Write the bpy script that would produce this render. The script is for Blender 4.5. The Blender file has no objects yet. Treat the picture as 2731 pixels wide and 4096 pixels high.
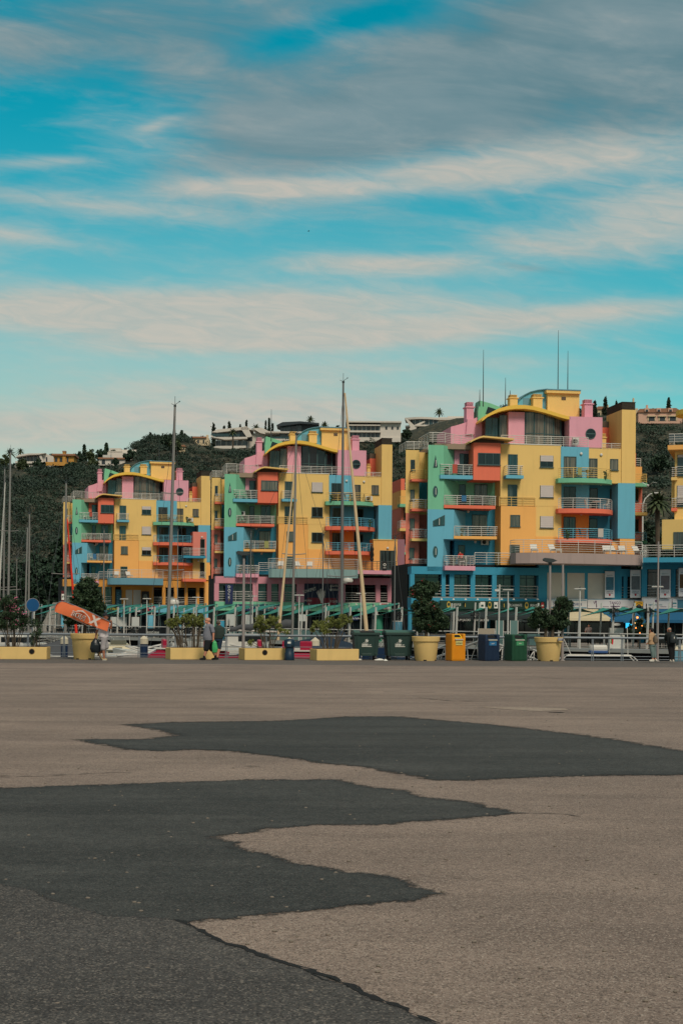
import bpy, bmesh, math, random
import numpy as np
from mathutils import Vector, Matrix
R = math.radians
random.seed(7)
S = bpy.context.scene
COL = S.collection

# ------------------------------------------------------------ camera
EYE, FPX, CX, CY, ROLL = 1.85, 5689.0, 1365.5, 2470.0, 0.007
cam = bpy.data.cameras.new('camera')
cam.sensor_fit = 'VERTICAL'; cam.sensor_height = 36; cam.lens = 50
cam.shift_y = (CY - 2048) / 4096
cam.clip_start = 0.1; cam.clip_end = 5000
cob = bpy.data.objects.new('camera', cam); COL.objects.link(cob)
cob.matrix_world = Matrix.Translation((0, 0, EYE)) @ Matrix.Rotation(R(90), 4, 'X') @ Matrix.Rotation(math.atan(ROLL), 4, 'Z')
S.camera = cob

# ------------------------------------------------------------ sun, exposure
SUN_AZ, SUN_EL = R(160), R(47)
sun = bpy.data.lights.new('sun', 'SUN'); sun.energy = 2.45; sun.angle = R(18); sun.color = (1.0, .86, .70)
so = bpy.data.objects.new('sun', sun); COL.objects.link(so)
sd = Vector((math.sin(SUN_AZ) * math.cos(SUN_EL), math.cos(SUN_AZ) * math.cos(SUN_EL), math.sin(SUN_EL)))
so.rotation_euler = sd.to_track_quat('Z', 'Y').to_euler()
so.location = sd * 300
S.view_settings.view_transform = 'Standard'; S.view_settings.look = 'None'
S.view_settings.exposure = 0.0; S.view_settings.gamma = 1.0; S.view_settings.use_curve_mapping = False

# ------------------------------------------------------------ sky (world)
W = bpy.data.worlds.new('World'); S.world = W; W.use_nodes = True
NT = W.node_tree; NT.nodes.clear()
def nd(t, **k):
    n = NT.nodes.new(t)
    for a, b in k.items(): setattr(n, a, b)
    return n
def lk(a, b): NT.links.new(a, b)
def mth(op, a, b=None, c=None, clamp=False):
    n = nd('ShaderNodeMath', operation=op); n.use_clamp = clamp
    for i, v in enumerate((a, b, c)):
        if v is None: continue
        if isinstance(v, (int, float)): n.inputs[i].default_value = v
        else: lk(v, n.inputs[i])
    return n.outputs[0]
def mixc(f, a, b, mode='MIX'):
    n = nd('ShaderNodeMix', data_type='RGBA', blend_type=mode)
    for i, v in ((0, f), (6, a), (7, b)):
        if isinstance(v, (int, float)): n.inputs[i].default_value = v
        elif isinstance(v, tuple): n.inputs[i].default_value = (*v, 1)
        else: lk(v, n.inputs[i])
    return n.outputs[2]
tc = nd('ShaderNodeTexCoord'); sx = nd('ShaderNodeSeparateXYZ'); lk(tc.outputs['Generated'], sx.inputs[0])
yy = mth('MAXIMUM', mth('ABSOLUTE', sx.outputs[1]), 0.12)
pp = mth('DIVIDE', sx.outputs[0], yy)                      # tangent of the bearing
ee = mth('DIVIDE', sx.outputs[2], yy)                      # tangent of the elevation
sky = nd('ShaderNodeTexSky', sky_type='NISHITA', sun_disc=False, sun_elevation=SUN_EL, sun_rotation=SUN_AZ)
sky.air_density = 1.0; sky.dust_density = 0.6; sky.ozone_density = 3.0
BG = 0.11
def noise(sp, se, detail=6, rough=.55, dist=0.0, off=0.0, shear=0.0):
    c = nd('ShaderNodeCombineXYZ')
    lk(mth('ADD', mth('MULTIPLY', pp, sp), off), c.inputs[0])
    e2 = mth('ADD', ee, mth('MULTIPLY', pp, shear)) if shear else ee
    lk(mth('MULTIPLY', e2, se), c.inputs[1]); c.inputs[2].default_value = off * 1.7
    n = nd('ShaderNodeTexNoise'); n.inputs['Scale'].default_value = 1; n.inputs['Detail'].default_value = detail
    n.inputs['Roughness'].default_value = rough; n.inputs['Distortion'].default_value = dist
    lk(c.outputs[0], n.inputs['Vector']); return n.outputs[0]
def blob(px, py, rx, ry, ang=0.0, amp=1.0):
    """soft ellipse of cloud cover round a direction; px, py read off the photograph (1568 wide)"""
    p0 = (px * 1.7417 - CX) / FPX; e0 = (CY - py * 1.7417) / FPX; rx = rx * 1.7417 / FPX; ry = ry * 1.7417 / FPX
    a = mth('SUBTRACT', pp, p0); b = mth('SUBTRACT', ee, e0); c, s = math.cos(R(ang)), math.sin(R(ang))
    x = mth('DIVIDE', mth('ADD', mth('MULTIPLY', a, c), mth('MULTIPLY', b, s)), rx)
    y = mth('DIVIDE', mth('SUBTRACT', mth('MULTIPLY', b, c), mth('MULTIPLY', a, s)), ry)
    g = mth('EXPONENT', mth('MULTIPLY', mth('ADD', mth('MULTIPLY', x, x), mth('MULTIPLY', y, y)), -1.0))
    return mth('MULTIPLY', g, amp)
def total(l):
    o = l[0]
    for b in l[1:]: o = mth('ADD', o, b)
    return o
def ramp(v, a, b):
    n = nd('ShaderNodeMapRange'); n.interpolation_type = 'SMOOTHSTEP'; lk(v, n.inputs[0])
    n.inputs[1].default_value = a; n.inputs[2].default_value = b; return n.outputs[0]
front = mth('GREATER_THAN', sx.outputs[1], 0.0)
wn = noise(7, 30, 8, .6, .5, 3.1, .12); wf = noise(26, 110, 6, .62, .8, 8.4, .10); wb = noise(4.5, 9, 5, .55, .4, 1.3, .1)
# pale cream clouds
pale = total([blob(250, 715, 620, 60, -1.0, 1.15), blob(800, 770, 600, 38, 3.5, 1.0), blob(860, 605, 270, 28, -1, .95), blob(700, 700, 420, 34, 2, .5), blob(600, 435, 300, 26, 0, .7),
              blob(1350, 350, 330, 60, 4, .75), blob(1330, 555, 320, 44, 0, .72), blob(250, 480, 300, 28, -5, .6), blob(40, 550, 190, 36, -6, .6),
              blob(90, 378, 150, 16, 2, .5), blob(800, 845, 480, 22, 3, .4), blob(400, 900, 620, 26, 3, .42), blob(1500, 470, 220, 66, 0, .6),
              blob(1000, 400, 340, 46, 5, .62), blob(330, 330, 160, 40, -10, .3), blob(760, 925, 900, 24, 3, .45), blob(350, 290, 60, 14, 20, .35), blob(1400, 705, 260, 24, 4, .6), blob(300, 985, 1000, 45, 2, .75)])
pm = ramp(mth('ADD', pale, mth('ADD', mth('MULTIPLY', mth('SUBTRACT', wn, .5), 1.15), mth('MULTIPLY', mth('SUBTRACT', wf, .5), .4))), -.08, 1.05)
# grey higher sheet
gry = total([blob(1250, 150, 620, 190, 10, 1.05), blob(720, 310, 330, 95, 8, .65), blob(150, 80, 480, 130, 10, .82), blob(1550, 40, 600, 200, 0, .6), blob(1500, 290, 300, 70, 6, .4),
             blob(1190, 610, 110, 10, -8, .45), blob(1180, 680, 140, 16, -4, .3), blob(480, 170, 260, 120, 20, .5), blob(760, 60, 240, 40, 14, -.62), blob(120, 300, 260, 50, 8, -.7)])
gm = ramp(mth('ADD', gry, mth('ADD', mth('MULTIPLY', mth('SUBTRACT', wb, .5), 1.9), mth('MULTIPLY', mth('SUBTRACT', wn, .5), 1.0))), .1, 1.05)
# cover away from the photographed part of the sky
og = nd('ShaderNodeTexNoise'); og.inputs['Scale'].default_value = 2.2; og.inputs['Detail'].default_value = 6; lk(tc.outputs['Generated'], og.inputs['Vector'])
om = ramp(og.outputs[0], .36, .56)
away = mth('MAXIMUM', mth('SUBTRACT', 1.0, front), ramp(ee, .46, .75))
away = mth('MAXIMUM', away, ramp(mth('ABSOLUTE', pp), .36, .6))
clear = mixc(1.0, sky.outputs[0], (.0, 1.08, .86), 'MULTIPLY')
hz = mth('EXPONENT', mth('MULTIPLY', mth('POWER', mth('DIVIDE', mth('MAXIMUM', ee, 0.0), .215), 3.0), -1.0))
hz = mth('MULTIPLY', hz, mth('SUBTRACT', .97, mth('MULTIPLY', ramp(pp, .0, .3), .6)))
clear = mixc(hz, clear, (4.7, 4.8, 4.05))
cl_grey = mixc(ramp(total([mth('MULTIPLY', wn, .45), mth('MULTIPLY', wb, .55)]), .32, .68), (.92, 1.82, 2.15), (2.3, 2.85, 3.0))
cl_pale = mixc(ramp(wf, .3, .7), (4.1, 4.3, 3.95), (5.3, 4.75, 4.1))
c1 = mixc(mth('MULTIPLY', gm, .88), clear, cl_grey)
c2 = mixc(mth('MULTIPLY', pm, .88), c1, cl_pale)
c3 = mixc(mth('MULTIPLY', mth('MULTIPLY', om, away), .9), c2, (3.4, 3.15, 2.85))
bg = nd('ShaderNodeBackground'); lk(c3, bg.inputs[0]); bg.inputs[1].default_value = BG
wo = nd('ShaderNodeOutputWorld'); lk(bg.outputs[0], wo.inputs[0])

# ------------------------------------------------------------ pixel readings to places
def unroll(px, py):
    dx, dy = px - CX, py - CY
    return dx + ROLL * dy, dy - ROLL * dx
def at(px, py, Y):
    dx, dy = unroll(px, py)
    return Vector((dx * Y / FPX, Y, EYE - dy * Y / FPX))
def ground(px, py, z=0.0):
    dx, dy = unroll(px, py); Y = FPX * (EYE - z) / dy
    return Vector((dx * Y / FPX, Y, z))
class Frame:
    """a building's own axes: u along the front, v into the depth"""
    def __init__(s, px, Y, yaw, base):
        s.o = Vector((( px - CX) * Y / FPX, Y)); s.yaw = R(yaw); s.c, s.s = math.cos(s.yaw), math.sin(s.yaw); s.base = base
    def loc(s, px, py, v):
        dx, dy = unroll(px, py); k = dx / FPX
        u = (k * (s.o.y + v * s.c) - s.o.x + v * s.s) / (s.c - k * s.s)
        Y = s.o.y + u * s.s + v * s.c
        return u, EYE - dy * Y / FPX - s.base

# ------------------------------------------------------------ materials
MATS = {}
def lin(c):
    return tuple((x / 255 / 12.92) if x / 255 <= .04045 else ((x / 255 + .055) / 1.055) ** 2.4 for x in c)
def mat(name, rgb, rough=.7, amt=.12, scale=3.0, bump=0.0, bscale=40.0, metal=0.0, spec=.4, streak=0.0, coat=0.0):
    if name in MATS: return MATS[name]
    m = bpy.data.materials.new(name); m.use_nodes = True; t = m.node_tree; b = t.nodes['Principled BSDF']
    b.inputs['Roughness'].default_value = rough; b.inputs['Metallic'].default_value = metal
    b.inputs['Specular IOR Level'].default_value = spec; b.inputs['Coat Weight'].default_value = coat
    c = lin(rgb)
    co = t.nodes.new('ShaderNodeTexCoord')
    def nz(sc, det=5, vec=None):
        n = t.nodes.new('ShaderNodeTexNoise'); n.inputs['Scale'].default_value = sc; n.inputs['Detail'].default_value = det
        t.links.new(vec or co.outputs['Object'], n.inputs['Vector']); return n.outputs[0]
    def mx(f, a, bb):
        n = t.nodes.new('ShaderNodeMix'); n.data_type = 'RGBA'; t.links.new(f, n.inputs[0])
        for i, v in ((6, a), (7, bb)):
            if isinstance(v, tuple): n.inputs[i].default_value = (*v, 1)
            else: t.links.new(v, n.inputs[i])
        return n.outputs[2]
    cur = c
    if amt:
        cur = mx(nz(scale), tuple(x * (1 - amt) for x in c), tuple(min(1, x * (1 + amt)) for x in c))
        sp = t.nodes.new('ShaderNodeMapRange'); sp.inputs[1].default_value = .3; sp.inputs[2].default_value = .7
    if streak:
        mp = t.nodes.new('ShaderNodeMapping'); mp.inputs['Scale'].default_value = (1.7, 1.7, .16); t.links.new(co.outputs['Object'], mp.inputs[0])
        n = nz(1.6, 7, mp.outputs[0]); r = t.nodes.new('ShaderNodeMapRange'); r.inputs[1].default_value = .52; r.inputs[2].default_value = .8; r.inputs[4].default_value = streak
        t.links.new(n, r.inputs[0]); cur = mx(r.outputs[0], cur, tuple(x * .62 + .01 for x in c))
    if isinstance(cur, tuple): b.inputs['Base Color'].default_value = (*cur, 1)
    else: t.links.new(cur, b.inputs['Base Color'])
    if bump:
        bp = t.nodes.new('ShaderNodeBump'); bp.inputs['Strength'].default_value = bump; bp.inputs['Distance'].default_value = .02
        t.links.new(nz(bscale, 4), bp.inputs['Height']); t.links.new(bp.outputs[0], b.inputs['Normal'])
    MATS[name] = m; return m
def emit(name, rgb, st):
    m = bpy.data.materials.new(name); m.use_nodes = True; b = m.node_tree.nodes['Principled BSDF']
    b.inputs['Base Color'].default_value = (*lin(rgb), 1); b.inputs['Emission Color'].default_value = (*lin(rgb), 1); b.inputs['Emission Strength'].default_value = st
    MATS[name] = m; return m

# ------------------------------------------------------------ mesh builder
class MB:
    def __init__(s): s.v = []; s.f = []
    def add(s, vs, fs):
        n = len(s.v); s.v += [tuple(p) for p in vs]; s.f += [tuple(i + n for i in f) for f in fs]; return s
    def box(s, x0, x1, y0, y1, z0, z1):
        return s.add([(x0, y0, z0), (x1, y0, z0), (x1, y1, z0), (x0, y1, z0), (x0, y0, z1), (x1, y0, z1), (x1, y1, z1), (x0, y1, z1)],
                     [(0, 3, 2, 1), (4, 5, 6, 7), (0, 1, 5, 4), (1, 2, 6, 5), (2, 3, 7, 6), (3, 0, 4, 7)])
    def bbox(s, x0, x1, y0, y1, z0, z1, b=.02):
        """box with bevelled edges"""
        bm = bmesh.new(); bmesh.ops.create_cube(bm, size=1)
        for v in bm.verts: v.co = Vector(((x0 + x1) / 2 + v.co.x * (x1 - x0), (y0 + y1) / 2 + v.co.y * (y1 - y0), (z0 + z1) / 2 + v.co.z * (z1 - z0)))
        bmesh.ops.bevel(bm, geom=bm.edges[:], offset=b, segments=2, affect='EDGES', profile=.6)
        return s.bm(bm)
    def bm(s, bm, M=None):
        bm.verts.index_update()
        s.add([(M @ v.co if M else v.co) for v in bm.verts], [[l.vert.index for l in f.loops] for f in bm.faces]); bm.free(); return s
    def prism(s, poly, z0, z1, axis='z'):
        """poly of (a, b); axis z: (x, y) raised z0..z1; axis y: (x, z) pushed y0..y1"""
        n = len(poly)
        ar = sum(poly[i][0] * poly[(i + 1) % n][1] - poly[(i + 1) % n][0] * poly[i][1] for i in range(n))
        if ar < 0: poly = poly[::-1]
        if axis == 'z': a = [(x, y, z0) for x, y in poly]; b = [(x, y, z1) for x, y in poly]
        else: a = [(x, z1, y) for x, y in poly]; b = [(x, z0, y) for x, y in poly]
        return s.add(a + b, [tuple(range(n))[::-1], tuple(range(n, 2 * n))] + [(i, (i + 1) % n, n + (i + 1) % n, n + i) for i in range(n)])
    def tube(s, pts, r, n=6, cap=True, closed=False):
        pts = [Vector(p) for p in pts]; m = len(pts); rr = r if isinstance(r, (list, tuple)) else [r] * m
        rings = []; up = None
        for i, p in enumerate(pts):
            d = (pts[min(i + 1, m - 1)] - pts[max(i - 1, 0)])
            if d.length < 1e-9: d = Vector((0, 0, 1))
            d.normalize()
            if up is None or abs(up.dot(d)) > .98: up = Vector((0, 0, 1)) if abs(d.z) < .9 else Vector((0, 1, 0))
            a = d.cross(up).normalized(); b = a.cross(d).normalized(); up = b
            rings.append([p + (a * math.cos(2 * math.pi * k / n) + b * math.sin(2 * math.pi * k / n)) * rr[i] for k in range(n)])
        vs = [q for g in rings for q in g]; fs = []
        for i in range(m - 1):
            for k in range(n): fs.append((i * n + k, i * n + (k + 1) % n, (i + 1) * n + (k + 1) % n, (i + 1) * n + k))
        if cap: fs.append(tuple(range(n))[::-1]); fs.append(tuple((m - 1) * n + k for k in range(n)))
        return s.add(vs, fs)
    def lathe(s, prof, c=(0, 0, 0), n=20, sx=1, sy=1):
        m = len(prof); vs = []
        for r, z in prof:
            for k in range(n):
                a = 2 * math.pi * k / n; vs.append((c[0] + r * sx * math.cos(a), c[1] + r * sy * math.sin(a), c[2] + z))
        fs = [(i * n + k, i * n + (k + 1) % n, (i + 1) * n + (k + 1) % n, (i + 1) * n + k) for i in range(m - 1) for k in range(n)]
        fs.append(tuple(range(n))[::-1]); fs.append(tuple((m - 1) * n + k for k in range(n)))
        return s.add(vs, fs)
    def ball(s, c, rx, ry=None, rz=None, n=12, m=8):
        ry = ry or rx; rz = rz or rx
        return s.lathe([(max(.001, math.sin(math.pi * i / m)) * 1.0, -math.cos(math.pi * i / m) * rz) for i in range(m + 1)], c, n, rx, ry)
    def move(s, M):
        s.v = [tuple(M @ Vector(p)) for p in s.v]; return s
    def build(s, name, m, parent=None, smooth=False, loc=None, rz=0.0):
        me = bpy.data.meshes.new(name); me.from_pydata(s.v, [], s.f); me.update()
        for mm in (m if isinstance(m, (list, tuple)) else [m]): me.materials.append(mm)
        if smooth:
            me.polygons.foreach_set('use_smooth', [True] * len(me.polygons)); me.set_sharp_from_angle(angle=R(40))
        o = bpy.data.objects.new(name, me); COL.objects.link(o)
        if parent: o.parent = parent
        if loc is not None: o.location = loc
        o.rotation_euler.z = rz
        return o
def tag(o, label, cat, group=None, kind=None):
    if label: o['label'] = label
    if cat: o['category'] = cat
    if group: o['group'] = group
    if kind: o['kind'] = kind
    return o
def thing(name, label, cat, loc=(0, 0, 0), rz=0.0, group=None):
    o = bpy.data.objects.new(name, None); COL.objects.link(o); o.location = loc; o.rotation_euler.z = rz; o.empty_display_size = .3
    return tag(o, label, cat, group)
def structure(o): o['kind'] = 'structure'; return o
def dup(root, loc, rz=None, label=None, group=None, scale=None):
    r = root.copy(); COL.objects.link(r); r.location = loc
    if rz is not None: r.rotation_euler.z = rz
    if scale: r.scale = scale
    if label: r['label'] = label
    if group: r['group'] = group
    for ch in root.children:
        c = ch.copy(); COL.objects.link(c); c.parent = r
        for g in ch.children:
            d = g.copy(); COL.objects.link(d); d.parent = c
    return r
def text(name, s, size, m, parent, M, depth=.01, mirror=False, sx=1.0, bold=0.0):
    """raised lettering; M puts the text's own axes (x right, y up, z towards the reader) in the parent's"""
    cu = bpy.data.curves.new(name, 'FONT'); cu.body = s; cu.size = size; cu.extrude = depth / 2; cu.offset = bold * size; cu.align_x = 'CENTER'; cu.align_y = 'CENTER'; cu.resolution_u = 2
    o = bpy.data.objects.new(name, cu); COL.objects.link(o)
    me = bpy.data.meshes.new_from_object(o.evaluated_get(bpy.context.evaluated_depsgraph_get()))
    bpy.data.objects.remove(o); bpy.data.curves.remove(cu)
    A = Matrix.Diagonal((-sx if mirror else sx, 1, 1, 1)); me.transform(M @ A)
    if mirror: me.flip_normals()
    me.materials.clear(); me.materials.append(m); me.name = name
    q = bpy.data.objects.new(name, me); COL.objects.link(q); q.parent = parent
    return q
def facing(x, y, z): return Matrix.Translation((x, y, z)) @ Matrix.Rotation(R(90), 4, 'X')   # reader on the -y side
# ------------------------------------------------------------ car park, quay, water
def asphalt(name, c1, c2, spk, grain, rough=.92, big=.35, band=0.0):
    m = bpy.data.materials.new(name); m.use_nodes = True; t = m.node_tree; b = t.nodes['Principled BSDF']; b.inputs['Roughness'].default_value = rough; b.inputs['Specular IOR Level'].default_value = .25
    co = t.nodes.new('ShaderNodeTexCoord')
    def nz(sc, det, ro=.6, vec=None):
        n = t.nodes.new('ShaderNodeTexNoise'); n.inputs['Scale'].default_value = sc; n.inputs['Detail'].default_value = det; n.inputs['Roughness'].default_value = ro
        t.links.new(vec or co.outputs['Object'], n.inputs['Vector']); return n.outputs[0]
    def mr(v, a, bb, lo=0, hi=1):
        n = t.nodes.new('ShaderNodeMapRange'); t.links.new(v, n.inputs[0]); n.inputs[1].default_value = a; n.inputs[2].default_value = bb; n.inputs[3].default_value = lo; n.inputs[4].default_value = hi; return n.outputs[0]
    def mx(f, a, bb, mode='MIX'):
        n = t.nodes.new('ShaderNodeMix'); n.data_type = 'RGBA'; n.blend_type = mode
        for i, v in ((0, f), (6, a), (7, bb)):
            if isinstance(v, (int, float)): n.inputs[i].default_value = v
            elif isinstance(v, tuple): n.inputs[i].default_value = (*v, 1)
            else: t.links.new(v, n.inputs[i])
        return n.outputs[2]
    c1, c2, spk = lin(c1), lin(c2), lin(spk)
    base = mx(mr(nz(.22, 6), .3, .7), c1, c2)
    base = mx(mr(nz(1.3, 7, .65), .42, .75, 0, big), base, tuple(x * .62 for x in c1))       # worn, darker blotches
    mp = t.nodes.new('ShaderNodeMapping'); mp.inputs['Scale'].default_value = (.05, .5, 1); mp.inputs['Rotation'].default_value = (0, 0, .06); t.links.new(co.outputs['Object'], mp.inputs[0])
    base = mx(mr(nz(2.0, 6, .6, mp.outputs[0]), .46, .72, 0, .34), base, tuple(x * .62 for x in c1))   # drag marks
    base = mx(mr(nz(.55, 8, .7), .5, .68, 0, .5), base, c2)                                     # sun-bleached areas
    if band:                                                          # rolled lanes and damp-looking bands
        mq = t.nodes.new('ShaderNodeMapping'); mq.inputs['Scale'].default_value = (.16, .7, 1); mq.inputs['Rotation'].default_value = (0, 0, -.05); t.links.new(co.outputs['Object'], mq.inputs[0])
        base = mx(mr(nz(1.0, 7, .62, mq.outputs[0]), .42, .62, 0, band), base, tuple(x * .55 for x in c1)); base = mx(mr(nz(1.7, 6, .6, mq.outputs[0]), .52, .72, 0, band), base, tuple(x * 1.12 for x in c2))
    v = t.nodes.new('ShaderNodeTexVoronoi'); v.inputs['Scale'].default_value = grain; t.links.new(co.outputs['Object'], v.inputs['Vector'])
    rn = t.nodes.new('ShaderNodeSeparateColor'); t.links.new(v.outputs['Color'], rn.inputs[0])
    base = mx(mr(rn.outputs[0], .70, .95, 0, .6), base, spk)                                   # pale stones
    base = mx(mr(rn.outputs[1], .62, .95, 0, .75), base, tuple(x * .3 for x in c1))             # dark pits
    v3 = t.nodes.new('ShaderNodeTexVoronoi'); v3.inputs['Scale'].default_value = grain * .32; t.links.new(co.outputs['Object'], v3.inputs['Vector'])
    rn3 = t.nodes.new('ShaderNodeSeparateColor'); t.links.new(v3.outputs['Color'], rn3.inputs[0])
    base = mx(mr(rn3.outputs[0], .75, .98, 0, .4), base, tuple(x * .42 for x in c1))
    t.links.new(base, b.inputs['Base Color'])
    bp = t.nodes.new('ShaderNodeBump'); bp.inputs['Strength'].default_value = .55; bp.inputs['Distance'].default_value = .012
    t.links.new(nz(grain * 1.2, 3), bp.inputs['Height']); t.links.new(bp.outputs[0], b.inputs['Normal'])
    return m
m_lot = asphalt('pale_asphalt', (130, 114, 105), (160, 141, 128), (190, 174, 160), 105, band=.42)
m_new = asphalt('dark_asphalt', (67, 70, 69), (90, 90, 87), (112, 108, 104), 105, big=.4, band=.6)
m_mid = asphalt('grey_asphalt', (80, 78, 77), (92, 89, 86), (150, 140, 130), 95, big=.4, band=.3)
m_strip = asphalt('kerb_asphalt', (104, 97, 92), (116, 108, 102), (130, 122, 116), 40)
QY = 63.6                                        # the quay edge
g = MB(); g.add([(-260, -320, 0), (260, -320, 0), (260, 55.2, 0), (-260, 55.2, 0)], [(0, 1, 2, 3)])
structure(g.build('car_park_ground', m_lot))
g = MB(); n = 140; random.seed(3)
lo = [(-260 + 520 * i / n, 55.2, 0.0) for i in range(n + 1)]
g.add(lo + [(-260 + 520 * i / n, QY, 0.0) for i in range(n + 1)], [(i, i + 1, n + 2 + i, n + 1 + i) for i in range(n)])
structure(g.build('quay_strip', m_strip))
m_conc = mat('grey_concrete', (150, 146, 140), .85, .18, 1.5, .3, 30, streak=.35)
m_dkconc = mat('dark_wet_concrete', (70, 72, 72), .8, .25, 1.0, .3, 20, streak=.5)
structure(MB().box(-260, 260, QY, QY + .5, -4, -.01).build('quay_wall', m_dkconc))
def ragged(m):
    """the same asphalt breaking up along a rim: the mesh carries 0 at its outer edge and 1 inside"""
    r = m.copy(); r.name = m.name + '_ragged'; t = r.node_tree; b = t.nodes['Principled BSDF']
    at_ = t.nodes.new('ShaderNodeAttribute'); at_.attribute_name = 'inside'; co = t.nodes.new('ShaderNodeTexCoord'); v = []
    for sc, k in ((26, .9), (7, .9)):
        n = t.nodes.new('ShaderNodeTexNoise'); n.inputs['Scale'].default_value = sc; n.inputs['Detail'].default_value = 4; t.links.new(co.outputs['Object'], n.inputs['Vector'])
        q = t.nodes.new('ShaderNodeMath'); q.operation = 'MULTIPLY_ADD'; t.links.new(n.outputs[0], q.inputs[0]); q.inputs[1].default_value = k; q.inputs[2].default_value = -k / 2; v.append(q.outputs[0])
    a1 = t.nodes.new('ShaderNodeMath'); t.links.new(v[0], a1.inputs[0]); t.links.new(v[1], a1.inputs[1]); a2 = t.nodes.new('ShaderNodeMath'); t.links.new(a1.outputs[0], a2.inputs[0]); t.links.new(at_.outputs['Fac'], a2.inputs[1])
    mr = t.nodes.new('ShaderNodeMapRange'); mr.inputs[1].default_value = .34; mr.inputs[2].default_value = .66; t.links.new(a2.outputs[0], mr.inputs[0]); t.links.new(mr.outputs[0], b.inputs['Alpha'])
    src = b.inputs['Base Color'].links[0].from_socket; dk = t.nodes.new('ShaderNodeMix'); dk.data_type = 'RGBA'; dk.blend_type = 'MULTIPLY'; t.links.new(src, dk.inputs[6]); dk.inputs[7].default_value = (.62, .62, .64, 1)
    m2 = t.nodes.new('ShaderNodeMapRange'); m2.inputs[1].default_value = 1.15; m2.inputs[2].default_value = .6; t.links.new(a2.outputs[0], m2.inputs[0]); t.links.new(m2.outputs[0], dk.inputs[0]); t.links.new(dk.outputs[2], b.inputs['Base Color']); return r    # bitumen sealing the rim
RAG = {}
def patch(name, poly, m, z, jag=.035, seed=1, step=.1, rim=.16):
    """a sheet of later asphalt; outline read off the photo (crop px), edges broken irregularly"""
    rnd = random.Random(seed)
    P = [ground(x / .5741, 2600 + y / .5741) for x, y in poly]; out = []
    ar = sum(P[i].x * P[(i + 1) % len(P)].y - P[(i + 1) % len(P)].x * P[i].y for i in range(len(P)))
    if ar < 0: P = P[::-1]
    for i, a in enumerate(P):
        b = P[(i + 1) % len(P)]; d = (b - a); L = d.length; k = max(1, min(160, int(L / step))); nrm = Vector((-d.y, d.x, 0)).normalized() if L > 1e-6 else Vector((0, 0, 0)); w = 0
        for j in range(k):
            w = w * .7 + rnd.uniform(-1, 1) * jag * (1 + L / k)
            out.append(a + d * (j / k) + (nrm * w if j else Vector((0, 0, 0))))
    n = len(out); V = []; nr = []
    for i in range(n):
        d = (out[(i + 2) % n] - out[i - 2]); nr.append(Vector((d.y, -d.x, 0)).normalized())
    Y = [max(.5, min(2.6, p.y / 14)) for p in out]
    V = [(p.x + q.x * rim * y, p.y + q.y * rim * y, z) for p, q, y in zip(out, nr, Y)] + [(p.x - q.x * rim * y, p.y - q.y * rim * y, z) for p, q, y in zip(out, nr, Y)]
    from mathutils.geometry import delaunay_2d_cdt
    A = np.array([(p.x, p.y) for p in out]); B = np.roll(A, -1, 0); RR = np.array([rim * y for y in Y])
    def sdist(Q):
        Q = np.asarray(Q); best = np.full(len(Q), 1e9); who = np.zeros(len(Q), int); ins = np.zeros(len(Q), bool)
        for i in range(n):
            d = B[i] - A[i]; t = np.clip(((Q - A[i]) @ d) / max(1e-12, d @ d), 0, 1); e = np.hypot(*(Q - A[i] - t[:, None] * d).T); k = e < best; best[k] = e[k]; who[k] = i
            c = ((A[i][1] > Q[:, 1]) != (B[i][1] > Q[:, 1])); xi = A[i][0] + (Q[:, 1] - A[i][1]) * d[0] / (d[1] if abs(d[1]) > 1e-12 else 1e-12); ins ^= c & (Q[:, 0] < xi)
        return np.where(ins, best, -best) / RR[who]
    pts = [Vector(p.xy) for p in out] + [Vector(v[:2]) for v in V]
    co, _, tri, _, _, _ = delaunay_2d_cdt(pts, [], [], 0, 1e-5)
    C = np.array([(c.x, c.y) for c in co]); sd = sdist(C); T = [t for t in tri]; cen = np.array([C[list(t)].mean(0) for t in T]); keep = sdist(cen) > -.98
    T = [t if np.cross(C[t[1]] - C[t[0]], C[t[2]] - C[t[0]]) > 0 else tuple(t)[::-1] for t, k in zip(T, keep) if k]
    me = bpy.data.meshes.new(name); me.from_pydata([(x, y, z) for x, y in C], [], [tuple(t) for t in T]); me.update()
    at_ = me.attributes.new('inside', 'FLOAT', 'POINT'); at_.data.foreach_set('value', np.clip(.5 + sd * .5, 0, 1).astype(np.float32))
    if m.name not in RAG: RAG[m.name] = ragged(m)
    me.materials.append(RAG[m.name]); o = bpy.data.objects.new(name, me); COL.objects.link(o); return structure(o)
patch('asphalt_patch', [(285, 171), (400, 166), (640, 163), (740, 157), (800, 153), (920, 153), (1000, 161), (1090, 168), (1250, 185), (1400, 204), (1480, 219), (1568, 232), (1720, 250), (1720, 284), (1568, 287), (1400, 288), (1230, 292), (1060, 300),
                        (1000, 300), (950, 290), (830, 269), (720, 258), (640, 245), (520, 232), (440, 229), (380, 233), (280, 229), (230, 216), (175, 206), (330, 205), (405, 197), (370, 186)], m_new, .004, .03, 2)
p2 = [(-160, 326), (0, 318), (150, 312), (440, 303), (600, 298), (770, 298), (850, 315), (940, 325), (960, 337), (1100, 352), (1120, 362), (1190, 375), (1130, 382), (860, 402), (760, 402), (600, 412), (590, 418),
      (485, 430), (545, 442), (540, 455), (610, 468), (650, 480), (660, 488), (800, 510), (880, 520), (940, 535), (1015, 560), (940, 578), (760, 593), (620, 607), (440, 625), (412, 627), (330, 640), (100, 620), (-160, 560)]
patch('asphalt_patch', p2, m_new, .004, .02, 5)
crack = [(408, 622), (440, 637), (470, 652), (520, 675), (580, 694), (640, 718), (720, 745), (780, 768), (830, 787), (880, 812), (940, 836), (1000, 862), (1090, 905)]
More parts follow.
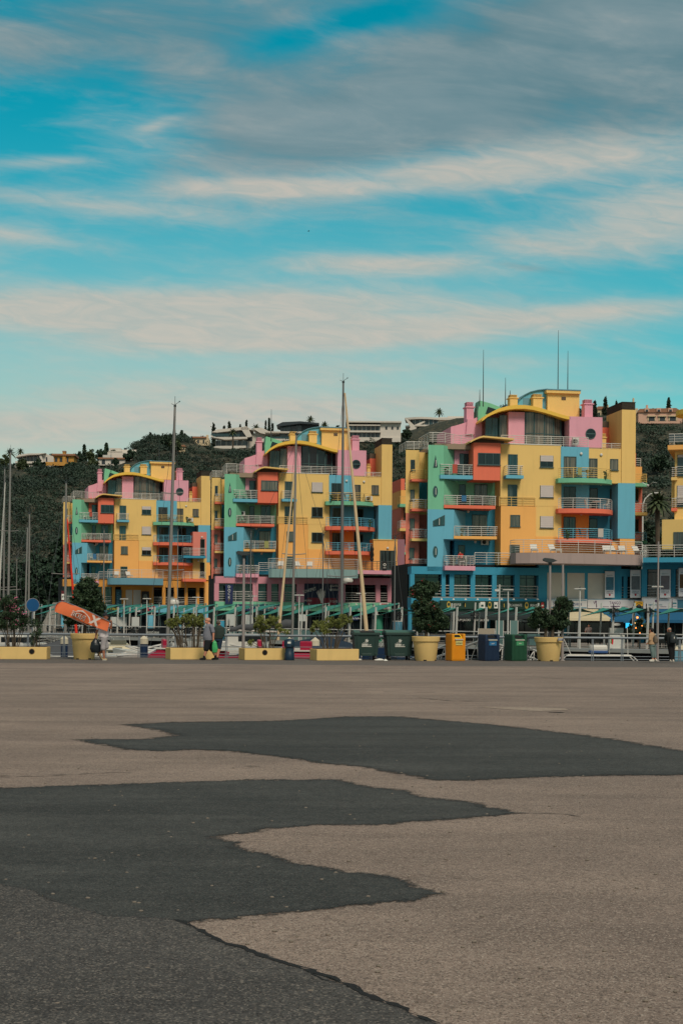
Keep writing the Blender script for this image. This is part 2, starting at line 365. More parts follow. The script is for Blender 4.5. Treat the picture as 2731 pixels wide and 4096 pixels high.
patch('asphalt_patch', [(-160, 512), (60, 550), (160, 590), (240, 612), (330, 616)] + crack + [(1000, 960), (-300, 960)], m_mid, .008, .012, 9, .08, .06)
mat('crack_tar', (26, 26, 27), .95, .3, 30)
m_pale = asphalt('worn_pale_asphalt', (168, 150, 134), (178, 161, 145), (185, 170, 158), 105)
patch('dry_stain', [(1095, 131), (1150, 131), (1230, 132), (1300, 134), (1308, 138), (1240, 141), (1170, 137)], m_pale, .004, .02, 12, .1, .03)
patch('dry_stain', [(552, 267), (580, 265), (598, 268), (575, 270)], m_pale, .004, .01, 13, .1, .03)
patch('dry_stain', [(0, 288), (18, 287), (24, 290), (0, 291)], m_pale, .004, .01, 14, .1, .03)
rnd = random.Random(21)
def crackline(pts, w0, name='asphalt_crack', m=None, step=.12, wob=.05, z=.006):
    A, B = [], []
    for (x0, y0), (x1, y1) in zip(pts[:-1], pts[1:]):
        p, q = ground(x0 / .5741, 2600 + y0 / .5741), ground(x1 / .5741, 2600 + y1 / .5741); k = max(2, int((q - p).length / step)); d = (q - p).normalized(); nn = Vector((-d.y, d.x, 0)); w = 0
        for j in range(k): w = w * .8 + rnd.uniform(-1, 1) * wob; c = p + (q - p) * (j / k) + nn * w; h = w0 * rnd.uniform(.2, 1.2) * (.1 if rnd.random() < .15 else 1); A.append((c.x + nn.x * h, c.y + nn.y * h, z)); B.append((c.x - nn.x * h, c.y - nn.y * h, z))
    structure(MB().add(A + B, [(i, len(A) + i, len(A) + i + 1, i + 1) for i in range(len(A) - 1)]).build(name, m or MATS['crack_tar']))
crackline(crack, .024, step=.05, wob=.018, z=.0105); crackline([(x + 3, y + 2) for x, y in crack[:-3]], .012, step=.05, wob=.02, z=.0107)
MATS['worn_seam'] = mat('worn_seam', (104, 93, 85), .95, .25, 6)
crackline([(1190, 375), (1260, 374), (1320, 379), (1365, 386)], .018, m=MATS['worn_seam'])
crackline([(0, 293), (90, 290), (170, 286), (250, 282), (330, 283)], .02, m=MATS['worn_seam']); crackline([(740, 37), (800, 39), (870, 40)], .12, m=MATS['worn_seam'])
crackline([(960, 110), (1040, 117), (1140, 118)], .06, m=MATS['worn_seam']); crackline([(1210, 62), (1300, 66), (1420, 66), (1568, 72)], .05, m=MATS['worn_seam']); crackline([(430, 88), (520, 89), (610, 91)], .05, m=MATS['worn_seam'])
crackline([(1258, 143), (1306, 145)], .1); crackline([(880, 96), (1010, 98)], .05, m=MATS['worn_seam'])
q = MB()
for i in range(260):                                                # loose stones and scraps
    p = ground(rnd.uniform(0, 2731), 2600 + rnd.uniform(60, 1480)); a = rnd.uniform(.004, .012); q.ball((p.x, p.y, a * .5), a * 1.4, a, a * .7, 6, 4)
tag(q.build('loose_stones', mat('loose_stone', (120, 110, 100), .9, .4, 30)), 'loose chips of stone scattered over the asphalt', 'gravel', None, 'stuff')
# water of the marina
m = bpy.data.materials.new('harbour_water'); m.use_nodes = True; t = m.node_tree; b = t.nodes['Principled BSDF']
b.inputs['Base Color'].default_value = (.006, .018, .02, 1); b.inputs['Roughness'].default_value = .08
n1 = t.nodes.new('ShaderNodeTexNoise'); n1.inputs['Scale'].default_value = 1.4; n1.inputs['Detail'].default_value = 4
bp = t.nodes.new('ShaderNodeBump'); bp.inputs['Strength'].default_value = .35; bp.inputs['Distance'].default_value = .15
co = t.nodes.new('ShaderNodeTexCoord'); t.links.new(co.outputs['Object'], n1.inputs['Vector']); t.links.new(n1.outputs[0], bp.inputs['Height']); t.links.new(bp.outputs[0], b.inputs['Normal'])
WZ = -1.6
structure(MB().add([(-500, QY, WZ), (500, QY, WZ), (500, 330, WZ), (-500, 330, WZ)], [(0, 1, 2, 3)]).build('water', m))
# far promenade deck, wedge between the water's edge and the buildings
DECK = -.28
def edge(t): return Vector((22.8 - 43.6 * t, 101 + 41 * t))       # the far quay's edge line
m_deck = mat('promenade_paving', (120, 112, 106), .85, .15, 2)
ea, eb = edge(-1.6), edge(2.6)
structure(MB().prism([(ea.x, ea.y), (130, 190), (110, 300), (-260, 330), (eb.x, eb.y)], DECK - .3, DECK).build('promenade', [m_deck]))
nv0 = (eb - ea).normalized(); nv0 = Vector((nv0.y, -nv0.x)); nv0 = nv0 if nv0.y > 0 else -nv0
structure(MB().prism([(p.x, p.y) for p in (ea + nv0 * 1.2, eb + nv0 * 1.2, eb + nv0 * 2, ea + nv0 * 2)], -4, DECK - .3).build('promenade_wall', mat('black_quay_wall', (34, 36, 38), .9, .3, 1)))
e0 = (eb - ea).normalized(); nv = Vector((-e0.y, e0.x)); nv = nv if nv.y < 0 else -nv
g = MB(); c = [ea + nv * .12, eb + nv * .12, eb - nv * .35, ea - nv * .35]
g.prism([(p.x, p.y) for p in c], DECK - .28, DECK + .012)
structure(g.build('promenade_kerb', mat('pale_concrete', (165, 165, 160), .8, .15, 2)))
# ------------------------------------------------------------ the painted apartment blocks
YEL = mat('yellow_render', (230, 192, 118), .85, .07, .6, .12, 60, streak=.3)
YEL2 = mat('ochre_render', (220, 185, 114), .85, .07, .6, .12, 60, streak=.2)
ORA = mat('orange_render', (239, 176, 99), .85, .07, .6, .12, 60, streak=.3)
DOR = mat('deep_orange_render', (231, 146, 66), .85, .07, .6, .12, 60, streak=.3)
RED = mat('coral_render', (228, 116, 90), .85, .07, .6, .12, 60, streak=.3)
TER = mat('terracotta_render', (213, 122, 103), .85, .07, .6, .12, 60, streak=.3)
PNK = mat('pink_render', (220, 157, 174), .85, .07, .6, .12, 60, streak=.3)
PNK2 = mat('dusty_pink_render', (203, 140, 153), .85, .07, .6, .12, 60, streak=.3)
GRN = mat('green_render', (118, 187, 153), .85, .07, .6, .12, 60, streak=.3)
BLU = mat('blue_render', (103, 174, 198), .85, .07, .6, .12, 60, streak=.3)
DBL = mat('deep_blue_render', (57, 144, 174), .85, .07, .6, .12, 60, streak=.3)
SLA = mat('slate_blue_render', (99, 146, 164), .85, .08, .6, .12, 60, streak=.2)
PUR = mat('mauve_render', (153, 110, 123), .85, .07, .6, .12, 60, streak=.3)
GRY = mat('grey_render', (162, 144, 140), .85, .08, .6, .12, 60, streak=.5)
TGR = mat('grey_green_render', (133, 163, 163), .85, .08, .6, .12, 60, streak=.5)
SAL = mat('salmon_render', (218, 129, 114), .85, .07, .6, .12, 60, streak=.3)
MUS = mat('mustard_roofing', (231, 187, 77), .7, .08, 1)
CAP = mat('brown_louvre', (92, 80, 68), .8, .2, 2)
RAIL = mat('pale_rail_metal', (196, 192, 186), .45, .05, 3, spec=.5)
FRM = mat('window_frame_metal', (58, 84, 86), .5, .08, 3)
WFR = mat('white_frame', (190, 190, 184), .5, .08, 3)
SHU = mat('roller_shutter', (196, 186, 182), .6, .06, 3)
WHT = mat('white_paint', (205, 203, 197), .55, .08, 3)
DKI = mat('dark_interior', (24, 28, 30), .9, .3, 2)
BLK = mat('black_plastic', (22, 24, 26), .5, .2, 4)
BRZ = mat('dark_frame_metal', (52, 60, 62), .5, .1, 3)
def glass(name, base, rough=.06, curtain=None, scale=9):
    m = bpy.data.materials.new(name); m.use_nodes = True; t = m.node_tree; b = t.nodes['Principled BSDF']
    b.inputs['Roughness'].default_value = rough; b.inputs['Specular IOR Level'].default_value = .6
    co = t.nodes.new('ShaderNodeTexCoord'); w = t.nodes.new('ShaderNodeTexNoise'); mp = t.nodes.new('ShaderNodeMapping')
    mp.inputs['Scale'].default_value = (scale, scale, .25); w.inputs['Scale'].default_value = 1; w.inputs['Detail'].default_value = 3
    t.links.new(co.outputs['Object'], mp.inputs[0]); t.links.new(mp.outputs[0], w.inputs['Vector'])
    x = t.nodes.new('ShaderNodeMix'); x.data_type = 'RGBA'; r = t.nodes.new('ShaderNodeMapRange'); r.inputs[1].default_value = .38; r.inputs[2].default_value = .62
    t.links.new(w.outputs[0], r.inputs[0]); t.links.new(r.outputs[0], x.inputs[0])
    x.inputs[6].default_value = (*lin(base), 1); x.inputs[7].default_value = (*lin(curtain or tuple(c * 1.5 for c in base)), 1)
    t.links.new(x.outputs[2], b.inputs['Base Color']); MATS[name] = m; return m
G_DK = glass('dark_glass', (18, 24, 27)); G_TE = glass('teal_glass', (30, 52, 56)); G_CU = glass('curtained_glass', (66, 68, 64), .12, (118, 114, 102), 7)
G_NT = glass('net_curtained_glass', (30, 40, 42), .1, (72, 82, 80), 6)
GL = [G_DK, G_CU, G_NT, G_DK, G_DK, G_TE]

def c3(x, y): return 1600 + x / 1.386, 1500 + y / 1.386           # readings from the crop of the nearest block
def c2(x, y): return 800 + x / 1.7422, 1650 + y / 1.7422          # ... of the middle block
def c1(x, y): return 200 + x / 2.24, 1750 + y / 2.24              # ... of the far block
F3 = Frame(c3(555, 0)[0] - .007 * 690, 130, 9, DECK)
F2 = Frame(c2(548, 0)[0] - .007 * 556, 157.5, 10, DECK)
F1 = Frame(c1(580, 0)[0] - .007 * 456, 193.5, 15, DECK)

class Bld:
    """parts of one building, in its own axes; numbers are crop readings turned into metres once"""
    def __init__(s, fr, conv, root, read=None, stretch=None): s.fr = fr; s.cv = conv; s.root = root; s.rd = read or fr; s.st = stretch
    def p(s, x, y, v):
        u, z = s.rd.loc(*s.cv(x, y), v)
        return (float(np.interp(u, s.st[0], s.st[1])) if s.st else u), z
    def u(s, x, v, y=600): return s.p(x, y, v)[0]
    def z(s, y, v, x=600): return s.p(x, y, v)[1]
    def rect(s, x0, x1, y0, y1, v):
        ym, xm = (y0 + y1) / 2, (x0 + x1) / 2
        return s.p(x0, ym, v)[0], s.p(x1, ym, v)[0], s.p(xm, y1, v)[1], s.p(xm, y0, v)[1]
    def wall(s, m, x0, x1, y0, y1, v, back=10, name='wall', z0=None, z1=None):
        a, b, lo, hi = s.rect(x0, x1, y0, y1, v)
        return MB().box(a, b, v, back, lo if z0 is None else z0, hi if z1 is None else z1).build(name, m, s.root)
    def plan(s, m, pts, y0, y1, name='wall', yref=None):
        """prism over plan points (crop x, v); heights read at the first point"""
        ym = (y0 + y1) / 2; P = [(s.u(x, v, ym), v) for x, v in pts]
        x, v = pts[0]
        return MB().prism(P, s.z(y1, v, x), s.z(y0, v, x)).build(name, m, s.root)
    def elev(s, m, pts, v0, v1, name='wall'):
        return MB().prism([s.p(x, y, v0) for x, y in pts], v0, v1, 'y').build(name, m, s.root)
    def window(s, x0, x1, y0, y1, v, nx=2, g=None, frame=None, shut=0.0, sill=True, tr=0.0, ang=None, t=.055):
        """frame bars standing proud of a pane, a sill and, if drawn down, a shutter"""
        a, b, lo, hi = s.rect(x0, x1, y0, y1, v); f = MB(); d0, d1 = v - .07, v + .05
        f.box(a, b, d0, d1, hi - t, hi); f.box(a, b, d0, d1, lo, lo + t)
        for i in range(nx + 1):
            c = a + (b - a) * i / nx; w = t if i in (0, nx) else t * .8
            c0 = a if i == 0 else (b - w if i == nx else c - w / 2)
            f.box(c0, c0 + w, d0 + .004, d1 - .004, lo + t, hi - t)
        if tr: f.box(a + t, b - t, d0 + .008, d1 - .008, lo + (hi - lo) * tr - .025, lo + (hi - lo) * tr + .025)
        if sill: f.box(a - .06, b + .06, v - .13, v + .02, lo - .05, lo - .003)
        w = f.build('window', frame or FRM, s.root)
        zt = hi - (hi - lo) * shut
        if shut < .97:
            gg = g or random.choice(GL)
            if nx == 2 and g is None and random.random() < .5:      # one leaf curtained, the other open
                mid = (a + b) / 2
                MB().box(a + .02, mid, v - .03, v + .02, lo + .02, zt).build('pane', gg, w)
                MB().box(mid, b - .02, v - .022, v + .02, lo + .02, zt).build('pane', random.choice(GL), w)
            else: MB().box(a + .02, b - .02, v - .03, v + .02, lo + .02, zt - .005).build('pane', gg, w)
        if shut:
            q = MB(); k = max(3, int((hi - zt) / .09))
            for i in range(k): q.box(a + .03, b - .03, v - .085 + (.012 if i % 2 else 0), v + .01, zt + (hi - zt) * i / k, zt + (hi - zt) * (i + 1) / k)
            q.build('shutter', SHU, w)
        return w
    def rails(s, pts, z0, z1, n=5, m=None, name='railing', parent=None, r=.026, step=1.25, mbx=None):
        """horizontal bars and posts along plan points already in metres"""
        q = mbx or MB(); P = [Vector((x, y, 0)) for x, y in pts]
        for i in range(n):
            z = z0 + (z1 - z0) * (i + .9) / (n - .1); q.tube([(p.x, p.y, z) for p in P], r * (1.35 if i == n - 1 else .85), 6)
        L = sum((P[i + 1] - P[i]).length for i in range(len(P) - 1)); k = max(1, round(L / step)); t = 0; seg = 0; acc = 0
        for j in range(k + 1):
            d = L * j / k
            while seg < len(P) - 2 and d > acc + (P[seg + 1] - P[seg]).length + 1e-6: acc += (P[seg + 1] - P[seg]).length; seg += 1
            a, b = P[seg], P[seg + 1]; p = a + (b - a) * min(1, (d - acc) / max(1e-6, (b - a).length))
            q.box(p.x - .022, p.x + .022, p.y - .022, p.y + .022, z0, z1)
        if mbx: return q
        return q.build(name, m or RAIL, parent or s.root)
    def balcony(s, x0, x1, yr, yt, yb, v_w, v_o, m, rm=None, curve=0, stuff=True, nr=5, left=True, skewl=0):
        """slab with a railing; yr..yt railing, yt..yb slab edge; v_w wall plane, v_o outer edge"""
        ym = (yt + yb) / 2
        a, b = s.u(x0, v_o, ym), s.u(x1, v_o, ym); zt, zb = s.z(yt, v_o, (x0 + x1) / 2), s.z(yb, v_o, (x0 + x1) / 2); zr = s.z(yr, v_o, (x0 + x1) / 2)
        if curve:
            N = 14; out = [(a, v_o + curve * .35)]
            for i in range(N + 1):
                q = i / N; out.append((a + (b - a) * (.0 + q), v_o + curve * (2 * q - .75) ** 4 * .42 if q > .375 else v_o + curve * .35 * (1 - q / .375) ** 2 * 1.0))
            out = out[1:]; out.append((b, v_w))
        else: out = [(a - skewl, v_w), (a, v_o), (b, v_o), (b, v_w)] if left else [(a, v_o), (b, v_o), (b, v_w)]
        poly = out + ([(a, v_w)] if (curve or not left) else [])
        sl = MB().prism(poly, zb, zt).build('balcony', m, s.root)
        ins = [(x + (.05 if i < len(out) / 2 else -.05), y + .06) for i, (x, y) in enumerate(out)]
        s.rails(ins, zt, zr, nr, rm, 'railing', sl)
        if stuff and b - a > 2:
            k = random.random(); q = MB(); cx = a + (b - a) * random.uniform(.35, .7); vy = min(v_w - .45, v_o + .9)
            if v_w - v_o > 1.0:
                q.lathe([(.42, .70), (.42, .73)], (cx, vy, zt), 12); q.lathe([(.03, 0), (.03, .7)], (cx, vy, zt), 6); q.lathe([(.25, 0), (.22, .03)], (cx, vy, zt), 10)
                t = q.build('balcony_table', WHT if k < .5 else BRZ, sl)
                for d in (-.8, .8): chair_mb(cx + d, vy, zt, 1 if d < 0 else -1).build('balcony_chair', WHT if k < .6 else BRZ, sl)
        if stuff:
            for i in range(random.choice((0, 1, 2, 2))):
                q = MB()
                px = a + (b - a) * random.uniform(.08, .92); py = min(v_w - .2, v_o + .3); q.lathe([(.11, 0), (.15, .26)], (px, py, zt), 8)
                for j in range(9): q.ball((px + random.uniform(-.16, .16), py + random.uniform(-.1, .1), zt + random.uniform(.3, .75)), random.uniform(.05, .12), None, None, 5, 3)
                q.build('balcony_plant', mat('balcony_plant_green', (56, 78, 50), .8, .4, 12), sl)
            if random.random() < .4:
                px = a + (b - a) * random.uniform(.15, .8); w = random.uniform(.35, .6); t = random.choice(((184, 176, 168), (60, 110, 150), (176, 84, 70), (150, 150, 96)))
                MB().box(px, px + w, v_o + .0, v_o + .03, zr - random.uniform(.5, .8), zr + .03).build('hanging_towel', mat('towel_%d' % t[0], t, .95, .15, 8), sl)
        return sl
    def chimney(s, x0, x1, y0, y1, v, m, d=.7, slats=4):
        a, b, lo, hi = s.rect(x0, x1, y0, y1, v); h = hi - lo; w = b - a
        c = MB().box(a + w * .08, b - w * .08, v, v + d, lo, hi - h * .30).box(a - w * .04, b + w * .04, v - .08, v + d + .08, hi - h * .30, hi - h * .24).build('chimney', m, s.root)
        q = MB()
        for i in range(slats):
            z = hi - h * .24 + h * .24 * i / slats; q.box(a + w * .1, b - w * .1, v + .04, v + d - .04, z + .015, z + h * .24 / slats * .62)
        q.box(a + w * .3, b - w * .3, v + .2, v + d - .2, hi - h * .24, hi - .01)
        q.build('chimney_cap', m, c); return c
    def lamp(s, x, y, v): 
        a, z = s.p(x, y, v); return MB().ball((a, v - .06, z), .14, .1, .14, 10, 6).build('wall_light', WHT, s.root, True)
    def aircon(s, x0, x1, y0, y1, v):
        a, b, lo, hi = s.rect(x0, x1, y0, y1, v); o = MB().bbox(a, b, v - .3, v, lo, hi, .03).build('air_conditioner', WHT, s.root)
        r = min(b - a, hi - lo) * .38; c = (a + b) / 2 - (b - a) * .12
        q = MB(); q.tube([(c, v - .302, (lo + hi) / 2), (c, v - .325, (lo + hi) / 2)], [r, r * .95], 16); q.build('fan_grille', BLK, o); return o
def chair_mb(x, y, z, f):
    q = MB(); w = .23
    q.box(x - w, x + w, y - w, y + w, z + .42, z + .46)
    for i in (-1, 1):
        for j in (-1, 1): q.box(x + i * (w - .03) - .015, x + i * (w - .03) + .015, y + j * (w - .03) - .015, y + j * (w - .03) + .015, z, z + .42)
    q.add([(x - f * w, y - w, z + .46), (x - f * w, y + w, z + .46), (x - f * (w + .1), y + w, z + .9), (x - f * (w + .1), y - w, z + .9),
           (x - f * (w - .03), y - w, z + .46), (x - f * (w - .03), y + w, z + .46), (x - f * (w + .07), y + w, z + .9), (x - f * (w + .07), y - w, z + .9)],
          [(0, 1, 2, 3), (7, 6, 5, 4), (0, 4, 5, 1), (2, 6, 7, 3), (1, 5, 6, 2), (3, 7, 4, 0)])
    return q

def STRETCH(fr, conv, xs):
    """the three blocks are sisters, not copies: bays of slightly different width"""
    vs = (2.6, -.3, 0, 0, -.1, -.1)
    A = [F3.loc(*c3(x, 700), v)[0] for x, v in zip((30, 155, 555, 890, 1226, 1303), vs)]; C = [fr.loc(*conv(x, 700), v)[0] for x, v in zip(xs, vs)]
    return [A[0] - 10] + A + [A[5] + 10], [C[0] - 10] + C + [C[5] + 10]
def block(fr, label, kind, seed):
    """one block of flats above its podium; kind 3 nearest, 2 middle, 1 far: small differences in paint, shutters and blinds"""
    random.seed(seed); base = Vector((fr.o.x, fr.o.y, DECK))
    root = thing('apartment_building', label, 'building', base, fr.yaw, 'painted apartment blocks round the marina')
    B = Bld(fr, c3, root, F3, {3: None, 2: STRETCH(F2, c2, (82, 172, 548, 900, 1265, 1338)), 1: STRETCH(F1, c1, (122, 205, 580, 957, 1357, 1440))}[kind]); pick = lambda a, b, c: {3: a, 2: b, 1: c}[kind]
    # ---- far left wing: yellow over terracotta, recess with four small balconies
    B.plan(YEL, [(30, 2.6), (104, 2.6), (104, 4.2), (162, 4.2), (162, 12), (30, 12)], 415, 765)
    B.plan(TER, [(30, 2.6), (104, 2.6), (104, 4.2), (162, 4.2), (162, 12), (30, 12)], 765, 1092)
    B.wall(DBL, 105, 150, 595, 690, 4.17, 4.2, 'recess_panel')
    for (x0, x1, y0, y1) in ((57, 81, 470, 530), (55, 79, 636, 693), (53, 79, 796, 854), (50, 77, 958, 1016)): B.window(x0, x1, y0, y1, 2.6, 2, G_CU if y0 > 700 else None)
    for yr, yt, yb, m in ((525, 577, 590, RED), (690, 741, 755, RED), (855, 906, 920, YEL), (1021, 1073, 1090, YEL)): B.balcony(64, 152, yr, yt, yb, 2.6, 1.6, m, YEL2 if yr < 600 and kind == 3 else None, stuff=False)
    # ---- prow: green over blue, odd-shaped windows, diagonal inner wall
    B.plan(GRN, [(155, -.3), (240, -.3), (318, 1.9), (318, 5), (155, 5)], 387, 580)
    B.plan(GRN, [(153, -.3), (241, -.3), (327, 1.9), (327, 5), (153, 5)], 580, 744)
    B.plan(BLU, [(151, -.3), (297, -.3), (360, 1.9), (360, 5), (151, 5)], 744, 908)
    B.plan(BLU, [(150, -.3), (238, -.3), (275, 1.9), (275, 5), (150, 5)], 908, 1086)
    def shaped(pts, cross=False):
        f = MB().prism([B.p(x, y, -.36) for x, y in pts], -.36, -.28, 'y').build('window', FRM, root)
        cx = sum(p[0] for p in pts) / len(pts); cy = sum(p[1] for p in pts) / len(pts)
        MB().prism([B.p(cx + (x - cx) * .82, cy + (y - cy) * .86, -.375) for x, y in pts], -.375, -.3, 'y').build('pane', G_TE, f)
        a, z0 = B.p(cx + 2, cy - 18, -.39); _, z1 = B.p(cx + 2, cy + 18, -.39); MB().box(a - .03, a + .03, -.395, -.36, min(z0, z1), max(z0, z1)).build('mullion', WFR, f)
    shaped([(184, 512), (208, 510), (196, 445)])
    el = lambda cx, cy, rx, ry: [(cx + rx * math.cos(a * math.pi / 10), cy + ry * math.sin(a * math.pi / 10)) for a in range(20)]
    shaped(el(195, 645, 13, 31)); shaped(el(195, 979, 13, 31)); shaped([(182, 838), (247, 833), (247, 775), (182, 808)])
    # ---- recess behind the balconies
    sd = pick(PNK, PNK, RED)
    B.wall(sd, 300, 420, 380, 497, 1.2, 6); B.wall(GRN, 300, 560, 497, 738, 1.9, 6); B.wall(DBL, 300, 560, 738, 1090, 1.9, 6)
    B.window(328, 394, 436, 555, 1.2, 2, G_TE); B.lamp(357, 415, 1.2)
    B.window(325, 361, 606, 722, 1.9, 1, G_DK); B.window(410, 481, 606, 722, 1.9, 2)
    B.window(396, 480, 775, 893, 1.9, 2, G_CU); B.window(320, 357, 944, 1055, 1.9, 1, G_DK)
    if kind == 3: B.aircon(445, 486, 912, 943, 1.75)
    if kind == 2: B.aircon(262, 298, 640, 668, .9)
    if kind == 1: B.aircon(330, 366, 745, 775, 1.75)
    B.lamp(375, 757, 1.9); B.lamp(415, 925, 1.9); B.lamp(398, 590, 1.9)
    B.balcony(222, 404, 497, 555, 576, 1.2, -.5, BLU, left=True, skewl=.5); B.balcony(242, 527, 670, 722, 740, 1.9, -.4, RED, left=False)
    B.balcony(297, 535, 840, 893, 909, 1.9, -.4, ORA, left=False); B.balcony(248, 415, 1003, 1058, 1083, 1.9, -.9, PNK, skewl=.3)
    B.rails([(B.u(415, -.6), -.6), (B.u(612, -.6), -.6)], B.z(1052, -.6), B.z(988, -.6), 5)
    # ---- main yellow wall
    B.wall(YEL, 555, 892, 386, 728, 0, 11); B.wall(YEL, 750, 892, 728, 896, 0, 11); B.wall(ORA, 556, 750, 728, 1054, -.14, 11); B.wall(ORA, 750, 903, 896, 1054, -.05, 11)
    B.wall(MUS if False else WHT, 555, 889, 383, 386.5, -.04, .25, 'parapet_cap')
    sh = pick((.5, .97, .97), (.97, 0, 0), (.4, .97, .4))
    B.window(596, 649, 440, 553, 0, 2); B.window(595, 647, 608, 727, 0, 2); B.window(609, 663, 776, 840, -.14, 2, G_CU); B.window(605, 660, 943, 1040, -.14, 2)
    for (y0, y1), k in zip(((447, 512), (613, 679), (783, 848)), sh): B.window(774, 847, y0, y1, 0, 2, G_DK, shut=k)
    B.balcony(586, 684, 503, 555, 573, 0, -.95, BLU, stuff=False, rm=None, nr=5)
    B.rails([(B.u(549, -.12), -.12), (B.u(748, -.12), -.12)], B.z(728, -.12), B.z(677, -.12), 4, YEL2)
    # ---- coral box with its own little curved canopy
    a, b, lo, hi = B.rect(405, 554, 376, 583, -.6); MB().box(a, b, -.6, 3, lo, hi).build('corner_box', RED, root)
    B.window(430, 553, 433, 499, -.6, 3, pick(G_DK, G_CU, G_DK), t=.07)
    if kind == 1: B.window(366, 397, 437, 497, .9, 1, G_DK)
    N = 10; pts = [(388 + 243 * i / N, 366 - 30 * math.sin(min(1, i / N * 3.0) * math.pi / 2) + (22 * max(0, i / N - .3))) for i in range(N + 1)]
    B.elev(YEL, pts + [(x, y + 9) for x, y in pts[::-1]], -1.3, 1.6, 'canopy_roof')
    a, b, lo, hi = B.rect(410, 575, 358, 377, -.2); MB().box(a, b, -.2, 2.5, lo, hi).build('canopy_soffit', CAP, root)
    # ---- blue section with three bowed balconies
    B.wall(YEL, 892, 1226, 408, 598, 0, 9); B.wall(BLU, 890, 1044, 398, 520, -.06, .3, 'colour_panel')
    B.wall(BLU, 890, 1046, 520, 598, -.04, .3, 'colour_panel')
    B.wall(BLU, 889, 1046, 598, 766, .6, 9); B.wall(DBL, 1046, 1206, 598, 766, 1.7, 9)
    B.wall(DOR, 888, 1044, 766, 926, .6, 9); B.wall(DBL, 1044, 1203, 766, 926, 1.7, 9); B.wall(ORA, 900, 1297, 926, 1054, .3, 9)
    B.window(905, 974, 452, 574, -.06, 2, pick(G_CU, G_DK, G_NT)); B.window(1044, 1091, 463, 574, 0, 1, G_CU); B.window(1161, 1206, 466, 528, 0, 1, G_CU)
    B.window(905, 971, 620, 738, .6, 2); B.window(1048, 1092, 628, 738, 1.7, 1, G_DK); B.window(1160, 1204, 632, 697, 1.7, 1, G_DK)
    B.window(903, 970, 787, 906, .6, 2); B.window(1046, 1090, 797, 906, 1.7, 1, G_DK); B.window(1160, 1202, 800, 863, 1.7, 1, G_DK)
    for x, y, v in ((1001, 437, -.06), (1112, 443, 0), (1006, 602, .6), (1110, 606, 1.7), (1001, 770, .6), (1108, 775, 1.7)): B.lamp(x, y, v)
    B.balcony(888, 1219, 515, 572, 597, .6, -1.5, GRN, pick(YEL2, YEL2, YEL2), curve=2.0); B.balcony(888, 1219, 683, 740, 765, 1.7, -1.5, RED, pick(None, BLU, BLU), curve=2.0)
    B.balcony(888, 1219, 852, 907, 930, 1.7, -1.5, RED, BLU, curve=2.0)
    if kind != 3: B.aircon(1120, 1165, 540, 572, -.1)
    # ---- stair tower
    B.wall(YEL, 1226, 1303, 193, 600, -.1, 4.1, 'tower'); B.wall(BLU, 1205, 1300, 600, 907, -.13, 4.1, 'tower'); B.wall(ORA, 1215, 1298, 907, 1054, -.1, 4.1, 'tower')
    a, b, lo, hi = B.rect(1229, 1300, 153, 194, -.06); c = MB().box(a, b, -.06, 4.05, lo, hi).build('tower_louvre', CAP, root)
    q = MB()
    for i in range(9): q.box(a - .03, b + .03, -.09, 4.08, lo + (hi - lo) * i / 9, lo + (hi - lo) * (i + .35) / 9)
    q.box(a - .05, b + .05, -.12, 4.1, hi, hi + .06); q.build('louvre_slats', mat('dark_brown_metal', (52, 46, 40), .7, .1, 2), c)
    # ---- penthouse
    zr = B.z(386, 0)
    a, b = B.u(60, 2.6, 400), B.u(1225, 0, 400)
    MB().box(B.u(155, 3, 400), B.u(1225, 0, 400), .3, 10.5, zr - .5, zr - .02).build('roof_terrace', mat('terrace_tile', (150, 130, 112), .8, .15, 3), root)
    B.elev(PNK, [(280, 392), (280, 287), (325, 275), (365, 262), (400, 246), (420, 236), (452, 238), (452, 392)], 3.2, 9, 'penthouse_wall')
    B.chimney(363, 411, 147, 262, 3.6, PNK, 1.0); B.elev(PNK, [(364, 330), (372, 245), (405, 245), (412, 330)], 3.0, 3.6, 'chimney_breast')
    B.wall(PNK, 936, 1119, 232, 412, .9, 8, 'penthouse_wall'); B.wall(PNK, 599, 688, 205, 392, 1.8, 3, 'penthouse_pier'); B.wall(PNK2, 450, 936, 190, 392, 3.6, 8, 'penthouse_core')
    B.wall(PNK, 450, 492, 232, 392, 2.7, 3.2, 'penthouse_pier') if kind == 9 else None
    B.window(470, 548, 236, 392, 2.5, 2, pick(G_TE, G_NT, G_TE), tr=.38); B.window(548, 600, 222, 392, 2.2, 1, pick(G_CU, G_CU, G_CU))
    ed = [(688, 2.1), (742, 1.75), (797, 1.6), (848, 1.7), (888, 2.0), (915, 2.6)]
    for i in range(5):
        (xa, va), (xb, vb) = ed[i], ed[i + 1]; ua, ub = B.u(xa, va, 300), B.u(xb, vb, 300)
        lo, hi = zr - .05, B.z(205 + i * 5.5, 1.8, 800); L = math.hypot(ub - ua, vb - va); an = math.atan2(vb - va, ub - ua)
        M = Matrix.Translation((ua, va, 0)) @ Matrix.Rotation(an, 4, 'Z')
        w = MB().box(0, .06, -.05, .07, lo, hi).box(L - .06, L, -.05, .07, lo, hi).box(.06, L - .06, -.045, .065, hi - .08, hi).box(.06, L - .06, -.045, .065, lo + (hi - lo) * .40, lo + (hi - lo) * .40 + .07).move(M).build('window', FRM, root)
        MB().box(.03, L - .03, -.01, .03, lo + .02, hi - .04).move(M).build('pane', pick(G_CU, G_DK, G_CU) if i < 4 else G_DK, w)
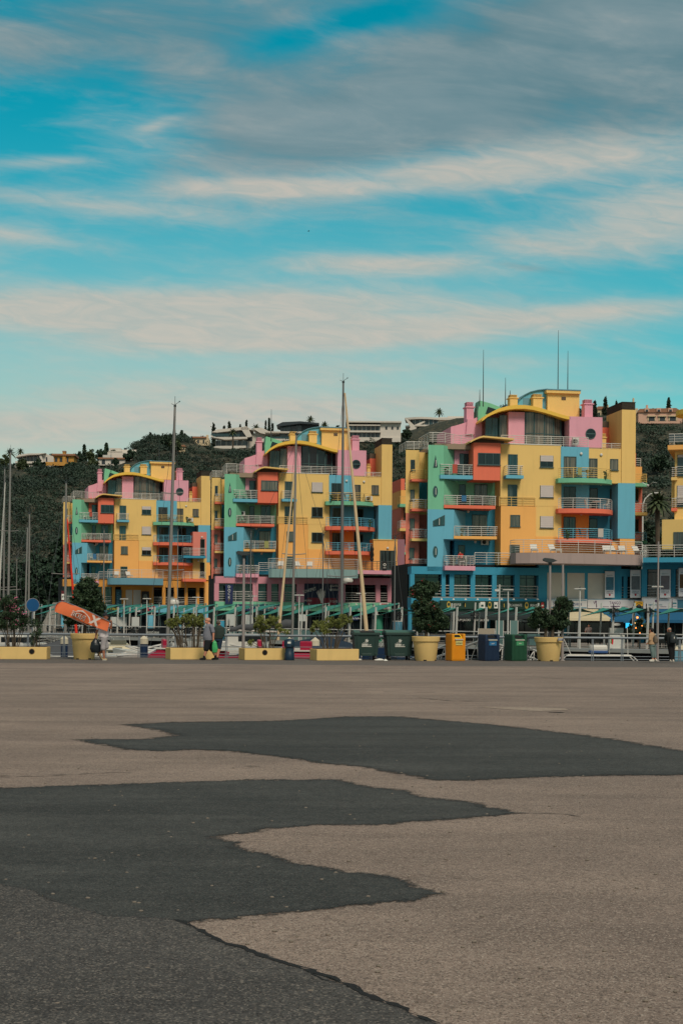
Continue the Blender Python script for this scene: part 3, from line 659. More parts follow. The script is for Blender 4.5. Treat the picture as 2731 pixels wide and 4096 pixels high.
    # round window in the pink block
    def ring(cx, cy, r, v):
        u0, z0 = B.p(cx, cy, v); rr = abs(B.p(cx + r, cy, v)[0] - u0); q = MB(); n = 28
        for i in range(n):
            a0, a1 = 2 * math.pi * i / n, 2 * math.pi * (i + 1) / n
            q.prism([(u0 + rr * math.cos(a0), z0 + rr * math.sin(a0)), (u0 + rr * math.cos(a1), z0 + rr * math.sin(a1)), (u0 + rr * .86 * math.cos(a1), z0 + rr * .86 * math.sin(a1)), (u0 + rr * .86 * math.cos(a0), z0 + rr * .86 * math.sin(a0))], v - .07, v, 'y')
        q.box(u0 - rr * .86, u0 + rr * .86, v - .06, v - .02, z0 - .05, z0 + .05)
        w = q.build('round_window', FRM, root)
        MB().prism([(u0 + rr * .86 * math.cos(2 * math.pi * i / n), z0 + rr * .86 * math.sin(2 * math.pi * i / n)) for i in range(n)], v - .03, v, 'y').build('pane', G_DK, w)
    ring(1054, 326, 28, .9)
    # wave roof: lofted along the front, thick yellow edge
    top = [(453, 247), (480, 222), (510, 203), (545, 186), (590, 173), (640, 166), (690, 166), (740, 173), (800, 189), (850, 205), (900, 221), (942, 231)]
    th = [10, 13, 16, 18, 20, 21, 21, 21, 20, 19, 18, 17]
    B.elev(MUS, top + [(x, y + d) for (x, y), d in list(zip(top, th))[::-1]], .9, 8.5, 'wave_roof')
    # green wedge, yellow lift house with blue curved roof
    B.elev(GRN, [(431, 252), (431, 200), (440, 141), (500, 157), (570, 184), (520, 200), (480, 216), (468, 252)], 3.0, 4.6, 'roof_wedge')
    B.elev(G_DK, [(472, 215), (486, 176), (530, 190), (500, 208)], 2.95, 3.1, 'wedge_glass')
    a, b, lo, hi = B.rect(815, 992, 92, 232, 3); lh = MB().box(a, b, 3, 8, lo, hi).build('lift_house', YEL, root)
    a, b, lo, hi = B.rect(810, 999, 84, 101, 2.7); MB().box(a, b, 2.7, 8.3, lo, hi).build('eave', YEL, lh)
    a, b, lo, hi = B.rect(808, 1001, 79, 84.5, 2.65); MB().box(a, b, 2.65, 8.4, lo, hi).build('roof_sheet', SLA, lh)
    a, b, lo, hi = B.rect(893, 917, 121, 138, 2.96); MB().box(a, b, 2.96, 3.02, lo, hi).build('vent', CAP, lh)
    tp = [(652, 150), (668, 128), (690, 110), (720, 95), (760, 85), (818, 78)]
    B.elev(BLU, tp + [(818, 200), (652, 200)], 3.4, 8, 'curved_roof_house')
    B.elev(SLA, [(x, y - 4) for x, y in tp] + tp[::-1], 3.2, 8.2, 'curved_roof_sheet')
    for x0, x1, y0, y1 in ((680, 715, 128, 172), (795, 813, 140, 180)):
        a, b, lo, hi = B.rect(x0, x1, y0, y1, 3.37); MB().box(a, b, 3.37, 3.45, lo, hi).build('vent', SLA, root)
    B.chimney(604, 654, 107, 182, 2.8, YEL, .9); B.chimney(732, 792, 103, 186, 2.6, YEL, .9); B.chimney(1017, 1070, 133, 234, 1.8, PNK, .9); B.chimney(1116, 1142, 322, 412, 1.5, YEL, .6)
    B.wall(RED, 1119, 1164, 291, 414, 3.4, 7, 'roof_store'); a, b, lo, hi = B.rect(1119, 1164, 258, 292, 3.42); MB().box(a, b, 3.42, 7, lo, hi).build('store_louvre', CAP, root)
    B.wall(YEL, 1119, 1226, 408, 414, 0, 8, 'roof_edge')
    # roof-terrace railings
    q = MB()
    B.rails([(B.u(36, 2.6, 400), 6), (B.u(36, 2.6, 400), 2.7), (B.u(154, 2.7, 400), 2.7)], B.z(415, 2.7, 100), B.z(371, 2.7, 100), 6, mbx=q)
    B.rails([(B.u(160, 0, 400), 4.5), (B.u(160, 0, 400), -.2), (B.u(240, -.2, 400), -.2), (B.u(322, 1.4, 400), 1.4), (B.u(400, .2, 400), .2)], B.z(388, 0), B.z(332, 0), 6, mbx=q)
    B.rails([(B.u(560, .12, 400), .12), (B.u(900, .12, 400), .12), (B.u(1040, .12, 400), .12)], B.z(388, 0), B.z(334, 0), 5, mbx=q)
    B.rails([(B.u(1116, .1, 400), .1), (B.u(1224, .1, 400), .1)], B.z(412, .1), B.z(365, .1), 5, mbx=q)
    q.build('terrace_railing', RAIL, root)
    if kind == 3: B.aircon(950, 984, 350, 388, .75)
    # aerials
    q = MB()
    for x, y0, y1, v in pick(((459, -140, 150, 3), (582, 15, 170, 3.5), (440, 80, 150, 3), (873, -248, 82, 5), (927, -135, 82, 5), (608, 85, 115, 3)), ((478, -40, 150, 3), (955, -45, 82, 5)), ((497, 5, 150, 3), (856, -60, 82, 5))):
        a, z0 = B.p(x, y1, v); _, z1 = B.p(x, y0, v); q.tube([(a, v, z0 - .4), (a, v, z0 + (z1 - z0) * .35), (a, v, z1)], [.05, .04, .018], 6)
    q.build('aerial', BRZ, root)
    # ---- rear wing seen past the tower
    B.wall(ORA, 1280, 1338, 508, 622, 9, 16); B.wall(TER, 1280, 1338, 622, 1054, 9, 16); B.wall(RED, 1280, 1305, 432, 508, 9, 16)
    for yr, yt, yb, m, rm in ((549, 598, 618, GRN, YEL2), (712, 760, 778, YEL, None), (874, 918, 935, GRN, BLU)): B.balcony(1285, 1368, yr, yt, yb, 9, 7.6, m, rm, stuff=False)
    B.rails([(B.u(1290, 9, 480), 9.1), (B.u(1333, 9, 480), 9.1)], B.z(508, 9, 1300), B.z(462, 9, 1300), 4)
    for y0, y1 in ((632, 700), (800, 868)): B.window(1300, 1318, y0, y1, 8.98, 1, G_DK)
    return B

B3 = block(F3, 'nearest pastel apartment block, over a blue podium with dark green pub signs', 3, 31)
B2 = block(F2, 'middle pastel apartment block, over a pink podium with a green band', 2, 12)
B1 = block(F1, 'farthest left pastel apartment block, over an ochre podium with a pale blue band', 1, 5)
# ------------------------------------------------------------ podiums with terraces and shops
AWB = mat('blue_awning', (30, 92, 130), .85, .08, 2); AWC = mat('cream_awning', (206, 192, 160), .85, .08, 2)
SGN = mat('pub_sign_green', (22, 58, 48), .6, .1, 2); SGW = mat('white_sign_board', (206, 204, 206), .5, .05, 2); INK = mat('blue_ink', (28, 62, 120), .6, .05); PUI = mat('purple_ink', (92, 56, 92), .6, .05)
TEI = mat('teal_ink', (40, 120, 130), .6, .05); NAV = mat('navy_board', (22, 38, 82), .6, .08, 2); RDI = mat('red_ink', (168, 34, 44), .6, .05); GLD = mat('gold_ink', (190, 160, 70), .6, .05)
WIN = mat('white_ink', (222, 220, 212), .6, .03); DTE = mat('dark_teal_board', (22, 72, 86), .6, .08, 2); PHO = mat('photo_print', (60, 110, 130), .5, .6, 3); PHB = mat('autumn_photo_print', (90, 62, 34), .5, .6, 4)
def terrace(B, m, pts, y0, y1, yr, xref, vref, inset=.12, n=6):
    P = [(B.u(x, v, (y0 + y1) / 2), v) for x, v in pts]; zt, zb, zr = B.z(y0, vref, xref), B.z(y1, vref, xref), B.z(yr, vref, xref)
    t = MB().prism(P, zb, zt).build('terrace', m, B.root)
    B.rails([(x, y + inset) for x, y in P[1:-1]] if len(P) > 3 else P, zt, zr, n, None, 'railing', t, step=1.6)
    MB().prism([(x, y + .02) for x, y in P], zt + .003, zt + .02).build('terrace_paving', mat('terrace_tile', (150, 130, 112), .8, .15, 3), t)
    return t, zt, P
def sunbed(name, loc, rz, label, m):
    r = thing(name, label, 'sunbed', loc, rz, 'loungers on the podium terraces')
    f = MB(); f.box(-.3, .3, -.95, .3, .30, .36)
    for x in (-.27, .27):
        for y in (-.85, .2): f.box(x - .025, x + .025, y - .025, y + .025, 0, .3)
    f.add([(-.3, .3, .33), (.3, .3, .33), (.3, .85, .85), (-.3, .85, .85), (-.3, .3, .38), (.3, .3, .38), (.3, .83, .9), (-.3, .83, .9)], [(0, 3, 2, 1), (4, 5, 6, 7), (0, 1, 5, 4), (2, 3, 7, 6), (1, 2, 6, 5), (3, 0, 4, 7)])
    f.build('frame', WHT, r)
    MB().bbox(-.27, .27, -.92, .28, .365, .42, .02).build('cushion', m, r); return r
def podium(B, fr_col, x0, x1, yft, yfb, cols, band, yb0, yb1, bays, vf=-.3, colw=.42):
    """frieze beam, columns, recessed glass with rails, shop band and the dark shop floor below; B reads the block's own crop"""
    r = B.root; xm = (x0 + x1) / 2
    u0, u1 = B.u(x0, vf, yfb), B.u(x1, vf, yfb); zf1, zf0 = B.z(yft, vf, xm), B.z(yfb, vf, xm); zb1, zb0 = B.z(yb0, vf - .2, xm), B.z(yb1, vf - .2, xm)
    MB().box(u0, u1, vf, 1.3, zf0, zf1).build('frieze', fr_col, r)
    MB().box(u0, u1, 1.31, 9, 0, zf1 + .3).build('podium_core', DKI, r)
    MB().box(u0, u1, vf - .05, 1.3, zb0, zb1).build('shop_band', band, r)
    MB().box(u0, u1, vf + .05, 1.3, zb1, zb1 + .1).build('gallery_floor', m_conc, r)
    for x, w in cols:
        c = B.u(x, vf, yb0); MB().box(c - w / 2, c + w / 2, vf + .02, vf + .55, zb1 + .1, zf0).build('column', fr_col, r)
    for a, b, g, rail in bays:
        ua, ub = B.u(a, vf, yb0), B.u(b, vf, yb0); f = MB(); k = max(1, round((ub - ua) / 1.1)); v = vf + .75
        for i in range(k + 1): c = ua + (ub - ua) * i / k; f.box(c - .035, c + .035, v - .05, v + .05, zb1 + .1, zf0)
        f.box(ua, ub, v - .045, v + .045, zf0 - .3, zf0 - .22); w = f.build('window', FRM, r)
        MB().box(ua, ub, v, v + .03, zb1 + .1, zf0).build('pane', g, w)
        if rail: B.rails([(ua, vf + .12), (ub, vf + .12)], zb1 + .12, zb1 + 1.12, 4, parent=w, step=2.2)
    # shop floor at promenade level
    k = max(3, int((u1 - u0) / 3.4))
    for i in range(k + 1):
        c = u0 + (u1 - u0) * i / k; (MB().lathe([(.2, 0), (.2, zb0)], (c, vf + .5, 0), 14).build('ground_column', B.gc, r, True) if i % 2 == 0 else None)
        if i < k:
            cc = c + (u1 - u0) / k; f = MB(); v = vf + 1.15
            for j in range(4): q = c + (cc - c) * j / 3; f.box(q - .04, q + .04, v - .05, v + .05, 0, zb0)
            f.box(c, cc, v - .045, v + .045, 2.15, 2.25); w = f.build('shopfront', random.choice([FRM, BRZ, BRZ]), r)
            MB().box(c, cc, v, v + .03, 0, zb0).build('pane', G_DK, w)
    return u0, u1, zb0, zb1, zf0
def sign(fr, x0, x1, y0, y1, v, m, name, label, conv=lambda x, y: (x, y), cat='sign', d=.07, group=None):
    xm, ym = (x0 + x1) / 2, (y0 + y1) / 2
    a, b = fr.loc(*conv(x0, ym), v)[0], fr.loc(*conv(x1, ym), v)[0]; lo, hi = fr.loc(*conv(xm, y1), v)[1], fr.loc(*conv(xm, y0), v)[1]
    c = (a + b) / 2; p = fr.o + Vector((c * fr.c - v * fr.s, c * fr.s + v * fr.c))
    r = thing(name, label, cat, (p.x, p.y, fr.base + lo), fr.yaw, group); w, h = b - a, hi - lo
    MB().bbox(-w / 2, w / 2, 0, d, 0, h, .012).build('board', m, r); return r, w, h
def flat(r, name, pts, m, t=.012, y=-.012):
    return MB().prism(pts, y, y + t, 'y').build(name, m, r)
def oval(cx, cz, rx, rz, n=20): return [(cx + rx * math.cos(2 * math.pi * i / n), cz + rz * math.sin(2 * math.pi * i / n)) for i in range(n)]
def rc(x0, x1, z0, z1): return [(x0, z0), (x1, z0), (x1, z1), (x0, z1)]

# ---- nearest block: blue podium
sid = lambda x, y: (x, y)
random.seed(44)
P3 = Bld(F3, sid, B3.root); P3.gc = DBL
cols = [(1648, .4), (1773, .35), (1806, .42), (1890, .42), (1976, .42), (2067, .46)]
podium(P3, DBL, 1644, 2567, 2271, 2301, cols + [(2476, .42), (2500, .35), (2574, .5)], DBL, 2394, 2434,
       [(1656, 1768, G_DK, 1), (1778, 1800, G_NT, 1), (1813, 1884, G_NT, 1), (1897, 1969, G_DK, 1), (1984, 2059, G_NT, 1), (2076, 2150, G_NT, 1), (2484, 2568, G_NT, 1)])
a, b = P3.u(2152, -.28, 2350), P3.u(2482, -.28, 2350); zb, zf = P3.z(2396, -.28, 2300), P3.z(2262, -.28, 2300)
MB().box(a, b, -.27, .4, zb, zf).build('panel_wall', DBL, B3.root)
for x0, x1 in ((2187, 2258), (2267, 2336), (2349, 2417)):
    q = MB(); a, b = P3.u(x0, -.3, 2350), P3.u(x1, -.3, 2350); q.box(a, b, -.315, -.26, P3.z(2395, -.3, 2300), P3.z(2292, -.3, 2300)); q.build('white_panel', mat('off_white_panel', (196, 190, 180), .7, .06, 2), B3.root)
tp = [(612, .4), (612, -2.4), (640, -3.3), (720, -4.0), (850, -4.4), (1010, -4.3), (1150, -3.7), (1250, -3.2), (1341, -2.9), (1341, .4)]
T3 = Bld(F3, c3, B3.root); t3, zt3, PL3 = terrace(T3, GRY, tp, 988, 1046, 916, 980, -4.3, n=6)
# ---- middle block: pink podium
P2 = Bld(F2, c2, B2.root); P2.gc = mat('deep_green_render', (52, 128, 104), .85, .08, .8)
podium(P2, PNK2, 108, 1418, 1148, 1196, [(116, .5), (386, .6), (483, .45), (570, .6), (1240, .5), (1322, .5), (1128, .4)], GRN, 1324, 1384,
       [(124, 375, G_NT, 1), (396, 476, G_TE, 1), (490, 560, G_NT, 1), (584, 676, G_DK, 1), (1012, 1120, G_DK, 1), (1136, 1232, G_DK, 1), (1250, 1314, G_DK, 1), (1330, 1362, G_DK, 1)])
a, b = P2.u(676, -.28, 1250), P2.u(1012, -.28, 1250); MB().box(a, b, -.27, .4, P2.z(1325, -.28, 800), P2.z(1190, -.28, 800)).build('panel_wall', PNK, B2.root)
q = MB(); c = P2.u(1378, -.4, 1250); q.lathe([(.4, P2.z(1325, -.4)), (.4, P2.z(1148, -.4))], (c, -.4, 0), 18); q.build('round_column', PNK, B2.root, True)
q = MB(); q.lathe([(.42, 0), (.42, P2.z(1325, -.4))], (c, -.4, 0), 18); q.build('round_column', GRN, B2.root, True)
tp = [(478, .4), (478, -2.6), (500, -3.0), (640, -3.8), (800, -4.2), (950, -4.0), (1100, -3.4), (1100, .4)]
t2, zt2, PL2 = terrace(P2, TGR, tp, 1090, 1150, 1018, 800, -4.2, n=6)
# ---- far block: ochre podium
P1 = Bld(F1, c1, B1.root); P1.gc = BLU
podium(P1, mat('ochre_podium_render', (208, 146, 66), .85, .07, .6, streak=.2), 118, 1436, 1278, 1340, [(482, .4), (572, .4), (1022, .45), (1126, .4), (1222, .4), (1326, .4)], BLU, 1502, 1566,
       [(122, 470, G_NT, 1), (490, 565, G_NT, 1), (930, 1015, G_DK, 1), (1030, 1120, G_DK, 1), (1132, 1216, G_DK, 1), (1228, 1320, G_DK, 1), (1332, 1392, G_DK, 1)])
a, b = P1.u(640, -.28, 1430), P1.u(930, -.28, 1430); MB().box(a, b, -.27, .4, P1.z(1504, -.28, 780), P1.z(1330, -.28, 780)).build('panel_wall', mat('ochre_podium_render', (0, 0, 0)), B1.root)
for x0, x1 in ((681, 740), (748, 815)):
    a, b = P1.u(x0, -.3, 1430), P1.u(x1, -.3, 1430); MB().box(a, b, -.315, -.26, P1.z(1506, -.3, 750), P1.z(1366, -.3, 750)).build('white_panel', mat('off_white_panel', (0, 0, 0)), B1.root)
c = P1.u(1406, -.4, 1430); MB().lathe([(.4, P1.z(1504, -.4)), (.4, P1.z(1290, -.4))], (c, -.4, 0), 18).build('round_column', ORA, B1.root, True); MB().lathe([(.42, 0), (.42, P1.z(1504, -.4))], (c, -.4, 0), 18).build('round_column', BLU, B1.root, True)
tp = [(518, .4), (518, -2.6), (545, -3.0), (640, -3.6), (780, -3.9), (920, -3.5), (1016, -2.8), (1016, .4)]
t1, zt1, PL1 = terrace(P1, SLA, tp, 1258, 1318, 1184, 770, -3.9, n=6)
P1.rails([(P1.u(1016, -.2, 1250), -.2), (P1.u(1195, -.2, 1250), -.2)], P1.z(1268, -.2, 1100), P1.z(1188, -.2, 1100), 5, name='gallery_railing')
# loungers on the terraces
for fr, B, pl, zt, spots in ((F3, P3, PL3, zt3, ((.12, 0), (.27, 0), (.66, 1), (.72, 1), (.78, 1), (.9, 0))), (F2, P2, PL2, zt2, ((.1, 0), (.3, 0), (.42, 1))), (F1, P1, PL1, zt1, ((.12, 1), (.35, 0)))):
    ua, ub = pl[0][0], pl[-1][0]
    for i, (t, k) in enumerate(spots):
        u = ua + (ub - ua) * t; v = -1.9; p = fr.o + Vector((u * fr.c - v * fr.s, u * fr.s + v * fr.c))
        where = {id(F3): 'grey slab terrace of the nearest block', id(F2): 'grey green terrace of the middle block', id(F1): 'slate blue terrace of the far block'}[id(fr)]
        sunbed('sun_lounger', (p.x, p.y, DECK + zt + .02), fr.yaw + (.15 if i % 2 else -.2), 'white sun lounger on the ' + where, mat('blue_cushion', (60, 100, 128), .9, .1, 5) if k else mat('pale_cushion', (170, 172, 168), .9, .1, 5))['group'] = 'loungers on the ' + where

# ---- annexes between the blocks
def annex(name, label, B, fr, parts):
    r = thing(name, label, 'building', B.root.location.copy(), fr.yaw); Q = Bld(fr, B.cv, r); parts(Q); return r
def an2(Q):
    Q.wall(ORA, 1206, 1374, 890, 1102, -.4, 8); Q.wall(PUR, 1374, 1424, 884, 1104, .6, 8, 'side_wall'); Q.wall(YEL2, 1204, 1376, 884, 891, -.45, 8, 'coping')
    Q.window(1252, 1362, 962, 1096, -.4, 4, G_NT); Q.lamp(1306, 945, -.4)
    Q.balcony(1096, 1372, 1038, 1100, 1126, -.4, -2.2, PNK, BRZ, stuff=False); Q.wall(PUR, 1424, 1480, 1100, 1156, .4, 6, 'side_wall')
an = annex('terrace_annex', 'low ochre annex with a mauve side wall at the right end of the pink podium', P2, F2, an2)
u = P2.u(1197, -1.2, 1000); p = F2.o + Vector((u * F2.c + 1.2 * F2.s, u * F2.s - 1.2 * F2.c)); z0 = DECK + P2.z(1100, -1.2, 1200)
um = thing('folded_parasol', 'folded black parasol beside the ochre annex on the middle terrace', 'parasol', (p.x, p.y, z0))
MB().lathe([(.3, 0), (.3, .06), (.03, .08), (.03, 2.9)], n=12).build('pole', BRZ, um); MB().lathe([(.10, .95), (.22, 1.2), (.15, 1.45), (.24, 1.7), (.16, 2.1), (.23, 2.35), (.1, 2.75), (.02, 2.85)], n=12).build('canopy', BLK, um, True)
sg, w, h = sign(F2, 1270, 1300, 1037, 1100, -2.25, BLK, 'menu_board', 'black menu board hung on the pink balcony of the ochre annex', c2, 'sign')
flat(sg, 'ring_emblem', oval(0, h * .62, .16, .16), WIN); flat(sg, 'ring_centre', oval(0, h * .62, .1, .1), BLK, .012, -.02); flat(sg, 'price_line', rc(-.16, .16, h * .25, h * .3), WIN)
def an1(Q):
    Q.wall(SAL, 1281, 1404, 846, 1082, -.4, 8); Q.wall(mat('oxblood_render', (150, 60, 52), .85, .08, .6), 1404, 1433, 840, 1082, .5, 8, 'side_wall'); Q.window(1347, 1387, 910, 1060, -.4, 1, G_DK); Q.lamp(1362, 893, -.4)
    Q.wall(YEL2, 1281, 1404, 1082, 1268, -.4, 8); Q.wall(mat('deep_green_side', (58, 126, 98), .85, .08, .6), 1404, 1433, 1082, 1268, .5, 8, 'side_wall'); Q.window(1345, 1386, 1120, 1250, -.4, 1, G_DK); Q.lamp(1330, 1105, -.4)
    Q.balcony(1196, 1398, 992, 1058, 1080, -.4, -2.0, DBL, None, stuff=False); Q.balcony(1192, 1400, 1205, 1266, 1291, -.4, -2.0, RED, None, stuff=False)
an = annex('corner_annex', 'narrow salmon and yellow annex with two balconies at the right end of the far block', P1, F1, an1)

# ---- the block cut by the right edge of the picture
random.seed(9)
F4 = Frame(2695, 131.5, -17, DECK)
def c4(x, y): return 2400 + x / 3.266, 1580 + y / 3.266
r4 = thing('apartment_building', 'yellow apartment building with overhanging roof cut off by the right edge', 'building', (F4.o.x, F4.o.y, DECK), F4.yaw, 'painted apartment blocks round the marina')
B4 = Bld(F4, c4, r4); B4.gc = DBL; V = -1.5
B4.wall(YEL, 968, 2300, 640, 1625, V, 12); B4.wall(ORA, 877, 2400, 634, 694, V - 1.1, 12, 'roof_slab')
B4.rails([(B4.u(893, V - .9, 600), 6), (B4.u(893, V - .9, 600), V - .9), (B4.u(2300, V - .9, 600), V - .9)], B4.z(634, V - .9, 1000), B4.z(508, V - .9, 1000), 4)
a, b = B4.u(900, V, 600), B4.u(2300, V, 600); MB().box(a, b, V - .8, V - .77, B4.z(632, V, 1000), B4.z(525, V, 1000)).build('glass_screen', mat('grey_glass_screen', (96, 108, 112), .25, .1, 2), r4)
B4.window(1003, 1180, 782, 1056, V, 2, G_TE, shut=.12); B4.window(1000, 1180, 1182, 1458, V, 2, G_DK, shut=.83); B4.window(1240, 1420, 782, 1056, V, 2); B4.window(1240, 1420, 1182, 1458, V, 2)
B4.wall(YEL2, 926, 972, 1108, 1480, V + .5, 6, 'side_bay'); 
for yr, yt, yb, m in ((948, 1072, 1112, YEL), (1350, 1475, 1515, RED)): B4.balcony(923, 1000, yr, yt, yb, V + 1.5, V - .35, m, None, stuff=False, nr=5)
for y0, y1 in ((935, 1056), (1335, 1460)): B4.rails([(B4.u(985, V - .2, 1000), V - .2), (B4.u(1200, V - .2, 1000), V - .2)], B4.z(y1, V - .2, 1050), B4.z(y0, V - .2, 1050), 4)
B4.wall(YEL2, 801, 2300, 1618, 2010, V - 1.2, 10, 'lower_wing'); B4.window(952, 1200, 1790, 2010, V - 1.2, 3, G_NT); B4.window(1260, 1400, 1790, 2010, V - 1.2, 2, G_NT)
cc, zz = B4.p(1293, 210, V - .5); MB().lathe([(2.1, -.3), (2.2, -.25), (2.2, .18), (2.0, .25)], (cc, V + .8, zz), 28).build('roof_disc', MUS, r4, True); MB().lathe([(.25, 0), (.25, zz - B4.z(640, V, 1000))], (cc, V + .8, B4.z(640, V, 1000)), 12).build('disc_column', YEL, r4)
B4.wall(DBL, 553, 2400, 2118, 2182, V - 2.9, 4, 'terrace_edge'); B4.rails([(B4.u(560, V - 2.8, 2050), V + 2), (B4.u(560, V - 2.8, 2050), V - 2.8), (B4.u(2300, V - 2.8, 2050), V - 2.8)], B4.z(2118, V - 2.8, 900), B4.z(1962, V - 2.8, 900), 5)
P4 = Bld(F4, sid, r4); P4.gc = DBL
podium(P4, DBL, 2566, 2960, 2250, 2276, [(2574, .5), (2690, .4), (2780, .4), (2860, .4)], SGW, 2391, 2434, [(2582, 2684, G_NT, 1), (2697, 2774, G_NT, 1), (2787, 2855, G_DK, 1)], vf=V)
for x, y, d in ((1000, 2075, 0), (1150, 2080, 0)):
    a, z = B4.p(x, 2112, V - 1.9); p = F4.o + Vector((a * F4.c - (V - 1.9) * F4.s, a * F4.s + (V - 1.9) * F4.c))
    t = thing('terrace_chair', 'dark chair on the terrace of the right-hand yellow building', 'chair', (p.x, p.y, DECK + z), .4, 'dark chairs on the right-hand terrace'); chair_mb(0, 0, 0, 1).build('chair_shell', BRZ, t)

# ---- signs of the blue podium
s1, w, h = sign(F3, 1756, 2180, 2404, 2437, -.62, SGN, 'pub_sign', 'long dark green pub sign reading IRISH PUB and RESTAURANTE', cat='sign')
X = lambda px: (px - 1968) / 424 * w
for px, t, sx in ((1826, 'IRISH PUB', .62), (2058, 'RESTAURANTE', .72), (2136, 'IRISH PUB', .72)): text('lettering', t, h * .44, WIN, s1, facing(X(px), -.012, h * .5), sx=sx * .8)
for px in (1793, 1956, 2104):
    e = flat(s1, 'oval_emblem', oval(X(px), h * .5, h * .23, h * .42), GLD); flat(e, 'emblem_face', oval(X(px), h * .56, h * .14, h * .2), SGN, .012, -.024)
for px in (1856, 2011): flat(s1, 'pint_glass', rc(X(px) - h * .10, X(px) + h * .12, h * .2, h * .8), BLK); flat(s1, 'pint_highlight', rc(X(px) + .02, X(px) + h * .12, h * .25, h * .7), GLD, .012, -.02)
e = flat(s1, 'red_oval', oval(X(2168), h * .5, h * .2, h * .42), RDI); flat(e, 'pale_bar', rc(X(2168) - h * .13, X(2168) + h * .13, h * .42, h * .58), WIN, .012, -.024)
for px, k in ((1928, .42), (1981, .34)): flat(s1, 'menu_panel', rc(X(px) - h * k * .7, X(px) + h * k * .7, h * .12, h * .88), WIN); flat(s1, 'menu_picture', rc(X(px) - h * k * .5, X(px) + h * .1, h * .3, h * .55), SGN, .012, -.02)
for i in range(9):
    u, z = F3.loc(1765 + i * 48, 2399, -1.0); p = F3.o + Vector((u * F3.c + 1.0 * F3.s, u * F3.s - 1.0 * F3.c))
    if i == 0:
        l0 = thing('sign_lamp', 'small white spotlight on an arm above the green pub sign', 'lamp', (p.x, p.y, DECK + z), F3.yaw, 'spotlights above the pub sign'); MB().lathe([(.03, .12), (.14, 0)], n=10).build('shade', WHT, l0); MB().tube([(0, .4, .1), (0, .1, .16), (0, 0, .12)], .015).build('arm', WHT, l0)
    else: dup(l0, (p.x, p.y, DECK + z))
s2, w, h = sign(F3, 2186, 2347, 2396, 2434, -.62, SGW, 'restaurant_sign', 'white tile-patterned sign reading Tasca Portuguesa in blue', cat='sign')
text('lettering', 'Tasca Portuguesa', h * .55, INK, s2, facing(0, -.012, h * .5), sx=.83)
for z in (.06, .84): flat(s2, 'tile_border', rc(-w / 2 + .05, w / 2 - .05, h * z, h * (z + .09)), SLA)
s3, w, h = sign(F3, 2349, 2567, 2399, 2434, -.62, SGW, 'dance_bar_sign', 'white sign reading TANGO between two dancer figures', cat='sign')
text('lettering', 'TANGO', h * .5, PUI, s3, facing(0, -.012, h * .62), sx=.75); flat(s3, 'underline', rc(-.45, .45, h * .2, h * .3), PUI)
for i in (-1, 1):
    x = i * w * .33; f = MB().prism([(x - .1, h * .1), (x, h * .12), (x + i * .12, h * .55), (x + i * .05, h * .6)], -.012, 0, 'y').prism(oval(x + i * .12, h * .74, .08, .11, 10), -.012, 0, 'y').prism([(x + i * .2, h * .5), (x + i * .26, h * .5), (x + i * .36, h * .78), (x + i * .3, h * .78)], -.012, 0, 'y'); f.build('dancer_figure', PUI, s3)
    flat(s3, 'small_print', rc(i * w * .17 - .3, i * w * .17 + .3, h * .17, h * .22), PUI)
s4, w, h = sign(F3, 2538, 2569, 2406, 2424, -1.6, mat('yellow_sign', (208, 158, 34), .5, .05), 'cash_sign', 'small yellow ATM sign hung under the white TANGO sign', cat='sign', d=.3)
text('lettering', 'ATM', h * .62, BLK, s4, facing(0, -.014, h * .6)); MB().ball((0, .05, -.05), .24, .15, .22).build('camera_dome', BLK, s4, True)
s5, w, h = sign(F4, 2571, 2684, 2396, 2435, -1.85, SGW, 'agency_sign', 'white sign with a small purple dot and teal lettering right of the ATM', cat='sign')
text('lettering', 'algarexperience', h * .22, TEI, s5, facing(-.2, -.012, h * .42)); flat(s5, 'small_print', rc(.25, .8, h * .18, h * .23), PUI); flat(s5, 'round_logo', oval(-.1, h * .8, .13, .13), PUI)
s6, w, h = sign(F4, 2688, 2800, 2397, 2435, -1.85, SGW, 'agency_sign', 'white sign with a teal harbour picture at the right edge', cat='sign')
flat(s6, 'picture', rc(-w * .33, w * .45, h * .06, h * .94), PHO); flat(s6, 'teal_bar', rc(-w * .49, -w * .36, h * .5, h * .65), TEI); flat(s6, 'small_print', rc(-w * .49, -w * .36, h * .24, h * .3), TEI)
for px0, px1, py0, py1, v, ph, lb in ((2418, 2456, 2285, 2391, -.75, PHO, 'hanging banner with a blue sea photo, left of the podium window'), (2519, 2561, 2280, 2391, -.95, mat('harbour_photo_print', (96, 100, 104), .5, .6, 3), 'bright white hanging banner with a harbour boat photo'),
                                      (2637, 2680, 2278, 2391, -2.1, mat('sunset_photo_print', (110, 100, 104), .5, .5, 2), 'hanging banner with a grey sunset photo behind the thin grey pole'), (2712, 2756, 2272, 2386, -2.2, PHB, 'hanging banner with a dark autumn photo at the right edge')):
    b, w, h = sign(F4 if px0 > 2600 else F3, px0, px1, py0, py1, v, SGW, 'banner', lb, cat='banner', d=.03)
    flat(b, 'photo', rc(-w * .4, w * .4, h * .29, h * .78), ph); flat(b, 'round_logo', oval(0, h * .11, h * .04, h * .04), RDI)
    text('lettering', 'Check-in &', h * .055, NAV, b, facing(0, -.012, h * .235)); text('lettering', 'Ticket Sales', h * .055, NAV, b, facing(0, -.012, h * .175)); text('lettering', 'algarexperience', h * .04, TEI, b, facing(0, -.012, h * .85), sx=.85)
    MB().box(-w * .6, w * .6, -.02, .04, h, h + .05).build('banner_rod', BRZ, b)
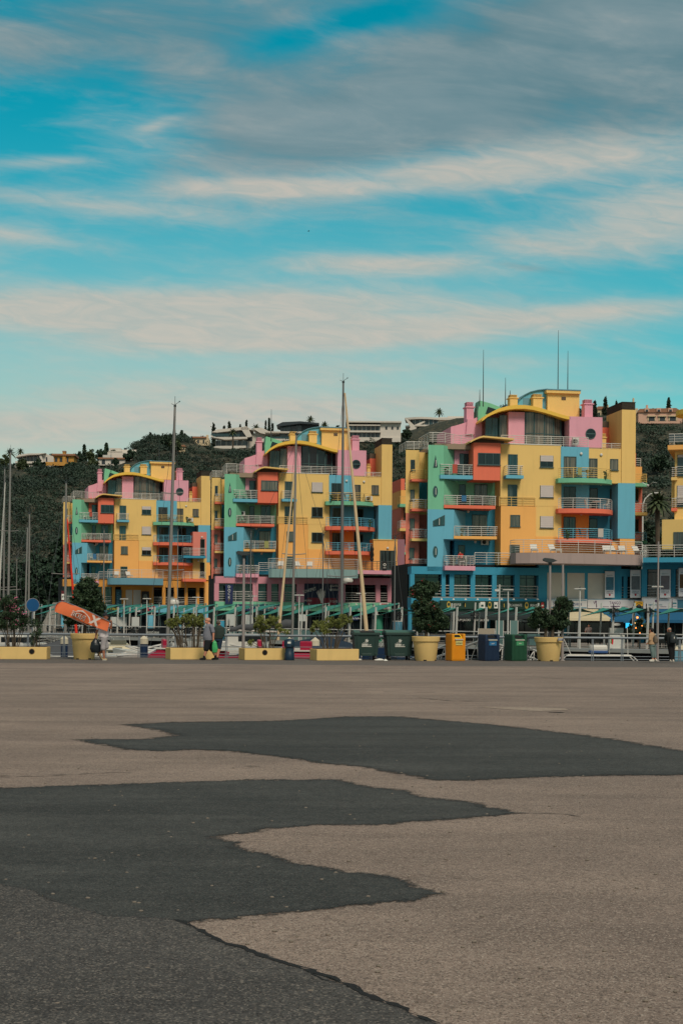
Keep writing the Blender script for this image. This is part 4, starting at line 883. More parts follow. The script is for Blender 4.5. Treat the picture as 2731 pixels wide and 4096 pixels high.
# ---- signs of the pink podium
s, w, h = sign(F2, 177, 230, 1200, 1335, -.75, NAV, 'vertical_sign', 'navy vertical sign reading DOCK 7', c2, 'sign')
for i, ch in enumerate('DOCK7'): text('lettering', ch, h * .19, GLD if i == 4 else WIN, s, facing(0, -.012, h * (.88 - .18 * i)))
s, w, h = sign(F2, 248, 386, 1336, 1382, -.62, NAV, 'bar_sign', 'navy band reading DOCK 7 on the green fascia', c2, 'sign'); text('lettering', 'DOCK 7', h * .7, WIN, s, facing(0, -.012, h * .5))
for x0, x1, lb in ((392, 476, 'left dark band reading WITE SUSHI beside the navy one'), (484, 556, 'right dark band reading WITE SUSHI behind the pale furled sail')):
    s, w, h = sign(F2, x0, x1, 1336, 1382, -.62, DTE, 'sushi_sign', lb, c2, 'sign'); text('lettering', 'WITE SUSHI', h * .48, WIN, s, facing(0, -.012, h * .5), sx=.82); flat(s, 'red_dot', oval(.05, h * .36, h * .17, h * .17), RDI, .012, -.02)
s, w, h = sign(F2, 727, 962, 1193, 1342, -.42, mat('night_blue_banner', (20, 40, 66), .5, .15, 2), 'bowling_banner', 'large dark blue bowling banner with exploding white pins on the pink wall', c2, 'banner', d=.04)
flat(s, 'red_floor', rc(-w * .42, w * .44, h * .02, h * .34), mat('lane_red_print', (120, 34, 48), .5, .4, 2))
f = MB(); rnd = random.Random(2)
for i in range(11): a = R(40 + 10 * i); f.prism([(-.09 + .02 * i * .5, h * .1), (.05 + .02 * i * .5, h * .1), (.04 + math.cos(a) * h * .3, h * .35 + math.sin(a) * h * rnd.uniform(.25, .5)), (-.02 + math.cos(a) * h * .3, h * .35 + math.sin(a) * h * .4)], -.016 - i * .001, -.012, 'y')
f.build('splash_print', WIN, s)
text('lettering', 'BOWSPRIT', h * .22, WIN, s, Matrix.Translation((-w * .35, -.014, h * .68)) @ Matrix.Rotation(-.28, 4, 'Y') @ Matrix.Rotation(R(90), 4, 'X'), sx=.62)
text('lettering', 'ALBUFEIRA', h * .15, WIN, s, facing(w * .39, -.014, h * .9), sx=.6); text('lettering', 'MARINA', h * .15, WIN, s, facing(w * .41, -.014, h * .72), sx=.6); text('lettering', 'FAMILY FUN', h * .12, WIN, s, facing(-w * .41, -.014, h * .2), sx=.6); text('lettering', '3 15 €8', h * .16, WIN, s, facing(w * .37, -.018, h * .17), sx=.7)
flat(s, 'anchor', [(w * .27, h * .95), (w * .29, h * .95), (w * .29, h * .72), (w * .33, h * .78), (w * .28, h * .64), (w * .23, h * .78), (w * .27, h * .72)], WIN)
s, w, h = sign(F2, 1250, 1311, 1328, 1370, -.62, SGW, 'poster', 'small red and white poster on the green band', c2, 'poster'); flat(s, 'red_print', rc(-w * .3, w * .48, h * .08, h * .92), RDI); text('lettering', 'BOWLING', h * .26, WIN, s, facing(w * .1, -.02, h * .68), sx=.8)
u, z = F2.loc(1620, 2409, -1.3); p = F2.o + Vector((u * F2.c + 1.3 * F2.s, u * F2.s - 1.3 * F2.c)); s = thing('round_sign', 'round black sign with crossed cutlery under the passage', 'sign', (p.x, p.y, DECK + z - .6), F2.yaw)
flat(s, 'disc', oval(0, .6, .62, .62, 28), BLK, .06, 0); flat(s, 'lettering_bar', rc(-.4, .4, .5, .66), WIN); flat(s, 'lettering_bar', rc(-.22, .22, .26, .4), WIN); flat(s, 'crossed_cutlery', [(-.15, .8), (-.11, .78), (.15, 1.04), (.11, 1.06)], WIN); flat(s, 'crossed_cutlery', [(.15, .8), (.11, .78), (-.15, 1.04), (-.11, 1.06)], WIN, .012, -.02)
def pin(loc, lean, label):
    t = thing('bowling_pin', label, 'bowling pin', loc, F2.yaw, 'giant bowling pins on the green band'); M = Matrix.Rotation(lean, 4, 'Y')
    prof = [(.02, 0), (.10, .01), (.15, .14), (.17, .26), (.13, .42), (.075, .54), (.065, .60), (.085, .68), (.085, .74), (.05, .80), (.01, .82)]
    MB().lathe(prof, n=16).move(M).build('pin_body', mat('pin_white', (214, 208, 202), .35, .04, 3), t, True); MB().lathe([(.088, .525), (.086, .555)], n=16).lathe([(.076, .575), (.075, .60)], n=16).move(M).build('stripe', BLK, t)
for px, py, ln, lb in ((1178, 2441, .0, 'upright white bowling pin left of the bowling banner'), (1238, 2442, -.1, 'white bowling pin under the left corner of the banner'), (1303, 2441, -.5, 'tilted white bowling pin under the middle of the banner'),
                       (1436, 2440, -.5, 'tilted white bowling pin left of the leaning cream furled sail'), (1505, 2440, -.5, 'tilted white bowling pin right of the leaning cream furled sail'), (1553, 2441, -.12, 'white bowling pin over the small red poster')):
    u, z = F2.loc(px, py, -.75); p = F2.o + Vector((u * F2.c + .75 * F2.s, u * F2.s - .75 * F2.c)); pin((p.x, p.y, DECK + z), ln, lb)
# ---- signs of the ochre podium
s, w, h = sign(F1, 592, 644, 1362, 1500, -.75, DTE, 'vertical_sign', 'dark teal vertical sign reading SHARKYS BAR', c1, 'sign')
text('lettering', 'SHARKYS', h * .2, SLA, s, Matrix.Translation((-w * .12, -.014, h * .42)) @ Matrix.Rotation(R(-90), 4, 'Y') @ Matrix.Rotation(R(90), 4, 'X')); text('lettering', 'BAR', h * .14, SLA, s, Matrix.Translation((w * .25, -.014, h * .5)) @ Matrix.Rotation(R(-90), 4, 'Y') @ Matrix.Rotation(R(90), 4, 'X'))
s, w, h = sign(F1, 517, 606, 1505, 1563, -.8, SGN, 'chip_shop_sign', "dark green sign with yellow lettering Fish 'n' Dip Bar", c1, 'sign'); text('lettering', "Fish 'n' Dip Bar", h * .42, mat('yellow_ink', (226, 206, 60), .6, .05), s, facing(0, -.012, h * .5), sx=.85)
s, w, h = sign(F1, 683, 745, 1510, 1560, -.8, TEI, 'shop_board', 'teal board with pale script left of the black doorway statue', c1, 'sign'); flat(s, 'pale_script', [(-w * .38, h * .4), (-w * .1, h * .75), (w * .1, h * .45), (w * .38, h * .7), (w * .36, h * .55), (w * .1, h * .32), (-w * .1, h * .58), (-w * .36, h * .3)], mat('weathered_pale_ink', (130, 150, 150), .7, .3, 4))
s, w, h = sign(F1, 752, 815, 1510, 1562, -.8, SGW, 'shop_board', 'white board with a blue wave left of the black doorway', c1, 'sign'); flat(s, 'wave_logo', [(-w * .4, h * .1), (-w * .1, h * .15), (-w * .15, h * .7), (-w * .35, h * .8)], NAV)
s, w, h = sign(F1, 822, 890, 1378, 1562, -.9, BLK, 'pub_hanging_board', 'tall black carved pub board with a pale crest', c1, 'sign', d=.2); flat(s, 'crest', oval(0, h * .75, w * .28, h * .12), mat('weathered_ink', (96, 100, 92), .7, .3, 4)); flat(s, 'scroll', rc(-w * .3, w * .3, h * .42, h * .46), mat('weathered_ink', (0, 0, 0)))
u, z = F1.loc(*c1(908, 1530), -1.2); p = F1.o + Vector((u * F1.c + 1.2 * F1.s, u * F1.s - 1.2 * F1.c)); s = thing('round_sign', 'round red and navy beer sign beside the black pub board', 'sign', (p.x, p.y, DECK + z - .6), F1.yaw)
flat(s, 'disc', oval(0, .6, .55, .55, 24), RDI, .06, 0); flat(s, 'centre', oval(0, .6, .38, .38, 20), NAV); flat(s, 'label_stripe', rc(-.3, .3, .56, .7), WIN, .012, -.02)
s, w, h = sign(F1, 102, 140, 1373, 1530, -1.0, mat('maroon_board', (92, 26, 36), .6, .1, 2), 'shop_pylon', 'maroon supermarket board with a fir tree roundel at the far left block', c1, 'sign'); flat(s, 'white_square', rc(-w * .38, w * .42, h * .48, h * .82), WIN); flat(s, 'roundel', oval(0, h * .65, w * .32, w * .32), SGN, .012, -.02); flat(s, 'fir_tree', [(-w * .16, h * .58), (w * .16, h * .58), (0, h * .74)], WIN, .012, -.03)
# ---- awnings over the terraces of the right-hand restaurants
def awning(x0, x1, yt, yb, v0, v1, m, label, F3=F3):
    a, b = F3.loc(x0, yb, v1)[0], F3.loc(x1, yb, v1)[0]; zt = F3.loc(x0, yt, v0)[1]; zb = F3.loc((x0 + x1) / 2, yb, v1)[1]; c = (a + b) / 2; w = b - a; p = F3.o + Vector((c * F3.c - v0 * F3.s, c * F3.s + v0 * F3.c))
    r = thing('awning', label, 'awning', (p.x, p.y, DECK + zb), F3.yaw); d = v1 - v0; t = zt - zb
    MB().add([(-w / 2, 0, t), (w / 2, 0, t), (w / 2, d, 0), (-w / 2, d, 0), (-w / 2, 0, t + .05), (w / 2, 0, t + .05), (w / 2, d, .05), (-w / 2, d, .05)], [(0, 1, 2, 3), (7, 6, 5, 4), (0, 4, 5, 1), (2, 6, 7, 3), (1, 5, 6, 2), (3, 7, 4, 0)]).build('canvas', m, r)
    MB().box(-w / 2, w / 2, d - .02, d + .02, -.22, .02).build('valance', m, r); q = MB()
    for i in range(7): q.tube([(-w / 2 + w * i / 6, 0, t - .03), (-w / 2 + w * i / 6, d, -.03)], .02)
    q.build('awning_arms', WHT, r)
awning(2190, 2440, 2437, 2473, -.7, -4.2, AWC, 'cream fabric awning under the white Tasca sign'); awning(2442, 2580, 2438, 2482, -1.2, -4.5, AWB, 'blue fabric awning under the TANGO sign'); awning(2584, 2960, 2438, 2482, -2.2, -5.0, AWB, 'blue fabric awning at the right edge', F4)
awning(1756, 2178, 2441, 2470, -.7, -3.6, mat('dark_awning', (38, 48, 50), .85, .1, 2), 'dark awning under the long green pub sign')
# ------------------------------------------------------------ leaves, trees
def leafmat(name, a, b, scale=1.2, c=None):
    m = bpy.data.materials.new(name); m.use_nodes = True; t = m.node_tree; p = t.nodes['Principled BSDF']; p.inputs['Roughness'].default_value = .6; p.inputs['Specular IOR Level'].default_value = .3
    co = t.nodes.new('ShaderNodeTexCoord'); n = t.nodes.new('ShaderNodeTexNoise'); n.inputs['Scale'].default_value = scale; n.inputs['Detail'].default_value = 6; n.inputs['Roughness'].default_value = .75
    t.links.new(co.outputs['Object'], n.inputs['Vector']); r = t.nodes.new('ShaderNodeValToRGB'); e = r.color_ramp.elements
    e[0].position = .36; e[0].color = (*lin(a), 1); e[1].position = .66; e[1].color = (*lin(b), 1)
    if c: x = e.new(.76); x.color = (*lin(c), 1)
    t.links.new(n.outputs[0], r.inputs[0]); t.links.new(r.outputs[0], p.inputs['Base Color']); MATS[name] = m; return m
L_DARK = leafmat('dark_evergreen_leaf', (34, 50, 40), (62, 82, 60), 1.0); L_LAUR = leafmat('laurel_leaf', (34, 50, 36), (66, 88, 58), 3.5, (112, 124, 84)); L_OLE = leafmat('oleander_leaf', (84, 92, 44), (132, 138, 70), 4, (160, 156, 92))
L_MID = leafmat('mid_green_leaf', (48, 60, 42), (86, 98, 62), 1.0); L_PALM = leafmat('palm_frond', (44, 56, 40), (84, 96, 62), 1.5); L_SCRUB = leafmat('scrub_leaf', (38, 53, 46), (58, 75, 60), .05, (86, 94, 78)); L_DRY = leafmat('dry_scrub_leaf', (58, 62, 54), (86, 84, 72), .1)
L_CYP = leafmat('cypress_leaf', (26, 36, 28), (50, 62, 44), 1.2); L_DEEP = leafmat('deep_green_leaf', (30, 48, 40), (52, 74, 54), .5)  # last one: dark green foliage of the dense trees at the hill foot
BARK = mat('grey_brown_bark', (84, 74, 62), .9, .25, 6, .4, 20); PINKF = mat('pink_petal', (222, 120, 156), .6, .2, 8); REDF = mat('dark_red_petal', (132, 24, 36), .6, .2, 8)
NPR = np.random.default_rng(11)
def leafmesh(name, pts, size, m, parent=None, aspect=.5, up=0.0, loc=None, var=.4):
    """one quad per leaf at pts, random directions"""
    pts = np.asarray(pts, float); n = len(pts); d = NPR.normal(size=(n, 3)); d[:, 2] += up; d /= np.linalg.norm(d, axis=1)[:, None]
    e = NPR.normal(size=(n, 3)); e -= (e * d).sum(1)[:, None] * d; e /= np.linalg.norm(e, axis=1)[:, None]
    s = size * (1 + var * NPR.uniform(-1, 1, n))[:, None]; a = d * s * .5; b = e * s * .5 * aspect
    V = np.stack([pts - a, pts + b * 1.0 - a * .1, pts + a, pts - b * 1.0 - a * .1], 1).reshape(-1, 3); F = np.arange(4 * n).reshape(n, 4)
    me = bpy.data.meshes.new(name); me.vertices.add(4 * n); me.vertices.foreach_set('co', V.ravel()); me.loops.add(4 * n); me.loops.foreach_set('vertex_index', F.ravel().astype(np.int32))
    me.polygons.add(n); me.polygons.foreach_set('loop_start', np.arange(0, 4 * n, 4, dtype=np.int32)); me.update(calc_edges=True); me.materials.append(m)
    o = bpy.data.objects.new(name, me); COL.objects.link(o)
    if parent: o.parent = parent
    if loc is not None: o.location = loc
    return o
def clumps(n_c, per, c, r, cr, shell=.75):
    """points gathered in clumps inside an ellipsoid, leaving gaps between"""
    d = NPR.normal(size=(n_c, 3)); d /= np.linalg.norm(d, axis=1)[:, None]; k = NPR.uniform(shell ** 3, 1, n_c) ** (1 / 3); k[: n_c // 5] *= NPR.uniform(.2, .9, n_c // 5)
    C = np.asarray(c) + d * k[:, None] * np.asarray(r); out = []
    for q in C:
        p = NPR.normal(size=(per, 3)); p /= np.linalg.norm(p, axis=1)[:, None]; out.append(q + p * (NPR.uniform(.1, 1, per) ** (1 / 2))[:, None] * cr * NPR.uniform(.6, 1.25))
    return np.concatenate(out), C
def tree(name, label, loc, h, w, m, group=None, trunk=.35, n=40, per=40, leaf=.5, kind='round', rz=0, depth=None, cat='tree'):
    r = thing(name, label, cat, loc, rz, group); q = MB()
    if kind == 'round':
        q.tube([(0, 0, -.5), (w * .03, 0, h * trunk * .6), (0, w * .02, h * (trunk + .2))], [h * .03, h * .024, h * .014], 7)
        c = np.array((0, 0, h * (trunk + (1 - trunk) / 2))); P, C = clumps(n, per, c, (w * .42, w * .42, h * (1 - trunk) * .42), w * .14, .55)
        for z in C[: 8]: q.tube([(0, 0, h * trunk * .8), tuple(z)], [h * .014, h * .005], 5)
    elif kind == 'cypress':
        q.tube([(0, 0, -.5), (0, 0, h * .5)], [w * .12, w * .05], 6); P = []
        for i in range(n):
            z = NPR.uniform(.03, 1); rr = w * .5 * (math.sin(min(1, z * 2.6) * math.pi / 2)) * (1 - z ** 2.2) ** .8 + .05; a = NPR.uniform(0, 6.28); k = math.sqrt(NPR.uniform(.3, 1))
            p = NPR.normal(size=(per, 3)) * (w * .10, w * .10, w * .22); P.append(p + (rr * k * math.cos(a), rr * k * math.sin(a), h * z * .97))
        P = np.concatenate(P)
    elif kind == 'fir':
        q.tube([(0, 0, -.5), (0, 0, h * .97)], [w * .07, .03], 6); P = []
        for i in range(n):
            z = (i + .5) / n; rr = w * .55 * (1 - z) ** .8 * (.6 + .4 * ((i * 7) % 5) / 4) + .1; a = i * 2.4
            L = np.linspace(.1, 1, per)[:, None]; p = L * np.array((rr * math.cos(a), rr * math.sin(a), -.12 * rr)) + NPR.normal(size=(per, 3)) * w * .035 + (0, 0, h * (.12 + .86 * z)); P.append(p)
        P = np.concatenate(P)
    q.build('trunk', BARK, r); leafmesh('crown', P, leaf, m, r, .6); return r
def palm(label, loc, h, rr, group='palms on the hillside', m=None, nf=26):
    r = thing('palm_tree', label, 'palm', loc, 0, group); MB().tube([(0, 0, -.5), (.1, 0, h * .5), (0, .1, h)], [min(.34, h * .035 + .1), min(.24, h * .026 + .08), min(.28, h * .03 + .08)], 8).build('trunk', BARK, r)
    q = MB()
    for i in range(nf):
        a = i * 2.399; el = -.35 + 1.6 * (i / nf); L = rr * random.uniform(.85, 1.1); pr = None
        for j in range(7):
            t = j / 6; d = L * t; z = math.sin(el) * d - .55 * rr * t * t * math.cos(el) * 1.1; x = math.cos(el) * d; w = rr * .11 * math.sin(math.pi * min(1, .12 + t * .9)) + .02
            c = Vector((math.cos(a) * x, math.sin(a) * x, h + z)); s = Vector((-math.sin(a), math.cos(a), 0)) * w; s.z = -w * .45
            s2 = Vector((-s.x, -s.y, s.z))
            if pr: q.add([pr[0], c, c + s, pr[0] + pr[1]], [(0, 1, 2, 3)]); q.add([pr[0], c, c + s2, pr[0] + pr[2]], [(3, 2, 1, 0)])
            pr = (c, s, s2)
    q.build('crown', m or L_PALM, r); return r

# ------------------------------------------------------------ the hill
RID = [(-2500, 2300), (-900, 2010), (-300, 1888), (0, 1882), (170, 1880), (300, 1866), (420, 1854), (500, 1832), (560, 1792), (620, 1768), (700, 1762), (790, 1776), (850, 1806), (1000, 1800), (1150, 1772), (1300, 1756), (1450, 1752), (1620, 1742), (1800, 1706), (2000, 1684), (2200, 1672), (2450, 1676), (2600, 1700), (2731, 1706), (3100, 1740), (4200, 1900), (6000, 2250)]
rk = np.array([(x - CX) / FPX for x, y in RID]); re_ = np.array([(CY + ROLL * (x - CX) - y) / FPX for x, y in RID])
def foot(k): return float(np.interp(k, [-.75, -.3, -.2, -.1, 0, .12, .3, .8], [300, 248, 236, 222, 205, 182, 172, 165]))
def ridgeY(k): return float(np.interp(k, [-.75, -.24, -.1, .05, .24, .8], [480, 455, 500, 540, 500, 420]))
def vnoise(x, y, s=1.0):
    def h(i, j): return (math.sin(i * 127.1 + j * 311.7) * 43758.5453) % 1
    x /= s; y /= s; i, j = math.floor(x), math.floor(y); a, b = x - i, y - j; a = a * a * (3 - 2 * a); b = b * b * (3 - 2 * b)
    return (h(i, j) * (1 - a) + h(i + 1, j) * a) * (1 - b) + (h(i, j + 1) * (1 - a) + h(i + 1, j + 1) * a) * b
def hill_z(k, t):
    yf, yr = foot(k), ridgeY(k); Y = yf + (yr - yf) * t; zr = EYE + float(np.interp(k, rk, re_)) * yr
    s = t if t <= 1 else 1; sh = .18 * s + .82 * (s * s * (3 - 2 * s)) ** .9
    z = DECK + (zr - DECK) * sh
    if t > 1: z = zr - (t - 1) * 14
    z += (vnoise(k * Y, Y, 22) - .5) * 5 * min(1, t * 4) * max(0, min(1, (1.0 - t) * 6)) + (vnoise(k * Y, Y, 7) - .5) * 1.6 * min(1, t * 4) * max(0, min(1, (1.0 - t) * 6))
    return k * Y, Y, z
NK, NTt = 170, 56; vs = []; fs = []
for i in range(NK + 1):
    k = -.75 + 1.55 * i / NK
    for j in range(NTt + 1): vs.append(hill_z(k, 1.5 * j / NTt))
for i in range(NK):
    for j in range(NTt): a = i * (NTt + 1) + j; fs.append((a, a + NTt + 1, a + NTt + 2, a + 1))
hm = asphalt('hill_soil', (48, 56, 48), (74, 74, 60), (116, 104, 84), 2.0); 
h = MB().add(vs, fs).build('hill_terrain', hm, None, True); structure(h)
# scrub that nobody could count
CLEAR = [(55, 225, 1800, 1862), (190, 305, 1800, 1856), (330, 545, 1780, 1862), (15, 105, 1862, 1894), (708, 750, 1770, 1802), (765, 840, 1740, 1770), (840, 1010, 1700, 1798), (1010, 1345, 1680, 1758), (1378, 1608, 1680, 1750), (1480, 1870, 1655, 1752), (2374, 2436, 1620, 1670), (2545, 2735, 1610, 1702)]
def scrub(name, m, n, seed, size, keep):
    rnd = random.Random(seed); P = []
    while len(P) < n:
        k = rnd.uniform(-.43, .36); t = rnd.uniform(.0, 1.0) ** .85; x, y, z = hill_z(k, t)
        qx = CX + k * FPX; qy = CY + ROLL * (qx - CX) - (z + 1.2 - EYE) * FPX / y
        if any(a < qx < b and c < qy < d for a, b, c, d in CLEAR): continue
        if keep(vnoise(x + 300, y, 30) * .6 + vnoise(x, y, 9) * .4, t, k) < rnd.random(): continue
        w = size * rnd.uniform(.5, 1.5) * (1 + .5 * (1 - t)); q = NPR.normal(size=(74, 3)); q /= np.linalg.norm(q, axis=1)[:, None]; q[:, 2] = np.abs(q[:, 2]) * .9
        P.append(np.array((x, y, z - .15)) + q * w * NPR.uniform(.5, 1, 74)[:, None])
    return tag(leafmesh(name, np.concatenate(P), .44, m, None, .8), 'dense dark green scrub covering the hillside behind the flats' if m is L_SCRUB else 'dry grey brown scrub scattered over the hillside', 'scrub', None, 'stuff')
scrub('hillside_scrub', L_SCRUB, 10400, 3, 1.6, lambda v, t, k: 1.15 * (v > .40) + .35)
scrub('dry_scrub', L_DRY, 1850, 8, 1.1, lambda v, t, k: .9 * (v < .44) + .05)
# ---- ridge trees, each placed where it stands on the slope
def spot(px, py, dY=0):
    """the point of the hill under a reading of the photo"""
    dx, dy = unroll(px, py); k = dx / FPX; best = None
    if EYE - dy * ridgeY(k) / FPX > hill_z(k, 1.0)[2] + .5: return Vector(hill_z(k, 1.1))      # stands behind the ridge
    for j in range(0, 401):
        t = 1.25 * j / 400; x, y, z = hill_z(k, t); e = abs((EYE - z) * FPX / y - dy)
        if best is None or e < best[0]: best = (e, x, y, z, t)
    return Vector(best[1:4])
def px2m(Y): return Y / FPX
def rtree(kind, px, pt, pb, pw, label, m, group, leaf=.7, n=26, per=26, trunk=.2, name=None):
    b = spot(px, pb); s = b.y / FPX; h = max(at(px, pt, b.y).z - b.z, (pb - pt) * s); w = pw * s
    return tree(name or {'cypress': 'cypress_tree', 'fir': 'conifer_tree', 'round': 'broadleaf_tree'}[kind], label, b, h, w, m, group, trunk, n, per, leaf, kind)
for px, pt, pb, pw, lb in ((567, 1764, 1806, 17, 'short cypress on the left shoulder of the wooded knoll'), (603, 1736, 1790, 18, 'taller cypress on the wooded knoll'), (740, 1738, 1786, 16, 'slim cypress right of the conifer on the knoll'), (854, 1694, 1800, 20, 'tall cypress at the left corner of the white angular villa'),
                       (896, 1702, 1760, 15, 'small cypress behind the white angular villa, left one'), (917, 1685, 1760, 20, 'broad cypress behind the white angular villa roof'), (961, 1694, 1760, 11, 'thin cypress above the white villa roof terrace'), (985, 1680, 1760, 12, 'pointed cypress above the right end of the white villa'),
                       (1063, 1680, 1765, 10, 'thin cypress left of the dark glass villa'), (1090, 1692, 1765, 11, 'short cypress beside the dark glass villa'), (2419, 1590, 1690, 20, 'tall cypress between the pink chimney and the tower'), (2376, 1606, 1690, 16, 'shorter cypress just right of the pink chimney'),
                       (1000, 1758, 1815, 14, 'cypress below the white angular villa'), (2463, 1600, 1660, 13, 'small cypress tip behind the brown tower cap')):
    rtree('cypress', px, pt, pb, pw, lb, L_CYP, 'cypresses along the ridge', .6, 120, 16)
for px, pt, pb, pw, lb in ((338, 1778, 1856, 40, 'ragged conifer left of the white stepped villa'), (426, 1772, 1850, 34, 'conifer close to the white stepped villa'), (727, 1722, 1782, 26, 'small fir on the right of the wooded knoll'), (1076, 1670, 1765, 18, 'fir with visible tiers left of the dark glass villa'), (2672, 1590, 1680, 52, 'large spreading conifer above the pink dormer villa')):
    rtree('fir', px, pt, pb, pw, lb, L_DARK, 'conifers along the ridge', .75, 130, 14)
rt = [(312, 1806, 1862, 46, 'round dark tree right of the ochre house'), (365, 1798, 1858, 50, 'dark tree in the grove before the white stepped villa'), (400, 1790, 1856, 44, 'tall round tree in the grove left of the white villa'), (455, 1788, 1856, 30, 'dark tree touching the white stepped villa'), (375, 1842, 1868, 50, 'flat topped umbrella tree on the white terrace'), (463, 1832, 1868, 26, 'small tree in front of the white stepped villa'),
      (520, 1798, 1850, 56, 'bushy tree on the slope right of the white villa'), (560, 1780, 1840, 60, 'wide bushy tree at the foot of the knoll'), (630, 1748, 1810, 60, 'broad dark crown on the knoll'), (668, 1730, 1800, 50, 'loose pale crown at the top of the knoll'), (700, 1752, 1815, 60, 'wide dark crown on the right of the knoll'), (760, 1770, 1825, 50, 'round tree below the cream hut'),
      (815, 1776, 1830, 52, 'round tree beside the white angular villa terrace'), (1000, 1780, 1835, 60, 'bushy tree below the white villa right end'), (1060, 1776, 1830, 70, 'bushy tree below the dark glass villa'), (1340, 1700, 1760, 60, 'dark bushy crown behind the tall mast'), (1480, 1736, 1775, 70, 'hedge-like tree before the long white house'), (1560, 1728, 1768, 80, 'long bushy tree under the right end of the long white house'),
      (1625, 1716, 1760, 46, 'bushy tree left of the curved white villa'), (2610, 1612, 1680, 70, 'dome shaped tree behind the pink dormer villa'), (2575, 1668, 1760, 60, 'dark tree at the left corner of the pink dormer villa'), (2700, 1672, 1730, 50, 'small tree in front of the pink dormer villa'), (2655, 1735, 1800, 90, 'bushy tree under the stone terrace wall'), (2560, 1752, 1830, 90, 'wide dark tree on the slope right of the tower'),
      (2640, 1820, 1900, 100, 'dark tree mid slope between tower and right-hand building'), (90, 1838, 1885, 50, 'bushy tree under the left white villa'), (160, 1838, 1884, 60, 'leafy tree under the glass front of the left villa'), (240, 1842, 1880, 40, 'dark tree below the ochre house'), (20, 1815, 1880, 40, 'dark tree at the left edge of the ridge'), (290, 1850, 1880, 60, 'low hedge-like tree below the ochre house')]
for i, (px, pt, pb, pw, lb) in enumerate(rt): rtree('round', px, pt, pb, pw, lb, (L_DARK, L_MID, L_DARK)[i % 3], 'broadleaf trees on the ridge', .75, 34, 26, .12)
for px, pt, pb, pr, lb in ((41, 1812, 1880, 26, 'shaggy palm beside the left-most tall mast'), (83, 1806, 1850, 20, 'palm behind the left white villa'), (205, 1824, 1865, 16, 'palm right of the left white villa'), (931, 1728, 1800, 22, 'palm in front of the white angular villa'), (1024, 1712, 1770, 24, 'palm at the right end of the white angular villa'), (1241, 1676, 1730, 20, 'palm on the roof line of the dark glass villa'),
                       (1298, 1698, 1745, 20, 'palm before the pinkish house'), (1755, 1646, 1700, 22, 'palm above the curved white villa'), (810, 1752, 1800, 16, 'palm left of the white angular villa')):
    b = spot(px, pb); s = b.y / FPX; palm(lb, b, max(at(px, pt, b.y).z - b.z, (pb - pt) * s), pr * s * 1.15)
# ---- trees at the foot of the hill
for px, pt, pb, pw, Y, lb in ((262, 2095, 2430, 150, 232, 'tall dark tree at the foot of the hill left of the far block'), (150, 2200, 2430, 190, 228, 'broad dark tree behind the sail-less masts'), (40, 2230, 2440, 200, 226, 'broad dark tree at the left edge behind the masts'), (215, 2210, 2430, 150, 224, 'bushy dark tree above the concrete ramp'), (-60, 2180, 2440, 200, 230, 'dark tree at the far left edge'),
                          (100, 2290, 2440, 130, 218, 'low dark tree behind the blue disc'), (2590, 2050, 2290, 110, 170, 'dark tree between the tower and the right-hand building'), (2690, 2020, 2300, 120, 172, 'dark tree behind the right-hand building'), (2650, 2160, 2300, 120, 166, 'low bushy tree behind the curved street lamp')):
    p = at(px, pb, Y); p.z = DECK; h = (at(px, pt, Y) - p).z; tree('dense_tree', lb, p, h, pw * Y / FPX, L_DEEP if px < 400 else L_DARK, 'dense trees at the foot of the hill', .12, 70, 60, .62)
p = at(2626, 2262, 160); p.z = DECK; palm('tall palm between the tower and the right-hand yellow building', p, (at(2626, 2010, 160) - p).z, 68 * 160 / FPX, 'palm beside the nearest block', L_PALM, 60)

# ------------------------------------------------------------ houses on the ridge
HW = mat('villa_white', (206, 198, 188), .8, .06, 1.0, streak=.15); HO = mat('villa_ochre', (188, 138, 66), .8, .08, 1.0, streak=.15); HP = mat('villa_pink', (204, 164, 144), .8, .06, 1, streak=.15); HC = mat('villa_cream', (200, 180, 148), .8, .06, 1); HD = mat('villa_dark', (48, 58, 64), .5, .1, 1); TIL = mat('clay_roof_tiles', (150, 108, 84), .85, .2, 4, .3, 12)
STN = asphalt('dry_stone', (112, 98, 84), (146, 128, 108), (172, 156, 136), 1.5); HG = glass('villa_glass', (30, 46, 52), .08, (70, 92, 98), 1.2); TANR = mat('tan_roof', (206, 156, 116), .85, .1, 2)
def villa(name, label, px0, px1, pyb, boxes, cat='house', Y=None, group='houses along the ridge'):
    """boxes: (part, material, x0, x1, ytop, ybottom, front v, back v) in photo px at the house's own distance"""
    xm = (px0 + px1) / 2; b = spot(xm, pyb) if Y is None else at(xm, pyb, Y); D = b.y; r = thing(name, label, cat, b, -math.atan2(b.x, b.y) * .3, group)
    X = lambda x: (x - xm) * D / FPX; Z = lambda y: (pyb - y) * D / FPX
    for bx in boxes:
        if bx[0] == '#': bx[1](r, X, Z); continue
        n, m, x0, x1, y0, y1, v0, v1 = bx; MB().box(X(x0), X(x1), v0, v1, Z(y1), Z(y0)).build(n, m, r)
    return r
def pr(n, m, pts, v0, v1): return ('#', lambda r, X, Z: MB().prism([(X(x), Z(y)) for x, y in pts], v0, v1, 'y').build(n, m, r))
def mull(m, x0, x1, y0, y1, k, v):
    def f(r, X, Z):
        q = MB()
        for i in range(k + 1): c = X(x0) + (X(x1) - X(x0)) * i / k; q.box(c - .06, c + .06, v - .06, v, Z(y1), Z(y0))
        q.build('window_frame', m, r)
    return ('#', f)
